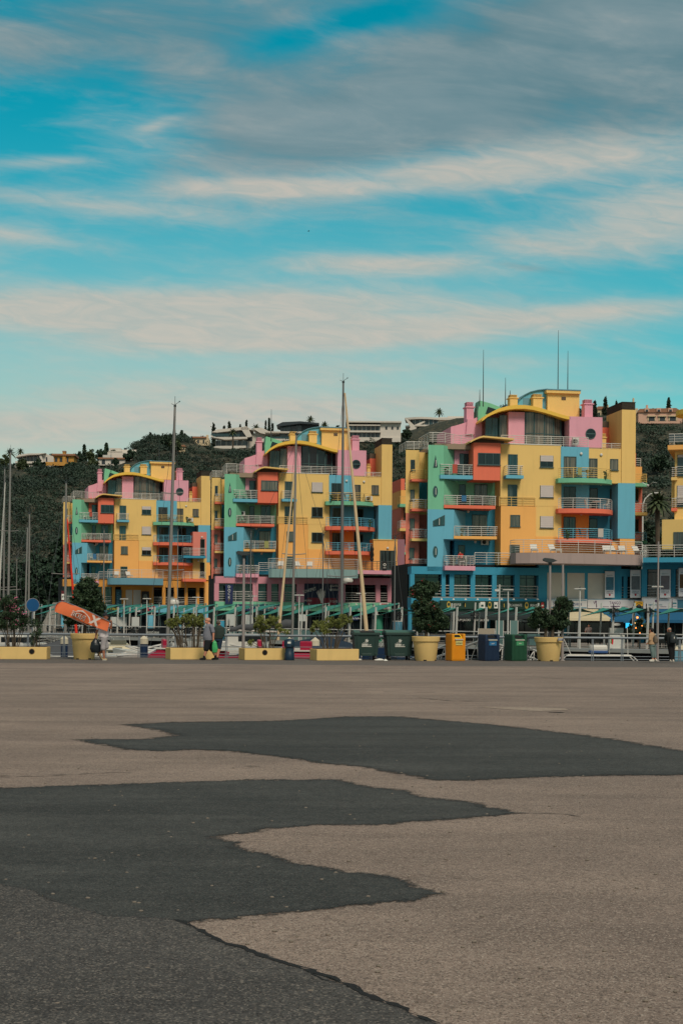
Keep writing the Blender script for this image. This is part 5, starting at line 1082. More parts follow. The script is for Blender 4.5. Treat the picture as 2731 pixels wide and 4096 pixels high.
villa('white_villa', 'white villa with slanted glass front behind palms at the left', 60, 222, 1880, [pr('wall', HW, [(100, 1872), (112, 1848), (150, 1848), (180, 1852), (172, 1832), (158, 1818), (182, 1814), (218, 1826), (222, 1872)], 0, 9), pr('roof', HW, [(66, 1832), (80, 1822), (120, 1816), (160, 1815), (186, 1814), (160, 1820), (120, 1822), (86, 1828)], -1.5, 9),
      ('window', HG, 74, 164, 1823, 1848, 1.2, 8), mull(WFR, 74, 164, 1823, 1848, 6, 1.2), pr('slanted_end', HW, [(156, 1818), (166, 1818), (178, 1849), (170, 1849)], -1, 1.3), ('balcony', HW, 66, 178, 1848, 1856, -1.5, 6), ('glass_balustrade', HG, 105, 150, 1814, 1818, 2, 2.2), ('lower_wall', HW, 60, 150, 1862, 1888, -1, 6), ('side_window', HD, 184, 190, 1828, 1846, -.05, .1)])
villa('ochre_house', 'small ochre house with a square chimney', 210, 300, 1866, [('wall', HO, 216, 296, 1822, 1858, 0, 8), ('roof', TIL, 210, 302, 1816, 1823, -.8, 8.5), ('chimney', HO, 252, 264, 1808, 1850, -.5, 1.2), ('chimney_cap', TIL, 251, 265, 1804, 1809, -.6, 1.3), ('window', HD, 220, 231, 1830, 1850, -.06, .1), ('window', HD, 240, 250, 1830, 1852, -.06, .1), ('window', HD, 268, 275, 1828, 1850, -.06, .1), ('terrace_wall', HO, 190, 268, 1852, 1866, -2.5, -1.8)])
villa('white_terrace', 'white arched garden terrace below the dark grove', 336, 402, 1874, [('wall', HW, 338, 402, 1852, 1858, 0, 1), ('wall', HW, 340, 348, 1858, 1876, 0, 1), ('wall', HW, 362, 368, 1858, 1876, 0, 1), ('wall', HW, 384, 402, 1858, 1876, 0, 1), ('finial', HW, 371, 374, 1838, 1852, .2, .6)])
villa('white_villa', 'white stepped villa with terracotta edged terraces', 395, 538, 1862, [('wall', HW, 396, 500, 1836, 1862, 0, 9), ('wall', HW, 428, 536, 1806, 1836, 2, 10), ('wall', HW, 434, 480, 1788, 1806, 3, 10), ('wall', HW, 480, 540, 1792, 1806, 4, 10), ('roof_edge', TIL, 394, 502, 1831, 1837, -.5, 9), ('roof_edge', HW, 430, 484, 1800, 1803, 2.4, 4), ('balcony_rail', WFR, 412, 448, 1820, 1831, .2, .3), ('window', HD, 446, 455, 1842, 1856, -.06, .1), ('window', HD, 470, 479, 1842, 1856, -.06, .1), ('window', HD, 408, 422, 1840, 1858, -.06, .1), ('window', HD, 490, 500, 1810, 1826, 1.95, 2.1), ('dish', HD, 489, 500, 1783, 1790, 5, 5.5)])
villa('gazebo', 'open garden gazebo with a tan hipped roof at the left', 22, 96, 1898, [pr('roof', TANR, [(22, 1878), (96, 1878), (66, 1866), (50, 1866)], -1.5, 3), ('post', TANR, 24, 27, 1878, 1900, -1.2, -.9), ('post', TANR, 88, 91, 1878, 1900, -1.2, -.9), ('post', TANR, 64, 66, 1878, 1900, 2, 2.3), ('base_wall', HW, 70, 104, 1894, 1899, -2, -1.5)], 'gazebo')
villa('garden_hut', 'small cream hut with a pitched roof on the knoll', 714, 745, 1812, [('wall', HC, 717, 742, 1786, 1812, 0, 3), pr('roof', TIL, [(713, 1787), (746, 1787), (738, 1780), (720, 1780)], -.4, 3.4), ('window', HD, 733, 738, 1792, 1798, -.06, .1)], 'hut')
villa('cream_house', 'cream house with chimneys left of the white angular villa', 770, 838, 1782, [('wall', HC, 773, 836, 1752, 1782, 0, 8), ('roof', TIL, 771, 826, 1747, 1753, -.5, 8.5), ('chimney', HC, 824, 833, 1738, 1756, 1, 2), ('window', HD, 790, 797, 1760, 1774, -.06, .1), ('window', HD, 812, 818, 1760, 1774, -.06, .1)])
villa('angular_villa', 'white angular two storey villa with glass balconies and cypresses', 845, 1105, 1808, [pr('roof', HW, [(848, 1733), (870, 1722), (962, 1712), (985, 1708), (1012, 1722), (972, 1722), (870, 1734)], -2, 10), pr('slanted_end', HW, [(962, 1714), (990, 1710), (1010, 1748), (988, 1752)], -2, .5), ('window', HG, 862, 980, 1722, 1752, .6, 8), mull(FRM, 862, 980, 1722, 1752, 7, .6), pr('balcony', HW, [(846, 1744), (860, 1752), (990, 1750), (990, 1757), (900, 1762), (846, 1752)], -2, 2), ('balcony_glass', G_TE, 848, 960, 1738, 1750, -1.9, -1.8), ('window', HG, 862, 990, 1762, 1792, 1, 8), mull(WFR, 862, 990, 1762, 1792, 6, 1), pr('lower_slab', HW, [(846, 1796), (870, 1788), (985, 1786), (985, 1794), (870, 1806), (848, 1806)], -2.5, 2), ('wall', HW, 978, 1060, 1728, 1790, 3, 10), ('wall', HD, 985, 1008, 1728, 1760, 2.9, 3.2), pr('side_roof', HW, [(1010, 1712), (1046, 1708), (1105, 1738), (1105, 1744), (1040, 1730)], 1, 10), ('wall', HC, 862, 930, 1792, 1812, 1.5, 8)])
villa('dark_villa', 'dark glass villa with a flat overhanging roof', 1010, 1340, 1772, [pr('roof', HD, [(1106, 1704), (1130, 1692), (1200, 1688), (1276, 1694), (1276, 1700), (1200, 1697), (1120, 1708)], -2, 9), ('window', HG, 1122, 1206, 1698, 1728, .4, 8), mull(FRM, 1122, 1206, 1698, 1728, 4, .4), ('wall', HD, 1206, 1274, 1694, 1730, .8, 9), ('window', HG, 1254, 1262, 1706, 1722, .7, .85), ('floor_slab', HW, 1060, 1345, 1729, 1734, -2, 9), ('window', HG, 1118, 1180, 1734, 1756, .6, 8), ('wall', HD, 1180, 1340, 1734, 1758, 1.2, 8), ('terrace', HW, 1050, 1345, 1760, 1774, -3, 6), ('balcony_glass', G_TE, 1080, 1200, 1752, 1760, -2.9, -2.8)])
villa('pink_house', 'pinkish house with a roof water tank between dark and white villas', 1266, 1330, 1748, [('wall', HP, 1272, 1326, 1700, 1745, 0, 8), pr('roof', TIL, [(1268, 1702), (1330, 1702), (1318, 1691), (1280, 1691)], -.5, 8), ('water_tank', WFR, 1270, 1282, 1680, 1692, 3, 4.2), ('window', HD, 1300, 1308, 1708, 1722, -.06, .1)])
villa('long_house', 'long white modern house with a dark window band', 1382, 1604, 1770, [('wall', HW, 1520, 1602, 1688, 1752, 0, 10), ('roof', HW, 1382, 1604, 1686, 1692, -1.2, 10), ('wall', HW, 1390, 1520, 1700, 1704, -.8, 8), ('window', HG, 1392, 1518, 1704, 1724, .3, 8), mull(WFR, 1392, 1518, 1704, 1724, 7, .3), ('floor_slab', HW, 1382, 1522, 1724, 1731, -1, 8), ('window', HG, 1392, 1518, 1731, 1750, .3, 8), mull(WFR, 1392, 1518, 1731, 1750, 7, .3), ('window', HD, 1540, 1548, 1706, 1718, -.06, .1), ('window', HD, 1564, 1572, 1706, 1718, -.06, .1), ('window', HD, 1586, 1594, 1706, 1718, -.06, .1), ('base', HW, 1385, 1602, 1750, 1768, -.4, 8), ('skylight', HD, 1480, 1500, 1681, 1687, 2, 4)])
def curvy(r, X, Z):
    for z0, z1, o in ((1672, 1680, 0), (1703, 1709, 2), (1735, 1742, 0)):
        P = [(X(1618 + o) + (X(1752) - X(1618)) * i / 16, -3.2 * math.sin(math.pi * (i / 16) * .9 + .1)) for i in range(17)]
        MB().prism(P + [(X(1860), -1), (X(1860), 9), (X(1625), 9)], Z(z1), Z(z0)).build('curved_slab', HW, r)
    P = [(X(1640) + (X(1750) - X(1640)) * i / 12, -1.6 * math.sin(math.pi * i / 12)) for i in range(13)]; MB().prism(P + [(X(1750), 8), (X(1640), 8)], Z(1738), Z(1676)).build('window', HG, r)
    q = MB()
    for i in range(0, 13, 2): q.box(P[i][0] - .08, P[i][0] + .08, P[i][1] - .08, P[i][1], Z(1738), Z(1676))
    q.build('window_frame', WFR, r); MB().prism([(X(1618), Z(1742)), (X(1650), Z(1742)), (X(1668), Z(1708)), (X(1700), Z(1690)), (X(1690), Z(1688)), (X(1655), Z(1704)), (X(1628), Z(1680)), (X(1618), Z(1676)), (X(1640), Z(1712))], -2.4, -1.8, 'y').build('sculpted_brace', HW, r)
villa('curved_villa', 'sculpted white villa with curved slabs left of the pink chimney', 1616, 1862, 1744, [('#', curvy), ('wall', HW, 1752, 1858, 1668, 1742, .5, 9), ('roof_house', HW, 1790, 1862, 1662, 1672, 2, 8), ('window', HD, 1812, 1822, 1686, 1700, .44, .6)])
villa('retaining_wall', 'long pale retaining wall below the curved white villa', 1480, 1870, 1800, [('wall', HW, 1576, 1870, 1738, 1762, -3, -2.4), ('wall', HW, 1520, 1576, 1752, 1768, -2.8, -2.2), ('wall', STN, 1590, 1870, 1762, 1786, -3.2, -2.6), ('wall', HW, 1478, 1522, 1764, 1778, -2.6, -2.0)], 'wall', None, None)
villa('dormer_villa', 'pink villa with three dormers above a stone wall at the right', 2545, 2728, 1696, [('wall', HP, 2552, 2726, 1648, 1694, 0, 10), pr('roof', TIL, [(2548, 1650), (2728, 1650), (2700, 1633), (2556, 1636)], -.4, 9)] + [('dormer', HP, x, x + 18, 1634, 1648, -.8, 3) for x in (2575, 2622, 2668)] + [('dormer_window', HD, x + 4, x + 14, 1640, 1648, -.85, -.7) for x in (2575, 2622, 2668)] + [('window', HD, x, x + 30, 1668, 1684, -.06, .1) for x in (2589, 2631, 2671)] + [('shutter', HC, x, x + 5, 1669, 1683, -.12, -.07) for x in (2588, 2616, 2631, 2657, 2671, 2700)] + [('window_hood', HC, x - 2, x + 32, 1663, 1667, -.5, .1) for x in (2589, 2631, 2671)] + [('chimney', HP, 2587, 2594, 1616, 1636, 2, 3), ('side_house', HC, 2535, 2556, 1628, 1690, 3, 8), ('end_chimney', HC, 2535, 2541, 1586, 1632, 3, 4)])
villa('stone_terrace', 'rough stone terrace walls below the pink dormer villa', 2550, 2731, 1745, [('wall', STN, 2590, 2740, 1694, 1706, -3, -2), ('wall', STN, 2592, 2680, 1704, 1718, -5.5, -5)], 'wall', None, None)
villa('cream_house', 'cream house with a chimney glimpsed left of the yellow tower', 2378, 2432, 1690, [('wall', HC, 2380, 2432, 1636, 1690, 0, 6), pr('roof', TIL, [(2376, 1638), (2436, 1638), (2420, 1626), (2390, 1626)], -.4, 6), ('chimney', HC, 2427, 2433, 1618, 1640, 1, 2), ('window', HD, 2392, 2398, 1650, 1662, -.06, .1)])
# concrete ramp at the far left
p = at(235, 2470, 196); p.z = DECK; r = thing('ramp_wall', 'grey concrete ramp wall left of the far block', 'wall', p); sc = 196 / FPX
MB().prism([((x - 235) * sc, (2436 - y) * sc) for x, y in ((150, 2436), (178, 2395), (208, 2330), (214, 2322), (292, 2322), (292, 2436))], 0, 3, 'y').build('wall', m_conc, r); MB().prism([((x - 235) * sc, (2436 - y) * sc) for x, y in ((175, 2436), (200, 2385), (290, 2385), (290, 2436))], -2.5, -.02, 'y').build('lower_wall', m_conc, r); MB().box((204 - 235) * sc, (246 - 235) * sc, -2.56, -2.45, (2436 - 2385) * sc, (2436 - 2382) * sc).build('ledge', m_conc, r); MB().box((204 - 235) * sc, (216 - 235) * sc, -2.53, -2.45, 0, (2436 - 2412) * sc).build('doorway', DKI, r)
# curved street lamp beside the nearest block
p = at(2567, 2300, 168); p.z = DECK; r = thing('street_lamp', 'tall curved white street lamp right of the nearest block', 'street lamp', p); z1 = (at(2567, 2020, 168) - p).z; e = at(2640, 1972, 168) - p
MB().tube([(0, 0, 0), (0, 0, z1 * .6), (0, 0, z1), (e.x * .12, 0, z1 + (e.z - z1) * .5), (e.x * .4, 0, z1 + (e.z - z1) * .9), (e.x * .7, 0, e.z)], [.12, .1, .08, .07, .06, .05], 8).build('mast', WHT, r, True); MB().box(e.x * .62, e.x, -.12, .12, e.z - .04, e.z + .08).build('lamp_head', WHT, r)
# ------------------------------------------------------------ the far promenade
TEAL = mat('teal_sailcloth', (46, 128, 116), .7, .08, 2); PST = mat('white_post_paint', (196, 194, 188), .55, .1, 2, streak=.3); CHD = mat('dark_wicker', (44, 48, 48), .8, .25, 12); TBT = mat('table_top', (120, 112, 100), .6, .1, 3)
GPANE = mat('pale_screen_glass', (100, 130, 128), .15, .1, 1.5)
EZ = math.atan2(e0.y, e0.x)                                     # the edge's heading
def pe(d, inset, z=DECK):
    """d metres along the edge from its right-hand end, inset metres back from the water"""
    p = ea + e0 * d - nv * inset; return Vector((p.x, p.y, z))
def d_of(px, inset=0.0):
    k = unroll(px, 2500)[0] / FPX; a = ea - nv * inset
    return (k * a.y - a.x) / (e0.x - k * e0.y)
d_lo, d_hi = d_of(2860, .3), d_of(-40, .3)
# one long railing with slanted posts and glass
def railing_run(name, label, d0, d1, inset, glass_spans, step=2.9):
    o = pe(d0, inset); r = thing(name, label, 'railing', o, EZ); L = d1 - d0
    q = MB(); q.tube([(0, 0, 1.08), (L, 0, 1.08)], .045, 8); q.build('handrail', RAIL, r)
    w = MB()
    for z in (.12, .3, .82): w.tube([(0, -.02, z), (L, -.02, z)], .011, 5)
    w.build('wire', RAIL, r); first = None; k = int(L / step)
    for i in range(k + 1):
        x = L * i / k; m = MB().prism([(x - .05, 0), (x + .05, 0), (x + .03, 1.05), (x - .03, 1.05)], -.05, .05, 'y')
        m.build('post', BRZ if i % 3 else RAIL, r)
    for a, b in glass_spans:
        n = max(1, int((b - a) / 1.3)); g = MB()
        for i in range(n): x = a - d0 + (b - a) * i / n; g.prism([(x + .12, .1), (x + 1.08, .1), (x + 1.2, .98), (x + .02, .98)], .02, .05, 'y')
        g.build('glass_panel', GPANE, r)
    return r
railing_run('promenade_railing', 'long pale handrail with wires along the far promenade', d_lo, d_hi, .25, [(d_of(1290, .25), d_of(870, .25)), (d_of(2160, .25), d_of(1960, .25))])
# shade sails
bay = 2.95; k0 = int((d_hi - d_lo) / bay)
def sail(name, loc, label, tilt=True):
    r = thing('shade_sail', label, 'shade sail', loc, EZ, 'teal shade sails along the far promenade'); w, dp = bay, 3.1; h1, h2 = (2.62, 2.15) if tilt else (2.95, 2.3); N = 6
    co = {(0, 0): h1, (1, 0): h2, (0, 1): 3.35 if tilt else 2.5, (1, 1): 3.1 if tilt else 3.0}; V = []
    for j in range(N + 1):
        for i in range(N + 1):
            a, b = i / N, j / N; z = co[0, 0] * (1 - a) * (1 - b) + co[1, 0] * a * (1 - b) + co[0, 1] * (1 - a) * b + co[1, 1] * a * b; pull = .22 * math.sin(math.pi * b) * (1 - 2 * a); pull2 = .22 * math.sin(math.pi * a) * (1 - 2 * b)
            V.append((a * w + pull, -(b * dp + pull2), z))
    F = [(j * (N + 1) + i, (j + 1) * (N + 1) + i, (j + 1) * (N + 1) + i + 1, j * (N + 1) + i + 1) for j in range(N) for i in range(N)]
    m = MB().add(V, F).add([(x, y, z + .03) for x, y, z in V], [f[::-1] for f in F]); m.build('canopy', TEAL, r)
    for x, y, h, w in ((0, .0, 3.05, .062), (.12, -3.1, 3.4, .05)): MB().prism([(x - w + .14, 0), (x + w + .14, 0), (x + w, h), (x - w, h)], y - w, y + w, 'y').build('post', PST, r)
    return r
SAILS = []
for i in range(k0 + 1):
    d = d_lo + bay * i; p = pe(d, 1.3); px = CX + p.x / p.y * FPX
    lb = 'teal shade sail %s' % ('over the promenade')
    if not SAILS: s0 = sail('shade_sail', (p.x, p.y, DECK), 'teal shade sail seen from below, front row at the right half of the promenade', False); s0['group'] = 'flat teal shade sails on the right'; s1_ = None; SAILS.append(s0)
    elif px > 1560: SAILS.append(dup(s0, (p.x, p.y, DECK)))
    elif s1_ is None: s1_ = sail('shade_sail', (p.x, p.y, DECK), 'tilted teal shade sail on white posts, front row at the left half of the promenade'); s1_['group'] = 'tilted teal shade sails on the left'; SAILS.append(s1_)
    else: SAILS.append(dup(s1_, (p.x, p.y, DECK)))
    if i % 3 == 0:
        p = pe(d + 1.3, 6.2); dup(s1_ or s0, (p.x, p.y, DECK + .12), label='teal shade sail on white posts, one of the back row nearer the shops', group='teal shade sails nearer the shops')
# tables and chairs on the terrace
def table(loc):
    r = thing('cafe_table', 'dark cafe table on the far promenade behind the railing', 'table', loc, 0, 'cafe tables on the far promenade')
    MB().bbox(-.35, .35, -.35, .35, .71, .75, .012).build('tabletop', TBT, r); MB().lathe([(.25, 0), (.24, .03), (.04, .05), (.035, .71)], n=10).build('pedestal', BRZ, r); return r
def cchair(loc, rz):
    r = thing('cafe_chair', 'dark wicker chair at a cafe table on the far promenade', 'chair', loc, rz, 'cafe chairs on the far promenade'); chair_mb(0, 0, 0, 1).build('chair_shell', CHD, r); return r
random.seed(5); T0 = C0 = None
for i in range(64):
    d = d_lo + 1 + i * 1.55; ins = random.choice((1.1, 2.2, 2.8, 4.6)); p = pe(d + random.uniform(-.4, .4), ins)
    if T0 is None: T0 = table(p)
    else: dup(T0, p, random.uniform(0, 1.5))
    for k in range(random.choice((1, 2, 2, 3))):
        a = random.uniform(0, 6.28) + k * 2; c = Vector((p.x - math.cos(a) * .62, p.y - math.sin(a) * .62, DECK))
        if C0 is None: C0 = cchair(c, a)
        else: dup(C0, c, a)
# promenade lamps: thin pole, flat two-armed head
def tlamp(px, Y, top, label, first=None):
    p = at(px, 2500, Y); z = at(px, top, Y).z - DECK; p.z = DECK
    r = thing('promenade_lamp', label, 'street lamp', p, random.uniform(-.3, .3), 'low lamps on the far promenade'); MB().tube([(0, 0, 0), (0, 0, z * .5), (0, 0, z)], [.07, .055, .045], 8).build('pole', PST, r)
    MB().lathe([(.05, z - .02), (.09, z + .05), (.03, z + .2)], n=10).build('neck', BRZ, r); MB().prism([(-.42, z + .02), (.42, z + .02), (.36, z + .1), (-.36, z + .1)], -.12, .12, 'y').build('lamp_head', PST, r)
for px, Y, top, lb in ((497, 142, 2398, 'promenade lamp before the teal SHARKYS sign'), (588, 139, 2397, 'promenade lamp before the black carved pub board'), (785, 134, 2392, 'promenade lamp before the dark passage of the ochre podium'), (1010, 128, 2387, 'promenade lamp between the navy and the left sushi band'), (1196, 124, 2383, 'promenade lamp left of the bowling banner'), (1443, 118, 2377, 'promenade lamp left of the leaning furled sail top'),
                       (2030, 107, 2362, 'promenade lamp before the word RESTAURANTE'), (2317, 103, 2358, 'promenade lamp before the Tasca sign'), (2627, 100, 2350, 'promenade lamp right of the ATM sign'), (695, 136, 2398, 'promenade lamp beside the tall left-hand mast')): tlamp(px, Y, top, lb)
# white camera pole before the pub, boards, screens, the big heater lamps
p = at(1993, 2500, 104); p.z = DECK; r = thing('camera_pole', 'tall white pole with a small camera before the green pub sign', 'pole', p); z = at(1996, 2338, 104).z - DECK; MB().tube([(0, 0, 0), (.05, 0, z)], [.07, .05], 8).build('pole', PST, r); MB().bbox(-.3, .02, -.08, .08, z - .5, z - .36, .02).build('camera', WHT, r)
def board(name, px0, px1, py0, py1, Y, m, label, cat='screen', legs=True):
    xm = (px0 + px1) / 2; p = at(xm, py1, Y); w = (px1 - px0) * Y / FPX; h = (py1 - py0) * Y / FPX; zb = p.z - DECK; p.z = DECK; r = thing(name, label, cat, p, EZ + math.pi if False else 0)
    MB().bbox(-w / 2, w / 2, -.04, .04, max(zb, .05), zb + h, .012).build('panel', m, r); f = MB()
    for x in (-w / 2 - .05, w / 2): f.box(x, x + .05, -.05, .05, 0, zb + h)
    f.build('frame', RAIL, r); return r
board('glass_screen', 1983, 2010, 2482, 2560, 109, GPANE, 'left teal frosted screen behind the blue recycling bin'); board('glass_screen', 2040, 2068, 2482, 2560, 108.5, GPANE, 'right teal frosted screen behind the green recycling bin')
board('beige_cabinet', 1912, 1976, 2514, 2560, 108, mat('beige_cabinet_paint', (158, 146, 130), .7, .1, 2), 'beige cabinet behind the blue recycling bin', 'cabinet')
WB = mat('white_board', (188, 190, 186), .6, .08, 2)
for x0, x1, y0, y1, Y, lb in ((907, 925, 2457, 2503, 131, 'left white menu panel of the pair below DOCK 7'), (921, 936, 2457, 2503, 130.5, 'right white menu panel of the pair below DOCK 7'), (984, 1008, 2459, 2502, 129, 'white panel just right of the grey lamp post'), (1196, 1222, 2458, 2485, 122, 'white panel above the grey sail cover'), (446, 506, 2468, 2504, 146, 'pale grey marquee wall above the white cruiser'), (530, 556, 2468, 2504, 143, 'narrow pale marquee wall right of the cruiser')): board('menu_board', x0, x1, y0, y1, Y, WB, lb, 'panel')
for x, y0, y1, Y, m, lb in ((600, 2460, 2504, 150, BLU, 'pale blue round kiosk column on the far promenade'), (882, 2482, 2508, 133, DBL, 'teal blue barrel-like column right of the two walking men'), (1513, 2460, 2518, 122, P2.gc, 'dark green column under the pink podium'), (1589, 2486, 2518, 112, PHO, 'teal blue drum under the shade sails beside the right dumpster')):
    p = at(x, y1, Y); p.z = DECK; r = thing('drum', lb, 'drum', p); h = at(x, y0, Y).z - DECK; MB().lathe([(.36, 0), (.38, .05), (.38, h - .05), (.35, h)], n=16).build('drum_body', m, r, True); MB().lathe([(.4, h), (.4, h + .05)], n=16).build('lid', WHT, r)
# white cabinet, dark electric fan, red lanterns, screen at the right-hand bar
p = at(2463, 2600, 104); p.z = DECK; r = thing('white_cabinet', 'white waiter station cabinet on the promenade at the right', 'cabinet', p); MB().bbox(-.55, .55, -.3, .3, 0, 1.05, .02).build('cabinet_body', WHT, r); MB().bbox(-.6, .6, -.35, .35, 1.05, 1.1, .015).build('cabinet_top', BRZ, r)
p = at(2462, 2540, 107); p.z = DECK; r = thing('white_cabinet', 'tall white appliance with a black top under the blue awning', 'cabinet', p); MB().bbox(-.5, .5, -.3, .3, 0, 1.5, .02).build('cabinet_body', WHT, r); MB().bbox(-.5, .5, -.32, .3, 1.5, 1.95, .02).build('cabinet_head', BLK, r); MB().prism(oval(0, 1.75, .28, .1), -.34, -.31, 'y').build('oval_plate', WHT, r)
SCR = emit('screen_light', (46, 178, 226), 1.3)
u, z = F3.loc(2521, 2515, -.2); q = F3.o + Vector((u * F3.c + .2 * F3.s, u * F3.s - .2 * F3.c)); r = thing('tv_screen', 'glowing blue television screen inside the right-hand bar', 'screen', (q.x, q.y, DECK + z), F3.yaw); MB().bbox(-.55, .45, 0, .08, 0, 1.05, .015).build('bezel', BLK, r); MB().box(-.5, .4, -.01, .0, .06, 1.0).build('screen', SCR, r); MB().box(.05, .08, .02, .06, -1.9, 0).build('stand', BRZ, r)
LMP = emit('lantern_light', (255, 140, 60), 3); BUL = emit('bulb_light', (255, 190, 110), 3)
for i, (x, y, s, lb) in enumerate(((2547, 2470, .2, 'largest glowing orange lantern under the blue awning'), (2537, 2492, .11, 'small glowing lantern on the dark plant, upper left'), (2566, 2503, .11, 'small glowing lantern on the dark plant, right side'), (2541, 2512, .13, 'glowing lantern on the dark plant, middle left'), (2557, 2532, .12, 'glowing lantern on the dark plant, lowest'), (2556, 2441, .16, 'red glowing lantern beneath the ATM sign'))):
    p = at(x, y, 109); r = thing('lantern', lb, 'lantern', p); MB().ball((0, 0, 0), s * .4).build('bulb', LMP if i != 1 else BUL, r, True); MB().lathe([(s * .3, s * .5), (s * .42, s * .62), (s * .1, s * .9)], n=8).build('lantern_cap', BRZ, r)
p = at(2548, 2565, 110); p.z = DECK; tree('potted_plant', 'dark leafy potted plant hung with small lanterns', p, 2.3, 1.9, L_DARK, None, .25, 22, 40, .3, 'round', cat='plant')
def fan(px, py, Y, rz, label):
    p = at(px, py, Y); r = thing('terrace_fan', label, 'fan', p, rz, 'black fans under the shade sails'); q = MB()
    for k in range(3): rr = .38 - .1 * k; q.tube([(rr * math.cos(a * .4488), -.06 * k, rr * math.sin(a * .4488)) for a in range(15)], .014, 5)
    for a in range(10): q.tube([(0, -.1, 0), (.38 * math.cos(a * .628), 0, .38 * math.sin(a * .628))], .008, 4)
    q.build('guard', BLK, r); b = MB()
    for a in range(4): c, s = math.cos(a * 1.57), math.sin(a * 1.57); b.add([(0, .02, 0), (.3 * c - .1 * s, .05, .3 * s + .1 * c), (.33 * c, .0, .33 * s), (.3 * c + .06 * s, -.03, .3 * s - .06 * c)], [(0, 1, 2, 3), (3, 2, 1, 0)])
    b.build('blades', BLK, r); MB().box(-.05, .05, .02, .3, -.05, .05).build('motor', BLK, r); MB().box(-.03, .03, .22, .28, -.6, .6).build('bracket', BLK, r)
for px, py, Y, rz, lb in ((2455, 2448, 105, 0, 'black terrace fan facing out under the TANGO sign'), (2597, 2448, 102, 1.2, 'black terrace fan turned sideways near the right edge'), (1897, 2460, 112, .2, 'black terrace fan under the green pub sign'), (1595, 2462, 118, .9, 'black terrace fan right of the leaning furled sail')): fan(px, py, Y, rz, lb)
# small shop names over the doors
def name_board(px0, px1, py, Y, txt, m, label, ink=None):
    xm = (px0 + px1) / 2; w = (px1 - px0) * Y / FPX; p = at(xm, py, Y); r = thing('door_sign', label, 'sign', p, EZ - math.pi + R(30)); MB().bbox(-w / 2, w / 2, 0, .06, -.17, .17, .01).build('board', m, r); text('lettering', txt, .26, ink or WIN, r, facing(0, -.012, 0), sx=.9)
name_board(1835, 1870, 2480, 121, 'RUM JACKS', BLK, 'small black door sign under the left of the green pub sign'); name_board(1912, 1945, 2481, 120, 'HIGH PUB', BLK, 'small black door sign under the middle of the green pub sign'); name_board(2085, 2120, 2484, 118, 'RESTAURANTE', BLK, 'small black door sign left of the right-hand potted tree'); name_board(1404, 1432, 2473, 123, 'Bella Italia', NAV, 'small navy door sign left of the leaning furled sail'); name_board(1490, 1520, 2470, 122, 'Bella', NAV, 'small navy door sign right of the leaning furled sail')
# striped café barrier banners on the railing
def rail_banner(px, txt, sz, label, m):
    d = d_of(px, .1); p = pe(d, .12, DECK + .25); r = thing('railing_banner', label, 'banner', p, EZ + math.pi); MB().box(-2.2, 2.2, 0, .02, -.1, .7).build('cloth', m, r); text('lettering', txt, sz, WIN, r, facing(0, -.012, .3), sx=1.1)
rail_banner(612, 'boutique', .5, 'black railing banner with slanted white script above the dark mooring pile', BLK); rail_banner(700, 'SUNSEAS', .62, 'black railing banner with bold white letters left of the two walking men', BLK)
p = at(2362, 2536, 112); p.z = DECK
# ------------------------------------------------------------ boats and masts
GEL = mat('boat_gelcoat', (206, 202, 194), .3, .06, 1.5, spec=.5, streak=.2); CRM = mat('cream_gelcoat', (196, 184, 152), .35, .06, 1.5, spec=.5); ALU = mat('mast_aluminium', (138, 134, 130), .4, .08, 2, metal=.3); ALD = mat('grey_mast', (112, 112, 112), .45, .08, 2, metal=.2); WOO = mat('cream_furled_sail', (204, 178, 142), .75, .12, 3); WIRE = mat('rigging_wire', (70, 72, 74), .5, .05); GCV = mat('grey_sail_cover', (74, 76, 80), .85, .15, 3, .3, 10); BCV = mat('navy_boat_cover', (26, 44, 60), .85, .15, 3, .3, 10); BHU = mat('dark_blue_hull', (24, 44, 74), .3, .06, 2, spec=.5); RSL = mat('red_furled_sail', (214, 48, 24), .7, .08, 3); LRP = mat('pale_rope', (170, 164, 150), .8, .1)
def hull_mb(L, B, H, sheer=.25, n=14, deck=True):
    """a boat hull: bow at +x, stem raked, transom square; waterline z = 0"""
    q = MB(); S = []; m = 7
    for i in range(n + 1):
        t = i / n; x = -L / 2 + L * t; w = B / 2 * (1 - max(0, (t - .45) / .55) ** 2.2) * (.86 + .14 * min(1, t * 3)); top = H * (1 + sheer * max(0, t - .3) ** 1.5 * 1.6); rake = .10 * L * max(0, t - .8) / .2
        row = []
        for j in range(m + 1):
            a = j / m; yy_ = w * (a ** .45) if a > 0 else 0; zz_ = -.35 * H + (top + .35 * H) * a ** 1.4; row.append((x + rake * a, yy_, zz_))
        S.append(row)
    V = []; F = []
    for sgn in (1, -1):
        o = len(V); V += [(x, sgn * y, z) for r_ in S for x, y, z in r_]
        for i in range(n):
            for j in range(m): a = o + i * (m + 1) + j; f = (a, a + 1, a + m + 2, a + m + 1); F.append(f if sgn < 0 else f[::-1])
    o2 = (n + 1) * (m + 1)
    if deck:
        for i in range(n): a = i * (m + 1) + m; F.append((a, a + m + 1, o2 + a + m + 1, o2 + a)[::-1])
    F.append(tuple([j for j in range(m + 1)] + [o2 + j for j in range(m, -1, -1)]))
    return q.add(V, F)
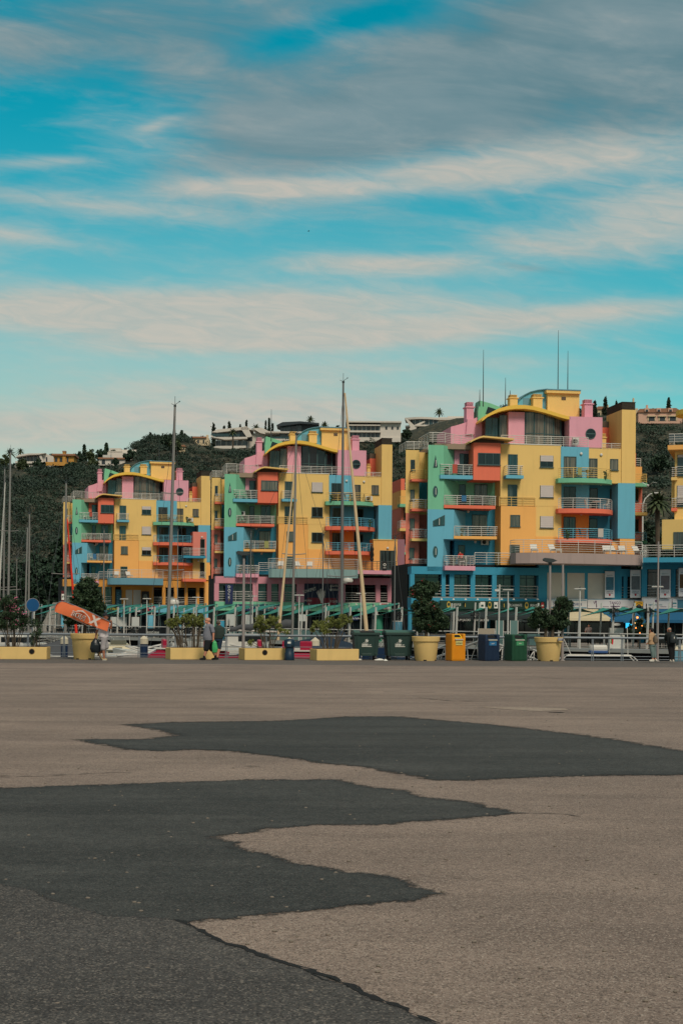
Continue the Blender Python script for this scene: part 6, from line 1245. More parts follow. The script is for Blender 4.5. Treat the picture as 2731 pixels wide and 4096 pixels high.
def sailboat(label, px, Y, top, lean=0.0, L=10, rz=0, thick=.16, hullm=None, spreaders=((.55, .9),), cover=None, furl=None, mm=None, stays=True, extras=None, radar=None, group='sailing boats moored in the marina', boomz=1.9):
    b = at(px, 2500, Y); b.z = WZ; H = at(px, top, Y).z - WZ; r = thing('sailing_boat', label, 'sailing boat', b, rz, group)
    hm_ = hull_mb(L, L * .3, .9); hm_.move(Matrix.Translation((-L * .08, 0, 0))); hb = hm_.build('hull', hullm or GEL, r, True)
    cb = MB(); cb.bbox(-L * .22, L * .16, -L * .085, L * .085, .95, 1.45, .12); c = cb.build('cabin', hullm and GEL or GEL, r)
    for sy in (-1, 1): MB().bbox(-L * .16, L * .1, sy * L * .086 - .01, sy * L * .086 + .01, 1.12, 1.32, .008).build('cabin_window', G_DK, c)
    cs, sn = math.cos(-rz), math.sin(-rz); tx, ty = lean * cs, lean * sn                  # lean along the picture's x, in the boat's axes
    mast = MB().tube([(0, 0, 1.0), (tx * .4, ty * .4, H * .4), (tx * .8, ty * .8, H * .8), (tx, ty, H)], [thick * .5, thick * .5, thick * .44, thick * .32], 10).build('mast', mm or ALU, r, True)
    q = MB()
    for f, w in spreaders: q.tube([(tx * f - w * cs, ty * f - w * sn, H * f + .06), (tx * f, ty * f, H * f), (tx * f + w * cs, ty * f + w * sn, H * f + .06)], .028, 5)
    q.build('spreader', mm or ALU, mast)
    h = MB(); h.tube([(tx, ty, H), (tx + .03, ty, H + .5)], .012, 4); h.tube([(tx, ty, H + .05), (tx + .22 * cs, ty + .22 * sn, H + .2)], .012, 4); h.ball((tx + .24 * cs, ty + .24 * sn, H + .22), .035); h.box(tx - .07, tx + .07, ty - .07, ty + .07, H - .06, H + .04); h.tube([(tx - .2 * cs, ty - .2 * sn, H + .1), (tx, ty, H + .02)], .012, 4); h.build('masthead_gear', BRZ, mast)
    if stays:
        w = MB(); ends = [(L * .44, 0, 1.25), (-L * .56, 0, 1.1)]
        for e in ends: w.tube([e, (tx * .97, ty * .97, H * .97)], .009, 4)
        for s_ in (-1, 1):
            f, ww = spreaders[0] if spreaders else (.5, .8); a = (s_ * L * .13 * cs - .2 * L * .0, s_ * L * .13 * sn, 1.1); bq = (tx * f + s_ * ww * cs, ty * f + s_ * ww * sn, H * f + .06)
            w.tube([a, bq, (tx * .96, ty * .96, H * .96)], .009, 4); w.tube([(s_ * L * .11 * cs, s_ * L * .11 * sn, 1.1), (tx * f, ty * f, H * f)], .008, 4)
        w.build('stays', WIRE, mast)
    bz = boomz; bm_ = MB().tube([(-.1, 0, bz), (-L * .42, 0, bz + .12)], .07, 8).build('boom', mm or ALU, r)
    if cover:
        n = 12; prof = []; cv = MB(); cv.tube([(-.05 - L * .40 * i / n, 0, bz + .16 + .34 * (1 - i / n) ** .7 + (.05 * math.sin(i * 2.1))) for i in range(n + 1)], [.26 * (1 - .45 * i / n) + .02 * math.sin(i * 1.7) for i in range(n + 1)], 10); cv.build('sail_cover', cover, bm_, True)
    st = MB()
    for s_ in (-1, 1):
        pts = [(-L * .5, s_ * L * .125, 1.6), (-L * .2, s_ * L * .14, 1.62), (L * .15, s_ * L * .12, 1.75), (L * .42, s_ * .12, 1.95)]; st.tube(pts, .014, 5); st.tube([(x, y, z - .28) for x, y, z in pts], .010, 5)
        for x, y, z in pts: st.tube([(x, y, z - .6), (x, y, z)], .014, 5)
    st.build('guardrail', RAIL, r)
    if furl:
        (x0, y0), (x1, y1), r0, r1, m = furl; A = at(x0, y0, Y - .01) - b; Bq = at(x1, y1, Y - .5) - b; Mi = Matrix.Rotation(-rz, 3, 'Z'); A = Mi @ A; Bq = Mi @ Bq; n = 10
        pts = [A + (Bq - A) * (i / n) for i in range(n + 1)]; MB().tube(pts, [r0 + (r1 - r0) * (i / n) ** .8 for i in range(n)] + [r1 * .8], 10).build('furled_sail', m, r, True)
    if radar: z = radar; MB().lathe([(.02, z - .12), (.3, z - .1), (.33, z), (.28, z + .12), (.02, z + .16)], (.25, -.32, 0), 14).build('radar_dome', GEL, mast, True); MB().box(-.05, .25, -.3, -.05, z - .18, z - .12).build('radar_bracket', ALU, mast)
    if extras: extras(r, H, tx)
    return r
sailboat('tall sailing boat with raked mast left of the two front apartment blocks', 669, 76, 1622, .34, 10, R(96), .19, BHU, ((.40, .75), (.68, .6)), None, None, ALU, True, None, 4.2)
sailboat('sailing boat with the tallest mast and a leaning cream furled sail', 1366, 82, 1527, .0, 10, R(88), .17, BHU, ((.34, .85), (.62, .65)), BCV, ((1379, 1572), (1472, 2600), .05, .13, WOO), ALD, True, None, 5.6)
sailboat('sailing boat with a grey sail cover and pale furled sail', 1168, 84, 1735, .17, 9, R(4), .15, None, ((.5, .7),), GCV, ((1176, 1890), (1112, 2560), .035, .09, WOO), ALU, True, None, None, boomz=2.55)
sailboat('slim masted yacht with wind vane, second mast from the left edge', 32, 106, 1806, .13, 12, R(80), .17, None, ((.34, .95), (.62, .7)), None, None)
sailboat('yacht at the left edge with a thin mast and furled foresail', 15, 108, 1872, .02, 11, R(100), .15, None, ((.38, 1.0),), None, ((22, 1930), (-8, 2480), .04, .1, GEL))
sailboat('short masted yacht with two parallel poles behind the blue disc', 115, 104, 2052, .03, 9, R(70), .15, None, ((.36, .85),), None, None, ALU, True, lambda r, H, tx: MB().tube([(-.35, .1, 1), (-.12, .05, H * .9)], .06, 8).build('second_pole', ALU, r))
sailboat('yacht with a bright red furled sail left of the pink podium', 262, 96, 1928, .0, 10, R(85), .17, BHU, ((.50, .95),), None, ((270, 2075), (309, 2560), .035, .10, RSL), ALU, True, None, 3.4)
for px, Y, top, th, lb in ((1002, 100, 2126, .1, 'small sailing boat with a thin dark mast right of the grey lamp post'), (1290, 98, 2138, .09, 'small boat whose thin mast crosses the bowling banner'), (1577, 96, 2148, .1, 'small boat whose thin mast stands right of the ochre annex'), (415, 108, 2115, .1, 'small boat whose thin mast rises from the potted tree'), (710, 108, 2120, .08, 'small boat whose thin mast stands right of the raked tall mast'), (67, 108, 2228, .08, 'small boat with a short white mast at the left')): sailboat(lb, px, Y, top, .0, 6, R(90 + (px % 17)), th, BHU, ((.45, .55),) if px != 1290 else (), None, None, ALD if px > 900 else ALU, px not in (710, 67))
# motor cruiser
def cruiser():
    b = at(474, 2640, 98); b.z = WZ; r = thing('motor_cruiser', 'cream motor cruiser with a canopy frame behind the man carrying the flag', 'motor boat', b, R(99)); r.scale = (.7, .72, .58)
    k = 72 / FPX; hull_mb(8.4, 2.9, 1.25, .35).move(Matrix.Translation((-.6, 0, 0))).build('hull', GEL, r, True)
    cab = MB(); cab.bbox(-4.3, 1.9, -1.22, 1.22, 1.2, 2.02, .18); c = cab.build('cabin', CRM, r)
    for y0, y1 in ((-1.0, -.08), (.12, .95)): MB().bbox(-4.36, -4.28, y0, y1, 1.28, 1.85, .02).build('cabin_window', G_DK, c)
    w = MB()
    P = [(-4.45, -1.35), (-4.45, 1.35), (1.2, 1.2), (2.6, .5), (2.6, -.5), (1.2, -1.2)]; w.prism(P, 2.02, 2.14); w.build('flybridge_deck', GEL, r)
    cm = MB(); cm.add([(-3.9, -1.15, 2.14), (-3.9, 1.15, 2.14), (.9, 1.0, 2.14), (.9, -1.0, 2.14), (-3.8, -1.05, 2.55), (-3.8, 1.05, 2.55), (.4, .85, 2.75), (.4, -.85, 2.75)], [(0, 3, 2, 1), (4, 5, 6, 7), (0, 1, 5, 4), (1, 2, 6, 5), (2, 3, 7, 6), (3, 0, 4, 7)]); cm.build('flybridge_coaming', CRM, r)
    s = MB(); s.bbox(-2.6, -2.0, -.75, .75, 2.55, 3.15, .15); s.bbox(-2.0, -1.2, -.75, .75, 2.45, 2.72, .1); s.build('helm_seat', mat('seat_cover', (176, 168, 152), .85, .1, 4), r)
    f = MB()
    for x in (-3.4, -.6):
        f.tube([(x, -1.1, 2.5), (x - .1, -1.0, 3.6), (x - .1, 1.0, 3.6), (x, 1.1, 2.5)], .03, 6)
    for y in (-1.0, 1.0): f.tube([(-3.5, y, 3.6), (-.7, y, 3.6)], .025, 6)
    f.build('canopy_frame', RAIL, r); MB().box(-3.45, -2.9, -.98, .98, 3.58, 3.68).build('rolled_canopy', GCV, r)
    g = MB()
    for y in (-1.2, 1.2): g.tube([(-4.4, y, 2.5), (-4.4, y * .2, 2.52)], .02, 5)
    g.tube([(-4.5, -.55, .9), (-4.5, -.55, 2.1)], .02, 5); g.tube([(-4.5, -.15, .9), (-4.5, -.15, 2.1)], .02, 5); g.build('boarding_rail', RAIL, r); MB().box(-4.48, -4.44, -.35, .35, 2.22, 2.32).build('name_plate', BLK, r)
cruiser()
def small_boat(label, px, Y, L, rz, m=None, cover=None, cabin=False, h=.7, name='dinghy', windscreen=False, cat='boat', zup=0.0, ch=.5):
    b = at(px, 2640, Y); b.z = WZ + zup; r = thing(name, label, cat, b, rz); hull_mb(L, L * .36, h).build('hull', m or GEL, r, True)
    MB().tube([(-L * .5, L * .155, h + .02), (0, L * .17, h + .05), (L * .42, .1, h * 1.3)], .05, 6).tube([(-L * .5, -L * .155, h + .02), (0, -L * .17, h + .05), (L * .42, -.1, h * 1.3)], .05, 6).build('rubbing_strake', RAIL, r)
    if cover: q = MB(); q.add([(-L * .48, -L * .16, h), (-L * .48, L * .16, h), (L * .3, L * .13, h + .1), (L * .3, -L * .13, h + .1), (-L * .42, 0, h + ch * .9), (-L * .1, 0, h + ch * 1.35), (L * .2, 0, h + ch * .8)], [(0, 4, 1), (0, 3, 5, 4), (1, 4, 5, 2), (3, 6, 5), (2, 5, 6), (3, 2, 6)]); q.build('boat_cover', cover, r)
    if cabin: c = MB().bbox(-L * .1, L * .22, -L * .11, L * .11, h, h + .85, .12).build('cabin', GEL, r); MB().bbox(-L * .105, L * .1, -L * .112, L * .112, h + .4, h + .7, .02).build('cabin_window', G_DK, c)
    if windscreen: MB().add([(0, -L * .13, h), (0, L * .13, h), (-.35, L * .12, h + .5), (-.35, -L * .12, h + .5)], [(0, 1, 2, 3), (3, 2, 1, 0)]).build('windscreen', G_TE, r)
    return r
small_boat('white hull of a moored boat under a grey cover behind the left blue pile', 240, 74, 5, R(172), GEL, GCV, False, 1.3, 'covered_boat', False, 'boat', 0, .75)
small_boat('low white boat between the cruiser and the dark blue pile', 548, 70, 5, R(60), GEL, None, False, 1.55, 'open_boat')
small_boat('white inflatable boat bow left of the second planter', 650, 70, 5.2, R(150), GEL, None, False, 1.5, 'open_boat')
small_boat('boat under a navy cover behind the third planter', 1330, 78, 5, R(10), BHU, BCV, False, 1.5, 'covered_boat', False, 'boat', 0, .7)
small_boat('white cabin boat with a dark stripe behind the middle planter', 1015, 84, 7, R(165), GEL, None, True, 1.6, 'cabin_boat', True)
small_boat('white and blue boat at the far left between the planter shrubs', 75, 82, 7, R(165), BHU, None, True, 1.5, 'cabin_boat', True)
# pedal boats in crimson
CRI = mat('crimson_plastic', (158, 24, 58), .35, .08, 2, spec=.5)
def pedal(label, px, Y, rz):
    b = at(px, 2640, Y); b.z = WZ - .1; r = thing('pedal_boat', label, 'pedal boat', b, rz, 'crimson pedal boats by the quay')
    for s in (-1, 1): hull_mb(3.6, .6, 1.1, .2).move(Matrix.Translation((0, s * .62, .55))).build('float', CRI, r, True)
    MB().prism([(-1.5, 1.3), (-.75, 1.3), (-.5, 1.62), (.4, 1.62), (.65, 1.3), (1.4, 1.3), (1.75, 1.62), (1.2, 2.0), (.6, 1.75), (-.5, 1.72), (-1.2, 1.98), (-1.7, 1.7)], -.85, .85, 'y').build('deck', CRI, r); MB().box(-1.4, 1.2, -.9, .9, 1.98, 2.04).build('deck_trim', GEL, r)
    for s in (-1, 1): MB().bbox(-.9, -.3, s * .42 - .28, s * .42 + .28, 1.72, 2.0, .06).bbox(-1.05, -.85, s * .42 - .28, s * .42 + .28, 1.72, 2.45, .06).build('seat', CRI, r)
pedal('crimson pedal boat to the right of the two walking men', 915, 66.5, R(20)); pedal('crimson pedal boat right of the dark blue litter bin', 1205, 66.5, R(80)); pedal('crimson pedal boat half hidden behind the second planter', 735, 69, R(10)); pedal('crimson pedal boat behind the middle planter shrub', 1115, 69, R(5))
# cabin roof with outboard and flag at the right
def hardtop():
    b = at(2390, 2640, 69); b.z = WZ; r = thing('motor_boat', 'motor boat with a white roof frame, outboard and small flag at the right', 'motor boat', b, R(90))
    hull_mb(7, 2.6, 1.0).build('hull', GEL, r, True); z = at(2390, 2622, 69).z - WZ
    f = MB()
    w0 = (2540 - 2225) * .5 * 69 / FPX
    for x in (-.4, .6):
        f.tube([(x, -w0 * 1.12, z - .55), (x, -w0 * .86, z - .05), (x, -w0 * .8, z), (x, w0 * .8, z), (x, w0 * .86, z - .05), (x, w0 * 1.12, z - .55), (x, w0 * 1.14, 1.0)], .03, 6); f.tube([(x, -w0 * 1.12, z - .55), (x, -w0 * 1.14, 1.0)], .03, 6)
    f.build('roof_frame', RAIL, r); MB().box(-.4, .6, -w0 * .8, w0 * .8, z + .02, z + .05).build('roof', GEL, r)
    q = MB(); q.bbox(-.3, .3, -.42, .42, z + .18, z + .52, .1); o = q.build('outboard_cowling', GEL, r); MB().bbox(-.31, .31, -.43, .43, z + .12, z + .26, .05).build('cowling_base', mat('outboard_blue', (38, 76, 130), .4, .05), o); MB().box(-.08, .08, -.08, .08, z - .4, z + .14).build('leg', BLK, r)
    a = MB(); a.tube([(0, 1.45 * -1, z), (0, -1.4, z + 1.35)], .02, 5); a.tube([(0, 1.3, z), (.0, 1.85, z + 1.2)], .02, 5); a.build('aerial', RAIL, r)
    fl = thing('flag', 'small green and red national flag on the motor boat roof', 'flag', b + Vector((.55, 0, z + .1))); MB().tube([(0, 0, 0), (.06, 0, .9)], .012, 5).build('staff', RAIL, fl)
    MB().add([(.06, 0, .85), (.20, .02, .70), (.17, .0, .42), (.05, .0, .50)], [(0, 1, 2, 3), (3, 2, 1, 0)]).build('cloth', mat('flag_red', (190, 36, 44), .8, .08), fl); MB().add([(.05, -.005, .86), (.11, .01, .79), (.10, -.01, .48), (.045, -.005, .52)], [(0, 1, 2, 3), (3, 2, 1, 0)]).build('green_band', mat('flag_green', (40, 130, 70), .8, .08), fl)
hardtop()
# floating pontoons and a gangway with a truss
def pontoon(label, px, Y, L, rz):
    b = at(px, 2640, Y); b.z = WZ; r = thing('pontoon', label, 'pontoon', b, rz, 'floating pontoons of the marina'); MB().bbox(-L / 2, L / 2, -1, 1, .1, .55, .04).build('deck', m_conc, r); MB().box(-L / 2, L / 2, -1.04, 1.04, .3, .42).build('rubber_fender', BLK, r)
pontoon('floating pontoon between the left-hand boats', 560, 80, 34, R(95)); pontoon('floating pontoon between the middle boats', 1260, 86, 36, R(92)); pontoon('floating pontoon under the right-hand promenade', 2300, 84, 40, R(8))
def gangway(label, p0, p1, w=1.1):
    d = p1 - p0; L = d.length; r = thing('gangway', label, 'gangway', p0, math.atan2(d.y, d.x), 'gangways down to the pontoons'); M = Matrix.Rotation(-math.asin(d.z / L), 4, 'Y')
    q = MB()
    for s in (-1, 1):
        y = s * w / 2; q.tube([(0, y, 0), (L, y, 0)], .05, 6); q.tube([(0, y, 1.0), (L, y, 1.0)], .05, 6); n = int(L / 1.1)
        for i in range(n): x = L * i / n; q.tube([(x, y, 0), (x, y, 1.0)], .028, 5); q.tube([(x, y, 0), (x + L / n, y, 1.0)], .025, 5)
    q.move(M).build('truss', RAIL, r); MB().box(0, L, -w / 2, w / 2, -.05, .0).move(M).build('walkway', m_conc, r)
gangway('white truss gangway rising behind the yellow recycling bin', Vector((at(1700, 2640, 66).x, 70, -1.2)), Vector((at(1905, 2640, 64).x, 63.4, .0))); gangway('white truss gangway falling behind the green recycling bin', Vector((at(1960, 2640, 64).x, 63.4, .0)), Vector((at(2230, 2640, 70).x, 70, -1.4)))
# mooring piles with pale caps
def pile(px, py0, Y, w, label, point=True):
    b = at(px, 2640, Y); b.z = WZ - 2; H = at(px, py0, Y).z - b.z; r = thing('mooring_pile', label, 'mooring pile', b, .1, 'blue mooring piles with pale caps'); MB().lathe([(w / 2, 0), (w / 2, H - .38)], n=18).build('pile', BHU if w < .6 else SLA, r, True); MB().lathe([(w / 2 + .015, H - .4), (w / 2 + .015, H - .16), (.02, H)], n=18).build('cap', mat('pale_cap', (196, 186, 164), .7, .08, 3), r)
pile(258, 2541, 65.5, .34, 'dark blue pile with a flat pale cap left of the big round pot'); pile(576, 2541, 65.5, .37, 'dark blue pile with a pale cap right of the cruiser'); pile(1157, 2549, 68, .34, 'pile whose pale pointed cap shows over the litter bin'); pile(1260, 2549, 67, .40, 'dark blue pile with a pale cap behind the third planter shrub')
# ------------------------------------------------------------ along the near quay
PLT = mat('planter_paint', (222, 188, 122), .85, .09, 2.0, .3, 40, streak=.35); SOI = mat('dry_soil', (72, 58, 44), .95, .3, 8); HOLE = mat('black_hole', (16, 16, 16), .9, .2, 4); GREY = mat('galvanised_rail', (124, 132, 140), .5, .1, 3, metal=.3); LPG = mat('lamp_post_grey', (146, 138, 136), .6, .08, 2, streak=.3)
def qrail():
    y = 63.3; x0, x1 = -34, 34; r = thing('quay_railing', 'thick grey tubular railing with wires along the near quay', 'railing', (x0, y, 0)); L = x1 - x0
    MB().tube([(0, 0, 1.02), (L, 0, 1.02)], .055, 10).build('handrail', GREY, r, True); w = MB()
    for z in (.52, .2, .07): w.tube([(0, 0, z), (L, 0, z)], .013, 5)
    w.build('wire', GREY, r); k = int(L / 2.3)
    xs = [at(p, 2640, y).x - x0 for p in (-30, 25, 112, 256, 420, 556, 700, 905, 1062, 1170, 1300, 1480, 1660, 1840, 2020, 2110, 2367, 2485, 2625, 2715, 2780)]
    for x in xs:
        q = MB(); q.prism([(x - .05, 0), (x - .015, 0), (x + .005, 1.0), (x - .03, 1.0)], -.02, .02, 'y'); q.prism([(x + .035, 0), (x + .07, 0), (x + .05, 1.0), (x + .015, 1.0)], -.02, .02, 'y'); q.build('post', GREY, r)
qrail()
def planter(label, x0, x1, yt, yb, yaw, holes=(), dep=.95):
    g0 = ground((x0 + x1) / 2, yb); Y = min(g0.y, 61.0); L = (x1 - x0) * Y / FPX; h = (yb - yt) * Y / FPX; b = at(x0, yb, Y); b.z = 0
    r = thing('concrete_planter', label, 'planter', b, R(yaw), 'yellow concrete planters along the quay'); L /= math.cos(R(yaw)); 
    q = MB(); t = .08; q.bbox(0, L, 0, dep, 0, h, .02); q.build('box', PLT, r); MB().box(t, L - t, t, dep - t, h - .03, h + .012).build('soil', SOI, r)
    for x in holes: MB().prism([(L * x + .1 * math.cos(a * .35), h * .64 + .1 * math.sin(a * .35)) for a in range(18)], -.012, .05, 'y').build('round_hole', HOLE, r); MB().prism([(L * x + .125 * math.cos(a * .35), h * .64 + .125 * math.sin(a * .35)) for a in range(18)], -.006, .03, 'y').build('hole_rim', mat('stained_planter', (128, 100, 62), .9, .3, 8), r)
    return r, Y, h
pl1, Y1, h1 = planter('long yellow planter with a round hole under the pink oleander at the left', -60, 186, 2588, 2637, 2, (.76,)); pl2, Y2, h2 = planter('yellow planter behind the walking men, with two pale shrubs', 682, 862, 2592, 2639, 20)
pl3, Y3, h3 = planter('yellow planter with a stained round hole beside the dark blue litter bin', 979, 1150, 2594, 2641, 20, (.46,)); pl4, Y4, h4 = planter('yellow planter without a hole in front of the left dumpster', 1267, 1436, 2597, 2643, 20)
def pot(label, x0, x1, yt, yb, chip=False):
    xm = (x0 + x1) / 2; g = ground(xm, yb); Y = g.y; R0 = (x1 - x0) / 2 * Y / FPX; h = (yb - yt) * Y / FPX; r = thing('round_pot', label, 'plant pot', (g.x, Y + R0 * .7, 0), random.uniform(0, 6), 'big round yellow plant pots')
    MB().lathe([(R0 * .72, 0), (R0 * .74, .02), (R0 * .89, h * .8), (R0 * .97, h * .8), (R0 * 1.0, h * .98), (R0 * .97, h), (R0 * .88, h), (R0 * .86, h - .1), (.02, h - .1)], n=40).build('pot_body', PLT, r, True); MB().lathe([(R0 * .87, h - .095), (R0 * .3, h - .06)], n=24).build('soil', SOI, r)
    q = MB()
    for a in range(5): an = a * 1.256; c, s = math.cos(an), math.sin(an); q.prism([(R0 * .735 * c - .07 * s, R0 * .735 * s + .07 * c), (R0 * .735 * c + .07 * s, R0 * .735 * s - .07 * c), (R0 * .76 * c + .05 * s, R0 * .76 * s - .05 * c), (R0 * .76 * c - .05 * s, R0 * .76 * s + .05 * c)], -.0, .05)
    q.build('drain_notch', HOLE, r); return Vector((g.x, Y + R0 * .7, h - .1)), Y + R0 * .7
q1 = pot('big round yellow pot behind the man with the orange flag', 275, 386, 2534, 2638); q2 = pot('big round yellow pot between the right dumpster and the yellow bin', 1647, 1761, 2546, 2644); q3 = pot('big round yellow pot with a small blue sticker right of the green bin', 2140, 2256, 2549, 2645)
p = at(2240, 2557, q3[1] - .62); r = thing('sticker', 'small blue plate on the rim of the right-hand pot', 'sticker', p); MB().box(-.12, .12, -.02, .0, -.065, .065).build('plate', NAV, r); flat(r, 'white_print', rc(-.1, .1, .01, .035), WIN, .006, -.026); flat(r, 'white_print', rc(-.1, .06, -.04, -.02), WIN, .006, -.026)
def bush(name, label, base, Y, lobes, m, leaf, group=None, trunks=1, flowers=None, per=60, asp=.45, cr=.11, cat='tree', dens=26, stems=None, shell=.55):
    """lobes: ellipses in photo px (cx, cy, rx, ry) turned into round clusters of leaf clumps about the trunk"""
    r = thing(name, label, cat, base, 0, group); P = []; F = []; q = MB(); s = Y / FPX; Cs = []
    for i, (cx, cy, rx, ry) in enumerate(lobes):
        c = at(cx, cy, Y) - base; c.y += random.uniform(-.15, .15); a = min(rx, ry) * s
        n = max(6, int(dens * (rx * s) * (ry * s) / .09)); pts, C = clumps(n, per, c, (rx * s * .86, (rx * s + ry * s) * .45, ry * s * .86), cr, shell); P.append(pts); Cs.append((c, C))
        if flowers: k = C[NPR.random(len(C)) < flowers[1]]; F.append(np.concatenate([z + NPR.normal(size=(flowers[2], 3)) * cr * .5 + (0, -cr * .5, cr * .4) for z in k]) if len(k) else np.zeros((0, 3)))
    if stems:
        for k in range(stems): c, C = Cs[k % len(Cs)]; e = C[random.randrange(len(C))]; x0 = c.x * .35 + random.uniform(-.1, .1); q.tube([(x0, random.uniform(-.1, .1), -.05), (x0 + (e[0] - x0) * .35 + random.uniform(-.04, .04), e[1] * .4, e[2] * .45), tuple(e)], [.022, .016, .007], 5)
    else:
        for k in range(trunks):
            c, C = Cs[k % len(Cs)]; x0 = (k - (trunks - 1) / 2) * .3; q.tube([(x0, 0, -.1), (x0 + .04, .03, c.z * .35), (x0 * .6 + c.x * .5, c.y * .5, c.z * .7), tuple(c)], [.085, .065, .05, .03], 8)
            for e in C[:: 4]: q.tube([tuple(Vector((x0 * .6 + c.x * .5, c.y * .5, c.z * .6))), tuple(e)], [.03, .008], 5)
    q.build('trunk' if not stems else 'stems', BARK, r); leafmesh('crown' if not stems else 'foliage', np.concatenate(P), leaf, m, r, asp, .2)
    if flowers and sum(len(f) for f in F): fl_ = leafmesh('flowers', np.concatenate([f for f in F if len(f)]), flowers[3], flowers[0], r, .9); fl_['kind'] = 'stuff'
    return r
def c5(x, y): return 2.24
bush('potted_tree', 'dark laurel tree in the left round pot, behind the orange flag', q1[0], q1[1], [(346, 2345, 46, 44), (372, 2390, 44, 50), (316, 2400, 40, 50), (352, 2455, 60, 46), (290, 2470, 40, 36), (395, 2440, 32, 46)], L_LAUR, .115, 'trees in the round pots', 1)
bush('potted_tree', 'dark tree with red blossoms in the middle round pot', q2[0], q2[1], [(1692, 2362, 50, 44), (1735, 2345, 24, 24), (1660, 2365, 30, 30), (1690, 2420, 52, 50), (1725, 2440, 46, 44), (1765, 2485, 30, 40), (1690, 2490, 50, 40), (1730, 2505, 44, 24)], L_LAUR, .115, 'trees in the round pots', 1, (REDF, .10, 9, .06))
bush('potted_tree', 'two lobed green tree with two trunks in the right round pot', q3[0], q3[1], [(2248, 2412, 30, 30), (2240, 2450, 40, 36), (2275, 2425, 18, 20), (2165, 2470, 48, 44), (2210, 2490, 56, 38), (2135, 2490, 26, 30), (2250, 2495, 26, 30)], L_LAUR, .11, 'trees in the round pots', 2)
b = at(50, 2588, Y1 + .45); b.z = h1; bush('oleander_shrub', 'pink flowering oleander in the left planter', b, Y1 + .45, [(20, 2440, 60, 50), (70, 2455, 40, 44), (45, 2405, 46, 26), (100, 2480, 18, 28), (10, 2490, 50, 30), (75, 2500, 34, 24)], L_LAUR, .10, None, 1, (PINKF, .16, 9, .055), 40, .3, .12, 'shrub', 22, 14)
b = at(145, 2588, Y1 + .45); b.z = h1; bush('oleander_shrub', 'thin sparse shrub right of the pink oleander', b, Y1 + .45, [(138, 2490, 20, 22), (160, 2500, 16, 22), (142, 2540, 18, 24), (128, 2570, 14, 12), (162, 2530, 14, 20)], L_LAUR, .09, None, 1, None, 30, .3, .10, 'shrub', 18, 7)
for px, Y, h, lobes, lb in ((735, Y2 + .5, h2, [(690, 2490, 34, 20), (715, 2482, 36, 24), (745, 2475, 24, 22), (690, 2505, 24, 14)], 'left pale green shrub of the planter behind the walking men'), (785, Y2 + .6, h2, [(775, 2476, 26, 22), (802, 2486, 22, 30), (765, 2495, 22, 16), (808, 2470, 14, 14)], 'right pale green shrub of the planter behind the walking men'),
                        (1062, Y3 + .5, h3, [(1060, 2490, 50, 30), (1098, 2482, 28, 26), (1040, 2510, 40, 24), (1140, 2522, 26, 14), (1040, 2470, 22, 18), (1110, 2510, 24, 20), (1005, 2570, 14, 12)], 'tall airy shrub of the planter beside the litter bin'), (1320, Y4 + .5, h4, [(1278, 2500, 34, 24), (1318, 2490, 36, 28), (1360, 2488, 30, 26), (1395, 2478, 18, 22), (1300, 2520, 34, 16), (1250, 2515, 14, 12), (1372, 2462, 14, 12)], 'wide airy shrub of the planter before the left dumpster')):
    b = at(px, 2590, Y); b.z = h; bush('oleander_shrub', lb, b, Y, lobes, L_OLE, .095, 'pale green shrubs in the planters', 1, None, 34, .28, .09, 'shrub', 22, 16)
# blue disc sign, lamp posts, poles
p = at(131, 2640, 62.9); p.z = 0; r = thing('round_sign', 'plain round blue sign disc with a pale rim on a grey post', 'sign', p, .5); z = at(131, 2420, 62.9).z; MB().tube([(0, .05, 0), (0, .05, z + .3)], .03, 8).build('post', GREY, r); MB().tube([(0, .0, z), (0, .03, z)], .305, 28).build('rim', LPG, r); MB().tube([(0, -.01, z), (0, .0, z)], .285, 28).build('disc', mat('blue_sign_face', (14, 78, 128), .5, .08, 3), r)
def lamppost(px, yt, Y, label, head=True, th=.065):
    p = at(px, 2640, Y); p.z = 0; z = at(px, yt, Y).z; r = thing('lamp_post' if head else 'steel_pole', label, 'street lamp' if head else 'pole', p); MB().lathe([(th * 1.9, 0), (th * 1.9, .03), (th * 1.15, .05), (th, 1.2), (th * .72, z)], n=14).build('post', LPG, r, True)
    if head: q = MB(); q.tube([(0, 0, z - .12), (0, 0, z + .02)], [.07, .09], 10); q.build('collar', BRZ, r); MB().prism([(-.32, z + .14), (-.26, z + .2), (.1, z + .16), (.3, z + .08), (.1, z + .0), (-.1, z + .0), (-.3, z + .08)], -.17, .17, 'y').build('lamp_head', BRZ, r)
lamppost(973, 2222, 62.9, 'pale grey lamp post with a dark flat head behind the third planter'); lamppost(2196, 2250, 62.9, 'pale lamp post with a dark head behind the right-hand pot'); lamppost(2247, 2258, 62.9, 'pale pole without a lamp beside the right-hand pot', False); lamppost(2628, 2166, 62.9, 'thin grey pole beside the woman at the right', False, .045)
# litter bin
g = ground(1157, 2641); r = thing('litter_bin', 'dark blue litter bin with a small white label between two planters', 'litter bin', (g.x, g.y, 0)); NB = mat('dark_blue_plastic', (18, 46, 66), .5, .1, 3)
MB().lathe([(.21, 0), (.22, .02), (.21, .3), (.18, .34), (.18, .5)], n=22).build('bin_base', NB, r, True); MB().lathe([(.18, .5), (.185, .56), (.23, .58), (.23, .82), (.2, .88), (.04, .93)], n=22).build('bin_hood', NB, r, True); MB().box(-.07, .07, -.236, -.222, .72, .80).build('label_plate', WIN, r); MB().box(-.15, .15, -.2, -.1, .58, .66).build('opening', HOLE, r)
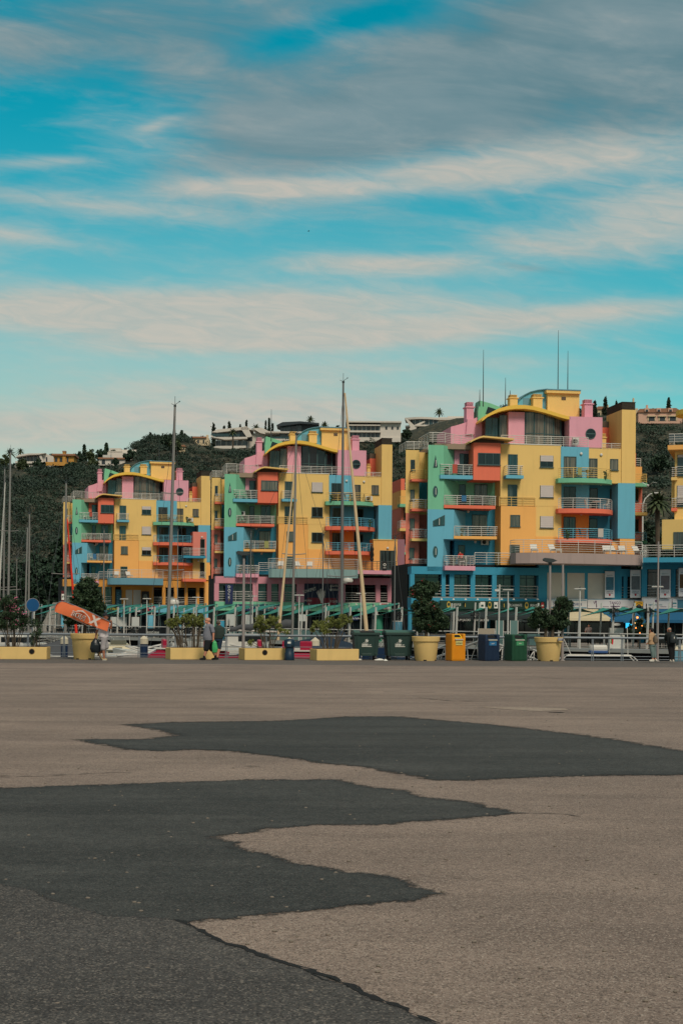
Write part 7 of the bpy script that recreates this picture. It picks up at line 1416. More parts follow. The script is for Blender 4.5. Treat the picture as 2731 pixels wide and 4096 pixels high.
# dumpsters
DGR = mat('dumpster_green', (36, 60, 56), .55, .12, 2, .15, 30, streak=.3); DGL = mat('dumpster_lid', (62, 100, 88), .5, .1, 2)
def dumpster(label, x0, x1, yt, yb, yaw, open_=False):
    g = ground((x0 + x1) / 2, yb - 2); w = (x1 - x0) * g.y / FPX * .86; h = (yb - yt) * g.y / FPX; r = thing('wheeled_dumpster', label, 'dumpster', (g.x + .1, g.y + .55, 0), R(yaw), 'dark green wheeled dumpsters'); a = w / 2; d = .42
    body = MB(); zb, zt = .2, h * .86; V = [(-a * .86, -d * .82, zb), (a * .86, -d * .82, zb), (a * .86, d * .82, zb), (-a * .86, d * .82, zb), (-a, -d, zt), (a, -d, zt), (a, d, zt), (-a, d, zt)]
    body.add(V, [(0, 3, 2, 1), (4, 5, 6, 7), (0, 1, 5, 4), (1, 2, 6, 5), (2, 3, 7, 6), (3, 0, 4, 7)]); body.build('container', DGR, r); rim = MB().bbox(-a - .05, a + .05, -d - .05, d + .05, zt - .02, zt + .09, .02); rim.build('rim', DGR, r)
    ribs = MB()
    for s in (-1, 1): ribs.add([(s * a * .66 - .03, -d * .84 - .03, zb + .05), (s * a * .66 + .03, -d * .84 - .03, zb + .05), (s * a * .76 + .03, -d - .025, zt - .02), (s * a * .76 - .03, -d - .025, zt - .02), (s * a * .66 - .03, -d * .78, zb + .05), (s * a * .66 + .03, -d * .78, zb + .05), (s * a * .76 + .03, -d + .05, zt - .02), (s * a * .76 - .03, -d + .05, zt - .02)], [(0, 1, 2, 3), (0, 4, 5, 1), (1, 5, 6, 2), (2, 6, 7, 3), (3, 7, 4, 0)])
    ribs.bbox(-a * .4, a * .4, -d * .92, -d * .8, zb - .02, zb + .1, .02); ribs.build('rib', DGR, r)
    lid = MB(); P = [(-d - .03, zt + .09), (-d - .03, zt + .12), (-d * .3, zt + .19), (d * .5, zt + .2), (d + .03, zt + .12), (d + .03, zt + .09)]
    if open_: lid.add([(x, y, z) for x in (-a * .99, -a * .55) for y, z in P], [(0, 1, 2, 3, 4, 5), (11, 10, 9, 8, 7, 6)] + [(i, 6 + i, 6 + (i + 1) % 6, (i + 1) % 6) for i in range(6)]).add([(x, y, z) for x in (a * .6, a) for y, z in P], [(0, 1, 2, 3, 4, 5), (11, 10, 9, 8, 7, 6)] + [(i, 6 + i, 6 + (i + 1) % 6, (i + 1) % 6) for i in range(6)]); MB().bbox(-a * .9, a * .62, -d * .8, d * .9, zt + .09, zt + .17, .03).build('rubbish_bags', BLK, r)
    else: lid.add([(x, y, z) for x in (-a - .03, a + .03) for y, z in P], [(0, 1, 2, 3, 4, 5), (11, 10, 9, 8, 7, 6)] + [(i, 6 + i, 6 + (i + 1) % 6, (i + 1) % 6) for i in range(6)])
    lid.build('lid', DGL, r)
    for s in (-1, 1): MB().tube([(s * (a + .02), 0, zt - .16), (s * (a + .12), 0, zt - .16)], [.075, .06], 12).build('lifting_pin', DGR, r)
    for sx_ in (-1, 1):
        for sy_ in (-1, 1): x, y = sx_ * a * .72, sy_ * d * .62; wh = MB().tube([(x - .035, y, .095), (x + .035, y, .095)], .095, 14).build('wheel', BLK, r); MB().box(x - .05, x + .05, y - .03, y + .03, .1, .21).build('castor_bracket', GREY, wh)
    f = lambda z: -d * (.82 + .18 * (z - zb) / (zt - zb)) - .012; st = MB()
    for k in range(6): an = k * math.pi / 3 + .3; c, s = math.cos(an), math.sin(an); st.prism([(.015 * -s, zt * .76 + .015 * c), (.075 * c - .012 * s, zt * .76 + .075 * s + .012 * c), (.085 * c, zt * .76 + .085 * s), (.075 * c + .012 * s, zt * .76 + .075 * s - .012 * c), (.015 * s, zt * .76 - .015 * c)], f(zt * .76), f(zt * .76) + .02, 'y')
    st.build('star_emblem', WIN, r); z = zt * .6; lb_ = MB().box(-.22, .06, f(z) - .003, f(z) + .03, z - .035, z + .045).build('number_label', WIN, r); text('lettering', '800 202 462', .06, BLK, lb_, facing(-.08, f(z) - .008, z + .005), .006); text('lettering', 'gm', .09, WIN, r, facing(.15, f(z), z + .005)); MB().box(-.22, .22, f(z) - .001, f(z) + .03, z - .085, z - .06).build('white_line', WIN, r); MB().box(-.16, .0, f(z + .09) - .001, f(z + .09) + .02, z + .08, z + .092).build('small_print', WIN, r)
dumpster('dark green dumpster with an open lid and black bags inside', 1392, 1512, 2524, 2643, 8, True); dumpster('dark green dumpster with a closed lid beside the round pot', 1520, 1648, 2524, 2644, 10)
for px, py, w, lb in ((1437, 2640, .1, 'white paper scrap under the left dumpster'), (1516, 2641, .22, 'flattened white carton between the dumpsters'), (1541, 2643, .08, 'small white paper scrap under the right dumpster')):
    g = ground(px, py); r = thing('litter', lb, 'litter', (g.x, g.y, 0), .3); MB().add([(-w, -.08, .004), (w, -.1, .004), (w * .8, .1, .06), (-w * .9, .1, .03), (0, 0, .08)], [(0, 1, 4), (1, 2, 4), (2, 3, 4), (3, 0, 4), (3, 2, 1, 0)]).build('paper', WIN, r)
# recycling bins
def recycler(label, x0, x1, yt, yb, c, kind):
    g = ground((x0 + x1) / 2, yb); w = (x1 - x0) * g.y / FPX; h = (yb - yt) * g.y / FPX; yaw = 24; W_, D_ = w * .70, w * .66; r = thing('recycling_bin', label, 'recycling bin', (g.x + .06, g.y + .35, 0), R(yaw), 'ribbed recycling bins on the quay')
    m = mat(kind + '_bin_plastic', c, .55, .1, 3, .15, 40, streak=.15); a, d = W_ / 2, D_ / 2; zt = h - .22
    MB().bbox(-a, a, -d, d, .0, zt, .05).build('bin_body', m, r)
    # hood: solid at the sides, sloping face in the middle
    q = MB()
    for s in (-1, 1): q.bbox(min(s * a, s * a * .62), max(s * a, s * a * .62), -d, d, zt - .06, h, .045)
    q.bbox(-a * .64, a * .64, -d * .15, d, zt - .06, h - .01, .04); q.add([(-a * .64, -d * .98, zt - .02), (a * .64, -d * .98, zt - .02), (a * .64, -d * .1, h - .03), (-a * .64, -d * .1, h - .03), (-a * .64, -d * .1, zt - .05), (a * .64, -d * .1, zt - .05)], [(0, 1, 2, 3), (0, 3, 4), (1, 5, 2), (0, 4, 5, 1)]); q.build('hood', m, r)
    rb = MB(); n = 11
    for i in range(n): x = -a * .86 + a * 1.72 * i / (n - 1); rb.bbox(x - a * .05, x + a * .05, -d - .022, -d + .03, .06, zt - (.28 if abs(i - 5) < 4 else .05), .012)
    rb.build('front_ribs', m, r)
    P = lambda x, t, o=.012: (x, -d * .98 + (d * .88) * t - o * .5, zt - .02 + (h - .01 - zt) * t + o)
    if kind == 'green': op = [P(.2 * math.cos(k * .5236), .55 + .28 * math.sin(k * .5236)) for k in range(12)]; fr = [P(.26 * math.cos(k * .5236), .55 + .38 * math.sin(k * .5236), .006) for k in range(12)]; MB().add(fr, [tuple(range(12))]).build('opening_rim', BLK, r); MB().add(op, [tuple(range(12))]).build('opening', HOLE, r)
    else: MB().add([P(-.22, .25, .006), P(.22, .25, .006), P(.2, .95, .006), P(-.2, .95, .006)], [(0, 1, 2, 3)]).build('opening_rim', mat('yellow_rim', (226, 190, 50), .5, .05) if kind == 'yellow' else BLK, r); MB().add([P(-.16, .36), P(.16, .36), P(.15, .85), P(-.15, .85)], [(0, 1, 2, 3)]).build('opening', HOLE, r)
    MB().bbox(-a * .6, a * .6, -d - .05, -d + .02, zt - .06, zt - .005, .012).build('flap', mat('bin_flap_grey', (176, 172, 160), .5, .06), r)
    lb_ = MB().box(-a * .5, a * .5, -d - .034, -d, zt - .27, zt - .09).build('label_plate', {'yellow': mat('pale_label', (196, 186, 118), .6, .06), 'blue': mat('blue_label', (36, 104, 150), .6, .1), 'green': mat('green_label', (66, 140, 96), .6, .1)}[kind], r); text('lettering', {'yellow': 'embalagens', 'blue': 'papel', 'green': 'vidro'}[kind], .07, WIN if kind != 'yellow' else BLK, lb_, facing(0, -d - .037, zt - .18), .006)
recycler('yellow ribbed recycling bin with a yellow framed slot', 1773, 1861, 2535, 2644, (224, 146, 22), 'yellow'); recycler('dark navy ribbed recycling bin with a blue label', 1903, 1998, 2537, 2644, (22, 44, 72), 'blue'); recycler('dark green ribbed recycling bin with a round opening', 2009, 2108, 2537, 2644, (28, 76, 54), 'green')
# grey cabinet with a pyramid top at the right edge
g = ground(2722, 2646); r = thing('quay_cabinet', 'grey box with a pale pyramid top at the right edge', 'cabinet', (g.x + .15, g.y + .4, 0)); MB().bbox(-.4, .4, -.3, .3, 0, .48, .02).build('cabinet_body', SLA, r); MB().box(-.41, .41, -.31, .31, .48, .5).build('seal', BLK, r); MB().add([(-.42, -.32, .5), (.42, -.32, .5), (.42, .32, .5), (-.42, .32, .5), (-.35, -.26, .64), (.35, -.26, .64), (.35, .26, .64), (-.35, .26, .64), (0, 0, .78)], [(0, 1, 5, 4), (1, 2, 6, 5), (2, 3, 7, 6), (3, 0, 4, 7), (4, 5, 8), (5, 6, 8), (6, 7, 8), (7, 4, 8), (3, 2, 1, 0)]).build('pyramid_top', mat('pale_cap', (0, 0, 0)), r)
# birds
def bird(label, p, s, m, rz):
    r = thing('gull', label, 'bird', p, rz); q = MB(); q.ball((0, 0, 0), .2 * s, .07 * s, .07 * s, 10, 6); q.ball((.2 * s, 0, .03 * s), .06 * s, .05 * s, .05 * s, 8, 6); q.add([(-.18 * s, 0, .01), (-.34 * s, .06 * s, 0), (-.34 * s, -.06 * s, 0)], [(0, 1, 2), (2, 1, 0)]); q.build('body', m, r, True)
    for k in (-1, 1): MB().add([(.1 * s, k * .05 * s, .03 * s), (.12 * s, k * .3 * s, .2 * s), (-.06 * s, k * .62 * s, .12 * s), (-.06 * s, k * .3 * s, .16 * s), (-.1 * s, k * .05 * s, .02 * s)], [(0, 1, 3, 4), (1, 2, 3), (4, 3, 1, 0), (3, 2, 1)]).build('wing', m, r)
bird('white gull flying past the rear balconies of the nearest block', at(2589, 1942, 120), 1.5, WHT, 1.2); bird('small dark bird alone in the sky above the flats', at(1234, 925, 150), .42, BLK, .4)
# ------------------------------------------------------------ people
SKIN = mat('fair_skin', (196, 134, 108), .55, .08, 6); SKIN2 = mat('tanned_skin', (158, 102, 78), .55, .08, 6); HAIRG = mat('grey_hair', (128, 118, 108), .8, .2, 20); HAIRD = mat('dark_hair', (34, 26, 24), .7, .2, 20); EYE_M = mat('eye_dark', (24, 20, 20), .3, .0); LIP = mat('lip', (150, 84, 76), .5, .05)  # two plain skin tones, a fair one and a tanned one
def remesh(name, mb, vox, m, parent, smooth=2):
    me = bpy.data.meshes.new(name); me.from_pydata(mb.v, [], mb.f); o = bpy.data.objects.new(name, me); COL.objects.link(o)
    d = o.modifiers.new('r', 'REMESH'); d.mode = 'VOXEL'; d.voxel_size = vox; s = o.modifiers.new('s', 'SMOOTH'); s.iterations = smooth; s.factor = .5
    ev = bpy.data.meshes.new_from_object(o.evaluated_get(bpy.context.evaluated_depsgraph_get())); bpy.data.objects.remove(o); bpy.data.meshes.remove(me)
    ev.name = name; ev.materials.clear(); ev.materials.append(m); ev.polygons.foreach_set('use_smooth', [True] * len(ev.polygons)); q = bpy.data.objects.new(name, ev); COL.objects.link(q); q.parent = parent; return q
def limb(mb, pts, rs, n=12):
    P = [Vector(p) for p in pts]; 
    for i in range(len(P) - 1): mb.tube([P[i], P[i + 1]], [rs[i], rs[i + 1]], n)
    for p, r in zip(P, rs): mb.ball(p, r, r, r, 12, 8)
def hand(mb, w, d, curl, side, s=1.0, spread=Vector((1, 0, 0))):
    """palm and five bent fingers from wrist w along direction d; curl is where the fingers bend to"""
    d = Vector(d).normalized(); c = Vector(curl).normalized(); sp = (d.cross(c)).normalized(); k = w + d * .045 * s
    limb(mb, [w, k, w + d * .09 * s], [.026 * s, .038 * s, .034 * s], 10)
    for i, (o, L) in enumerate(((-.03, .07), (-.01, .08), (.012, .075), (.032, .058))): b = w + d * .09 * s + sp * o * s; m1 = b + (d * .75 + c * .5).normalized() * L * .5 * s; m2 = m1 + (d * .15 + c).normalized() * L * .55 * s; limb(mb, [b, m1, m2], [.011 * s, .010 * s, .008 * s], 8)
    t0 = w + d * .03 * s - sp * .03 * s * side; t1 = t0 + (d * .6 - sp * side * .8 + c * .3).normalized() * .04 * s; limb(mb, [t0, t1, t1 + (d * .7 + c * .7).normalized() * .035 * s], [.014 * s, .012 * s, .010 * s], 8)
def head(mb, c, fwd, up, s=1.0):
    """skull, jaw, nose, brow and ears; c = centre of the head"""
    f = Vector(fwd).normalized(); u = Vector(up).normalized(); l = u.cross(f).normalized(); at_ = lambda a, b, cc: c + (l * a + f * b + u * cc) * s
    limb(mb, [at_(0, -.025, .03), at_(0, .02, .035)], [.088 * s, .082 * s]); limb(mb, [at_(0, .035, -.04), at_(0, .055, -.085)], [.062 * s, .042 * s]); limb(mb, [at_(0, .0, -.03), at_(0, .05, -.05)], [.07 * s, .058 * s])
    limb(mb, [at_(0, .092, .012), at_(0, .118, -.025)], [.012 * s, .017 * s], 8); limb(mb, [at_(-.05, .08, .03), at_(.05, .08, .03)], [.014 * s, .014 * s], 8)
    for k in (-1, 1): limb(mb, [at_(k * .086, -.01, .02), at_(k * .088, -.008, -.03)], [.018 * s, .013 * s], 8)
    return at_
def face(r, at_, s, f):
    for k in (-1, 1): MB().ball(at_(k * .034, .088, .008), .011 * s, .011 * s, .009 * s, 8, 6).build('eye', EYE_M, r, True)
    MB().ball(at_(0, .088, -.062), .022 * s, .014 * s, .007 * s, 10, 6).build('mouth', LIP, r, True)
def shoe(name, heel, toe, m, parent, sole=None, up=(0, 0, 1), w=.045):
    h, t = Vector(heel), Vector(toe); u = Vector(up).normalized(); mb = MB(); limb(mb, [h + u * .05, h * .5 + t * .5 + u * .045, t + u * .03], [w * 1.05, w * 1.0, w * .8]); limb(mb, [h + u * .02, t + u * .018], [w * .75, w * .7]); o = remesh(name, mb, .011, m, parent)
    if sole: q = MB(); d = (t - h).normalized(); sd_ = d.cross(u).normalized(); P = []; 
    if sole:
        for a, b in ((-.05, -1), (.5, -1.1), (.95, -.8), (1.12, 0), (.95, .8), (.5, 1.1), (-.05, 1), (-.15, 0)): P.append(h + (t - h) * a + sd_ * b * w)
        q.add([p - u * .0 for p in P] + [p + u * .022 for p in P], [tuple(range(8))[::-1], tuple(range(8, 16))] + [(i, (i + 1) % 8, 8 + (i + 1) % 8, 8 + i) for i in range(8)]); q.build('sole', sole, o)
    return o
def ellipse_stack(mb, rows, n=20):
    """closed trunk of ellipses: (centre, rx along a, ry along depth, a axis)"""
    V = []; 
    for c, rx, ry, a in rows:
        a = Vector(a).normalized(); b = Vector((0, 0, 1)).cross(a).normalized()
        for k in range(n): t = 2 * math.pi * k / n; V.append(Vector(c) + a * rx * math.cos(t) + b * ry * math.sin(t))
    m = len(rows); F = [(i * n + k, i * n + (k + 1) % n, (i + 1) * n + (k + 1) % n, (i + 1) * n + k) for i in range(m - 1) for k in range(n)] + [tuple(range(n))[::-1], tuple((m - 1) * n + k for k in range(n))]
    mb.add(V, F)
# ---- man carrying the orange flag
def flagman():
    Y = 59.2; J = lambda x, y, d=0: at(180 + x / 5.227, 2380 + y / 5.227, Y + d); g = J(1240, 1362); g.z = 0; r = thing('person', 'man in white shirt and cap carrying an orange flag and a black bag', 'person', g); L = lambda x, y, d=0: J(x, y, d) - g
    hc = L(1268, 452); fw = Vector((.75, .5, -.12)); up = Vector((.1, 0, 1)); b = MB(); s = 1.05
    A = head(b, hc, fw, up, s); neck = L(1248, 530); ch = L(1245, 600); hip = L(1240, 880)
    limb(b, [hc + Vector((0, 0, -.06)), neck, ch], [.055, .06, .075]); X = Vector((1, .35, 0))
    ellipse_stack(b, [(hip + Vector((0, 0, -.08)), .15, .13, X), (hip, .17, .13, X), (hip + (ch - hip) * .4, .16, .12, X), (hip + (ch - hip) * .8, .19, .125, X), (ch + Vector((0, 0, .03)), .16, .1, X), (neck, .07, .06, X)])
    sr, sl = L(1325, 600, -.12), L(1140, 610, .1); er, wr = L(1385, 690, -.32), L(1395, 590, -.40); el, wl = L(1082, 780, .06), L(1066, 872, .0)
    limb(b, [ch, sr, er, wr], [.09, .062, .046, .03]); limb(b, [ch, sl, el, wl], [.09, .06, .045, .03]); hand(b, wr, (wr - er) * .6 + Vector((-.05, 0, .12)), (-1, .1, .2), 1); hand(b, wl, (0, 0, -1), (1, .3, -.2), -1)
    kf, af = L(1222, 1110, -.05), L(1240, 1300, -.05); kr, ar = L(1290, 1090, .1), L(1150, 1215, .1)
    limb(b, [hip + Vector((.03, -.05, -.02)), kf, af, af + Vector((0, 0, -.05))], [.1, .068, .045, .045]); limb(b, [hip + Vector((0, .07, -.02)), kr, ar], [.1, .068, .047]); limb(b, [ar, L(1115, 1260, .1)], [.04, .035])
    remesh('body', b, .0085, SKIN2, r); face(r, A, s, fw)
    t = MB(); ellipse_stack(t, [(hip + Vector((0, 0, .0)), .205, .17, X), (hip + Vector((0, 0, .12)), .205, .165, X), (hip + (ch - hip) * .6, .20, .15, X), (hip + (ch - hip) * .9, .215, .14, X), (ch + Vector((0, 0, .05)), .15, .11, X), (neck + Vector((0, 0, -.02)), .085, .08, X)])
    limb(t, [ch, sr, sr + (er - sr) * .55], [.11, .09, .078]); limb(t, [ch, sl, sl + (el - sl) * .55], [.11, .085, .075]); remesh('shirt', t, .014, mat('white_tshirt', (206, 198, 200), .9, .06, 6, .3, 14), r)
    t = MB(); ellipse_stack(t, [(hip + Vector((0, 0, -.12)), .17, .15, X), (hip + Vector((0, 0, .04)), .195, .155, X)]); limb(t, [hip + Vector((.02, -.05, -.04)), hip * .25 + kf * .75, kf + (kf - hip) * .02], [.13, .115, .11]); limb(t, [hip + Vector((0, .07, -.04)), hip * .25 + kr * .75, kr * .98 + hip * .02], [.13, .115, .11]); remesh('shorts', t, .014, mat('pale_grey_shorts', (164, 158, 160), .9, .1, 5, .4, 12), r)
    cp = MB(); cp.add([], []); c = A(0, -.012, .045); limb(cp, [A(0, -.03, .05), A(0, .02, .055)], [.098, .092]); limb(cp, [A(-.04, .1, .05), A(.04, .1, .05)], [.02, .02]); limb(cp, [A(-.05, .15, .038), A(.05, .15, .038)], [.012, .012]); limb(cp, [A(0, .06, .05), A(0, .16, .038)], [.05, .02]); remesh('cap', cp, .01, mat('dark_cap', (32, 36, 42), .85, .1, 6), r)
    TN = mat('tan_trainers', (168, 146, 112), .8, .15, 8); shoe('shoe', L(1215, 1362, -.05), L(1292, 1364, -.05), TN, r, WIN); d = L(1185, 1352, .1) - L(1105, 1222, .1); shoe('shoe', L(1108, 1222, .1), L(1182, 1345, .1), TN, r, BLK, up=Vector((.85, 0, .5)))
    # the black bag hanging from his left hand
    bt = J(1066, 900); bg = thing('black_bag', 'black bin bag hanging from the left hand of the man with the flag', 'bag', J(1060, 1210)); o = J(1060, 1210); q = MB(); s_ = 59.2 / FPX / 5.227
    rows = [(1206, 60), (1190, 95), (1120, 112), (1050, 110), (990, 88), (940, 52), (905, 20), (893, 26)]; ellipse_stack(q, [(J(1060 + (6 if i % 2 else -4), y) - o, w * s_, w * s_ * .7, (1, .2, 0)) for i, (y, w) in enumerate(rows)], 18); remesh('bag_body', q, .016, mat('black_bin_bag', (20, 28, 34), .35, .3, 9, .6, 12), bg, 1)
    # the flag on its pole, over his right shoulder
    F = lambda x, y, d=0: J(x, y, d - .24)
    tops = [(222, 250), (250, 185), (300, 150), (360, 138), (440, 148), (560, 190), (700, 250), (850, 318), (1000, 390), (1150, 462), (1280, 522), (1360, 562)]
    bots = [(207, 340), (225, 352), (270, 370), (330, 392), (420, 424), (540, 470), (670, 520), (810, 575), (950, 628), (1090, 680), (1220, 728), (1306, 762)]
    o = F(780, 770); o.z = F(780, 770).z; fl = thing('feather_flag', 'bright orange feather flag with mirrored white and dark lettering', 'flag', o); V = []; n = len(tops); m = 8
    for i in range(n):
        for j in range(m + 1):
            a = j / m; x = tops[i][0] * (1 - a) + bots[i][0] * a; y = tops[i][1] * (1 - a) + bots[i][1] * a; dp = -.16 + .035 * math.sin(i * 1.6 + a * 2.2) * (1 - .3 * a) + .03 * math.sin(i * .7 + 3 * a) + .12 * a; V.append(F(x, y, dp) - o)
    Fc = [(i * (m + 1) + j, i * (m + 1) + j + 1, (i + 1) * (m + 1) + j + 1, (i + 1) * (m + 1) + j) for i in range(n - 1) for j in range(m)]
    mb = MB().add(V, Fc).add([v + Vector((0, .012, 0)) for v in V], [f[::-1] for f in Fc]); mb.build('cloth', mat('orange_flag_cloth', (255, 132, 84), .75, .08, 5), fl, True)
    MB().tube([F(200, 320, -.15) - o, F(215, 235, -.15) - o, F(255, 170, -.15) - o, F(320, 138, -.15) - o, F(440, 142, -.15) - o, F(850, 312, -.15) - o, F(1360, 556, -.17) - o, F(1470, 610, -.19) - o, F(1580, 672, -.2) - o], .016, 6).build('pole', GREY, fl)
    ang = math.atan2(628 - 318, 950 - 560) * 0 + math.atan2(250 - 560, 1360 - 700)
    def FT(x, y, dd=-.23, sl=0.0): return Matrix.Translation(F(x, y, dd) - o) @ Matrix.Rotation(-math.radians(-24.5) * 1.0, 4, 'Y') @ Matrix.Rotation(R(90), 4, 'X') @ Matrix.Shear('XY', 4, (sl, 0)) if False else Matrix.Translation(F(x, y, dd) - o) @ Matrix.Rotation(R(24.5), 4, 'Y') @ Matrix.Rotation(R(90), 4, 'X')
    DKG = mat('flag_ink_dark', (110, 84, 76), .7, .1); GRI = mat('flag_ink_grey', (206, 196, 188), .7, .06)
    text('lettering', 'RIDE', .29, GRI, fl, FT(706, 440, -.215), .006, True, 1.0, .035); text('lettering', 'RIDE', .27, DKG, fl, FT(712, 445, -.228), .006, True, 1.0, .005); text('big_letter', 'X', .47, GRI, fl, FT(1045, 545, -.24), .008, True, 1.0, .05)
    sw = MB(); P = [(650, 350), (690, 318), (800, 322), (880, 400), (940, 470), (955, 540), (930, 590), (935, 530), (905, 455), (840, 380), (760, 345), (700, 345)]; Q = [F(x, y, -.235) - o for x, y in P]; sw.add(Q + [v + Vector((0, .008, 0)) for v in Q], [tuple(range(12)), tuple(range(12, 24))[::-1]]); sw.build('swoosh', GRI, fl); q = MB().prism([(-.34, -.02), (.34, -.02), (.34, .02), (-.34, .02)], -.006, 0, 'y'); M_ = Matrix.Translation(F(720, 556, -.17) - o) @ Matrix.Rotation(R(24.5), 4, 'Y'); q.move(M_).build('small_print', DKG, fl)
flagman()
# ---- the bald man in grey with the green bag, and the man in dark green behind him
def walker():
    Y = 60.2; J = lambda x, y, d=0: at(760 + x / 7.84, 2440 + y / 7.84, Y + d); g = J(600, 1556); g.z = 0; r = thing('person', 'bald man in grey shirt and black shorts walking with a green bag', 'person', g); L = lambda x, y, d=0: J(x, y, d) - g
    hc = L(560, 335); fw = Vector((-.92, -.4, -.05)); up = Vector((0, 0, 1)); s = 1.06; b = MB(); A = head(b, hc, fw, up, s); X = Vector((1, -.2, 0)); neck = L(590, 430); ch = L(610, 500); hip = L(600, 950)
    limb(b, [hc + Vector((.02, 0, -.06)), neck, ch], [.062, .07, .09]); ellipse_stack(b, [(hip + Vector((0, 0, -.08)), .16, .15, X), (hip, .18, .17, X), (L(575, 800), .2, .18, X), (L(590, 620), .17, .16, X), (ch, .14, .14, X), (neck, .07, .07, X)])
    sr, er, wr = L(690, 540, -.2), L(738, 740, -.24), L(738, 880, -.26); sl, el, wl = L(560, 540, .2), L(500, 760, .24), L(470, 930, .22); limb(b, [ch, sr, er, wr], [.09, .062, .048, .033]); limb(b, [ch, sl, el, wl], [.09, .06, .046, .032]); hand(b, wr, (0, 0, -1), (-1, -.3, -.2), 1, 1.05); hand(b, wl, (-.2, 0, -1), (1, -.3, -.2), -1, 1.05)
    kf, af = L(515, 1230, -.1), L(450, 1460, -.1); kr, ar = L(690, 1230, .1), L(800, 1450, .1); limb(b, [hip + Vector((-.03, -.09, -.04)), kf, L(490, 1330, -.1), af], [.11, .07, .066, .045]); limb(b, [hip + Vector((.03, .09, -.04)), kr, L(745, 1330, .1), ar], [.11, .07, .066, .045]); remesh('body', b, .0085, SKIN, r); face(r, A, s, fw)
    t = MB(); ellipse_stack(t, [(hip + Vector((-.02, 0, .0)), .215, .2, X), (L(575, 860), .228, .215, X), (L(578, 740), .225, .205, X), (L(595, 620), .205, .19, X), (L(610, 520), .18, .17, X), (ch + Vector((0, 0, .06)), .13, .12, X), (neck, .082, .08, X)]); limb(t, [ch, sr, sr + (er - sr) * .7], [.11, .09, .082]); limb(t, [ch, sl, sl + (el - sl) * .7], [.11, .09, .08]); remesh('shirt', t, .014, mat('grey_check_shirt', (118, 120, 130), .9, .12, 16, .3, 18), r)
    MB().tube([neck + Vector((-.07, -.04, .0)), neck + Vector((-.075, -.02, .05))], [.03, .02], 8).build('collar', mat('grey_check_shirt', (0, 0, 0)), r)
    t = MB(); ellipse_stack(t, [(hip + Vector((0, 0, -.14)), .19, .17, X), (hip + Vector((0, 0, .04)), .2, .19, X)]); limb(t, [hip + Vector((-.03, -.08, -.05)), kf + Vector((0, 0, .02))], [.14, .125]); limb(t, [hip + Vector((.03, .08, -.05)), kr + Vector((0, 0, .02))], [.14, .125]); remesh('shorts', t, .014, mat('black_shorts', (24, 28, 32), .9, .15, 6), r)
    h = MB(); limb(h, [A(0, -.055, .0), A(0, -.06, .04)], [.078, .07]); 
    for k in (-1, 1): limb(h, [A(k * .06, -.03, .0), A(k * .06, .0, .03)], [.035, .03])
    remesh('hair', h, .01, HAIRG, r); BT = mat('black_trainers', (20, 20, 22), .7, .15, 8); shoe('shoe', L(478, 1554, -.1), L(325, 1556, -.1), BT, r, BLK); shoe('shoe', L(868, 1550, .1), L(700, 1556, .1), BT, r, BLK); q = MB()
    for a, k in ((af, -.1), (ar, .1)): limb(q, [a + Vector((0, 0, .015)), a + Vector((0, 0, -.04))], [.052, .052])
    q.build('ankle_sock', BT, r, True)
    o = J(790, 1345, -.26); bg = thing('carrier_bag', 'green plastic carrier bag in the hand of the bald man', 'bag', o); k = Y / FPX / 7.84; q = MB(); ellipse_stack(q, [(J(780 + dx, y, -.26) - o, w * k, w * k * .5, (1, .1, 0)) for y, w, dx in ((1342, 50, -10), (1320, 75, 0), (1220, 92, 8), (1120, 82, -2), (1040, 66, -6), (1005, 50, -10))], 18)
    for dx in (-1, 1): limb(q, [J(780 + dx * 40, 1030, -.26) - o, J(750 + dx * 8, 935, -.26) - o], [.035, .016], 8)
    remesh('bag_body', q, .014, mat('green_carrier', (64, 164, 98), .4, .2, 7, .6, 14), bg, 1)
    # man behind, seen from the back
    Y2_ = 61.3; J2 = lambda x, y, d=0: at(760 + x / 7.84, 2440 + y / 7.84, Y2_ + d); g = J2(870, 1535); g.z = 0; r = thing('person', 'man in dark green jumper and jeans seen from behind', 'person', g); L2 = lambda x, y, d=0: J2(x, y, d) - g; hc = L2(895, 415); fw = Vector((.15, .98, -.1)); b = MB(); s = 1.0; A = head(b, hc, fw, up, s); X = Vector((1, .1, 0)); neck = L2(905, 490); ch = L2(910, 560); hip = L2(885, 900)
    limb(b, [hc + Vector((0, 0, -.06)), neck, ch], [.062, .075, .1]); ellipse_stack(b, [(hip + Vector((0, 0, -.08)), .17, .13, X), (hip, .18, .14, X), (L2(905, 720), .21, .15, X), (ch, .19, .13, X), (neck, .08, .07, X)]); sr, er, wr = L2(1020, 590, 0), L2(1040, 760, -.02), L2(985, 900, .12); sl, el, wl = L2(800, 590, 0), L2(785, 760, .0), L2(800, 900, .12)
    limb(b, [ch, sr, er, wr], [.09, .062, .05, .035]); limb(b, [ch, sl, el, wl], [.09, .062, .05, .035]); hand(b, wr, (-.2, .3, -1), (-1, .3, 0), 1); hand(b, wl, (.2, .3, -1), (1, .3, 0), -1); ka, aa = L2(840, 1200, .05), L2(835, 1450, .1); kb, ab = L2(920, 1190, -.05), L2(860, 1470, -.1); limb(b, [hip + Vector((-.08, 0, -.05)), ka, aa], [.11, .075, .05]); limb(b, [hip + Vector((.08, 0, -.05)), kb, ab], [.11, .075, .05]); remesh('body', b, .0085, SKIN, r); face(r, A, s, fw)
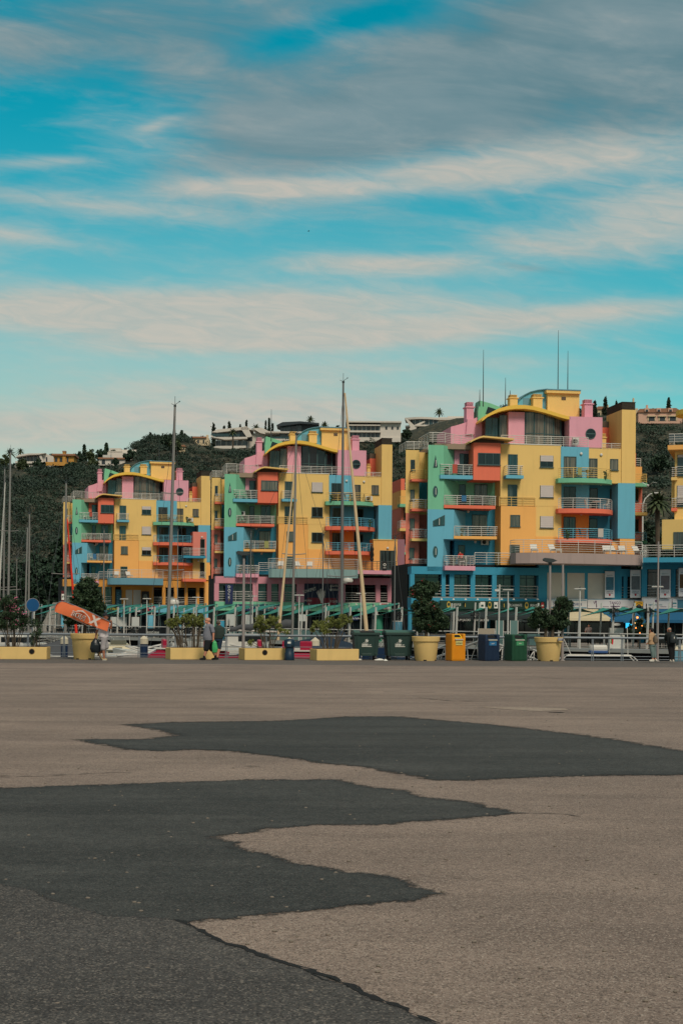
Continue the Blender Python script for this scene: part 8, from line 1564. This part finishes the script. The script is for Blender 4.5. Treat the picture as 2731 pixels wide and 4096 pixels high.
    t = MB(); ellipse_stack(t, [(L2(890, 900), .21, .17, X), (L2(905, 800), .225, .18, X), (L2(908, 650), .23, .175, X), (L2(908, 560), .215, .15, X), (L2(905, 500), .12, .1, X), (L2(902, 470), .085, .08, X)]); limb(t, [ch, sr, er, wr], [.12, .09, .075, .055]); limb(t, [ch, sl, el, wl], [.12, .09, .075, .055]); remesh('jumper', t, .014, mat('dark_green_jumper', (46, 58, 54), .95, .12, 10, .3, 30), r)
    t = MB(); ellipse_stack(t, [(hip + Vector((0, 0, -.1)), .18, .15, X), (hip + Vector((0, 0, .06)), .19, .155, X)]); limb(t, [hip + Vector((-.08, 0, -.05)), ka], [.12, .09]); limb(t, [hip + Vector((.08, 0, -.05)), kb], [.12, .09]); remesh('jeans', t, .014, mat('dark_blue_jeans', (28, 48, 66), .9, .15, 8), r)
    h = MB(); limb(h, [A(0, -.04, .02), A(0, -.02, .055)], [.088, .082]); remesh('hair', h, .01, mat('brown_grey_hair', (84, 74, 64), .85, .2, 20), r); shoe('shoe', aa + Vector((0, -.02, -.06)), aa + Vector((.05, .2, -.06)), BLK, r); shoe('shoe', L2(858, 1534, -.1), L2(870, 1534, .1), BLK, r)
walker()
# ---- the two people at the right, looking at the water
def viewers():
    Y = 61.0; J = lambda x, y, d=0: at(2540 + x / 8.209, 2470 + y / 8.209, Y + d); up = Vector((0, 0, 1))
    g = J(580, 1440); g.z = 0; r = thing('person', 'dark haired woman in beige jacket with a patterned backpack', 'person', g); L = lambda x, y, d=0: J(x, y, d) - g; hc = L(510, 425); fw = Vector((-.75, .62, -.1)); s = .9; b = MB(); A = head(b, hc, fw, up, s); X = Vector((1, .5, 0)); neck = L(530, 480); ch = L(540, 550); hip = L(550, 880)
    limb(b, [hc + Vector((0, 0, -.05)), neck, ch], [.045, .05, .07]); ellipse_stack(b, [(hip + Vector((0, 0, -.06)), .13, .11, X), (hip, .14, .11, X), (L(545, 720), .11, .09, X), (ch, .13, .09, X), (neck, .055, .05, X)]); sl, el, wl = L(478, 580, -.05), L(470, 730, -.1), L(425, 835, -.02); sr, er, wr = L(600, 580, .12), L(560, 730, .22), L(480, 830, .25)
    limb(b, [ch, sl, el, wl], [.07, .05, .038, .026]); limb(b, [ch, sr, er, wr], [.07, .05, .038, .026]); hand(b, wl, (-.8, .4, -.4), (0, .6, -.8), 1, .9); hand(b, wr, (-.8, .4, -.3), (0, .6, -.8), -1, .9); ka, aa = L(545, 1120, -.04), L(570, 1390, -.06); kb, ab = L(600, 1110, .06), L(650, 1370, .05); limb(b, [hip + Vector((-.05, 0, -.04)), ka, aa], [.09, .06, .036]); limb(b, [hip + Vector((.05, .04, -.04)), kb, ab], [.09, .06, .036]); remesh('body', b, .0085, SKIN, r); face(r, A, s, fw)
    t = MB(); ellipse_stack(t, [(L(530, 885), .165, .14, X), (L(535, 800), .155, .13, X), (L(540, 650), .15, .125, X), (L(540, 560), .145, .11, X), (L(535, 490), .07, .065, X)]); limb(t, [ch, sl, el, wl], [.09, .072, .062, .042]); limb(t, [ch, sr, er, wr], [.09, .072, .062, .042]); remesh('jacket', t, .013, mat('beige_jacket', (174, 142, 110), .9, .1, 6, .3, 14), r)
    t = MB(); ellipse_stack(t, [(hip + Vector((0, 0, -.08)), .14, .12, X), (hip + Vector((0, 0, .03)), .145, .12, X)]); limb(t, [hip + Vector((-.05, 0, -.03)), ka, L(570, 1300, -.05)], [.105, .085, .062]); limb(t, [hip + Vector((.05, .04, -.03)), kb, L(640, 1290, .05)], [.105, .085, .062]); remesh('jeans', t, .013, mat('grey_green_jeans', (104, 122, 120), .9, .12, 7), r)
    h = MB(); limb(h, [A(0, -.03, .03), A(0, .01, .06)], [.098 * s, .09 * s]); limb(h, [A(0, -.06, .0), A(0, -.05, -.04)], [.075 * s, .055 * s]); remesh('hair', h, .01, HAIRD, r); WT = mat('white_trainers', (204, 196, 184), .7, .06, 6); shoe('shoe', L(590, 1438, -.06), L(470, 1438, -.08), WT, r, WIN); shoe('shoe', L(665, 1432, .05), L(690, 1436, -.08), WT, r, WIN)
    o = J(655, 860, -.02); bp = thing('backpack', 'brown patterned backpack on the back of the woman in beige', 'backpack', o); k = Y / FPX / 8.209; q = MB(); ellipse_stack(q, [(J(660, 855, -.06) - o, 62 * k, .07, X), (J(665, 800, -.06) - o, 88 * k, .1, X), (J(660, 720, -.05) - o, 82 * k, .1, X), (J(640, 640, -.03) - o, 60 * k, .085, X), (J(625, 590, -.02) - o, 34 * k, .05, X)], 16); remesh('bag_body', q, .014, mat('patterned_fabric', (104, 92, 80), .9, .55, 14), bp, 1); MB().tube([J(620, 600, -.1) - o, J(600, 640, -.16) - o, J(590, 760, -.15) - o, J(610, 820, -.1) - o], .016, 6).build('strap', BRZ, bp)
    # person in black
    g = J(1170, 1452); g.z = 0; r = thing('person', 'grey haired person all in black with a dark backpack', 'person', g); L = lambda x, y, d=0: J(x, y, d) - g; hc = L(1100, 420); fw = Vector((-.3, .95, -.25)); s = .95; b = MB(); A = head(b, hc, fw, up, s); X = Vector((1, .15, 0)); neck = L(1120, 470); ch = L(1140, 540); hip = L(1165, 860)
    limb(b, [hc + Vector((0, 0, -.05)), neck, ch], [.05, .06, .08]); ellipse_stack(b, [(hip + Vector((0, 0, -.06)), .15, .12, X), (hip, .16, .12, X), (L(1150, 700), .15, .11, X), (ch, .17, .11, X), (neck, .065, .06, X)]); sl, el, wl = L(1030, 560, 0), L(985, 690, .12), L(1040, 760, .35); sr, er, wr = L(1250, 560, 0), L(1300, 690, .1), L(1230, 770, .34); limb(b, [ch, sl, el, wl], [.085, .058, .045, .03]); limb(b, [ch, sr, er, wr], [.085, .058, .045, .03]); hand(b, wl, (.2, 1, -.2), (0, .3, -1), 1, .95); hand(b, wr, (-.2, 1, -.2), (0, .3, -1), -1, .95)
    ka, aa = L(1150, 1130, -.02), L(1165, 1400, -.02); kb, ab = L(1215, 1130, .05), L(1225, 1400, .05); limb(b, [hip + Vector((-.06, 0, -.04)), ka, aa], [.1, .066, .042]); limb(b, [hip + Vector((.06, 0, -.04)), kb, ab], [.1, .066, .042]); remesh('body', b, .0085, SKIN, r); face(r, A, s, fw); BJ = mat('black_jacket', (24, 30, 30), .9, .2, 6)
    t = MB(); ellipse_stack(t, [(L(1165, 880), .185, .15, X), (L(1155, 760), .18, .145, X), (L(1150, 620), .19, .14, X), (L(1140, 540), .175, .125, X), (L(1120, 470), .08, .075, X)]); limb(t, [ch, sl, el, wl], [.11, .085, .072, .05]); limb(t, [ch, sr, er, wr], [.11, .085, .072, .05]); remesh('jacket', t, .013, BJ, r)
    t = MB(); ellipse_stack(t, [(hip + Vector((0, 0, -.1)), .16, .13, X), (hip + Vector((0, 0, .04)), .165, .135, X)]); limb(t, [hip + Vector((-.06, 0, -.03)), ka, L(1165, 1400, -.02)], [.115, .09, .07]); limb(t, [hip + Vector((.06, 0, -.03)), kb, L(1225, 1400, .05)], [.115, .09, .07]); remesh('trousers', t, .013, mat('black_trousers', (16, 16, 18), .9, .15, 6), r); h = MB(); limb(h, [A(0, -.035, .015), A(0, -.015, .05)], [.085 * s, .08 * s]); remesh('hair', h, .01, HAIRG, r)
    WT = mat('white_trainers', (0, 0, 0)); shoe('shoe', L(1150, 1448, -.05), L(1140, 1448, .12), WT, r, WIN); shoe('shoe', L(1235, 1452, -.05), L(1230, 1452, .12), WT, r, WIN); o = J(1240, 860, -.18); bp = thing('backpack', 'dark backpack on the back of the person in black', 'backpack', o); q = MB(); ellipse_stack(q, [(J(1230, 830, -.2) - o, .13, .08, X), (J(1240, 740, -.2) - o, .15, .1, X), (J(1235, 620, -.18) - o, .14, .09, X), (J(1215, 550, -.16) - o, .08, .05, X)], 16); remesh('bag_body', q, .014, mat('dark_nylon', (34, 42, 46), .7, .2, 6), bp, 1); MB().box(.0, .03, -.115, -.1, .22, .3).build('reflector', WIN, bp)
viewers()
# ---- small far figures: one bending on a balcony, one seated at a cafe table
def far_person(label, px, pyh, pyf, Y, col, col2, lean=0.0, sit=False):
    g = at(px, pyf, Y); H = (at(px, pyh, Y) - g).z; r = thing('person', label, 'person', g); b = MB(); k = H / 1.7; hp = Vector((0, 0, .9 * k)); ch = Vector((lean * .5, 0, 1.32 * k)); hc = Vector((lean * .85, -.03, 1.56 * k)); up = Vector((0, 0, 1)); A = head(b, hc, (-.5, -.8, -.2), up, k)
    limb(b, [hc, ch + Vector((0, 0, .08 * k)), ch], [.05 * k, .055 * k, .08 * k]); X = Vector((1, 0, 0)); ellipse_stack(b, [(hp, .15 * k, .12 * k, X), ((hp + ch) / 2, .14 * k, .11 * k, X), (ch, .17 * k, .1 * k, X), (ch + Vector((0, 0, .1 * k)), .06 * k, .06 * k, X)])
    for s_ in (-1, 1): sh = ch + Vector((s_ * .19 * k, 0, .02)); el = sh + Vector((s_ * .04 - .05, -.1, -.27 * k)); wr = el + Vector((-.06, -.18 * k, -.1 * k)); limb(b, [ch, sh, el, wr], [.08 * k, .055 * k, .042 * k, .03 * k]); hand(b, wr, (-.2, -1, -.3), (0, -.3, -1), s_, k); kn = Vector((s_ * .1, -.35 * k if sit else -.02, .5 * k)); ft = Vector((s_ * .11, -.35 * k if sit else 0, .06)); limb(b, [hp + Vector((s_ * .08, 0, 0)), kn, ft, ft + Vector((0, -.15, -.03))], [.095 * k, .065 * k, .045 * k, .035])
    remesh('body', b, .012, SKIN, r); t = MB(); ellipse_stack(t, [(hp + Vector((0, 0, -.03)), .18 * k, .15 * k, X), ((hp + ch) / 2, .17 * k, .14 * k, X), (ch + Vector((0, 0, .04)), .19 * k, .12 * k, X), (ch + Vector((0, 0, .12 * k)), .08, .08, X)])
    for s_ in (-1, 1): sh = ch + Vector((s_ * .19 * k, 0, .02)); limb(t, [ch, sh, sh + Vector((s_ * .04 - .04, -.07, -.2 * k))], [.1, .08, .07])
    remesh('shirt', t, .016, col, r); t = MB()
    for s_ in (-1, 1): kn = Vector((s_ * .1, -.35 * k if sit else -.02, .5 * k)); limb(t, [hp + Vector((s_ * .07, 0, .02)), kn, Vector((kn.x, kn.y, .15))], [.13 * k, .09 * k, .07 * k])
    remesh('trousers', t, .016, col2, r); h = MB(); limb(h, [A(0, -.03, .03), A(0, .0, .06)], [.095 * k, .09 * k]); remesh('hair', h, .012, HAIRD, r)
u, z = F3.loc(*c3(340, 1058), .55); q = F3.o + Vector((u * F3.c - .55 * F3.s, u * F3.s + .55 * F3.c)); px_ = c3(340, 0)[0]
far_person('person in a red top bending on the pink edged balcony', px_, c3(0, 978)[1], c3(0, 1058)[1], q.y, mat('red_top', (176, 44, 40), .9, .1, 6), BLK, -.18)
far_person('person in a pale top sitting behind the railing right of the third pot', 2352, 2496, 2580, 110, mat('pale_pink_top', (170, 146, 140), .9, .1, 6), BLK, 0, True)
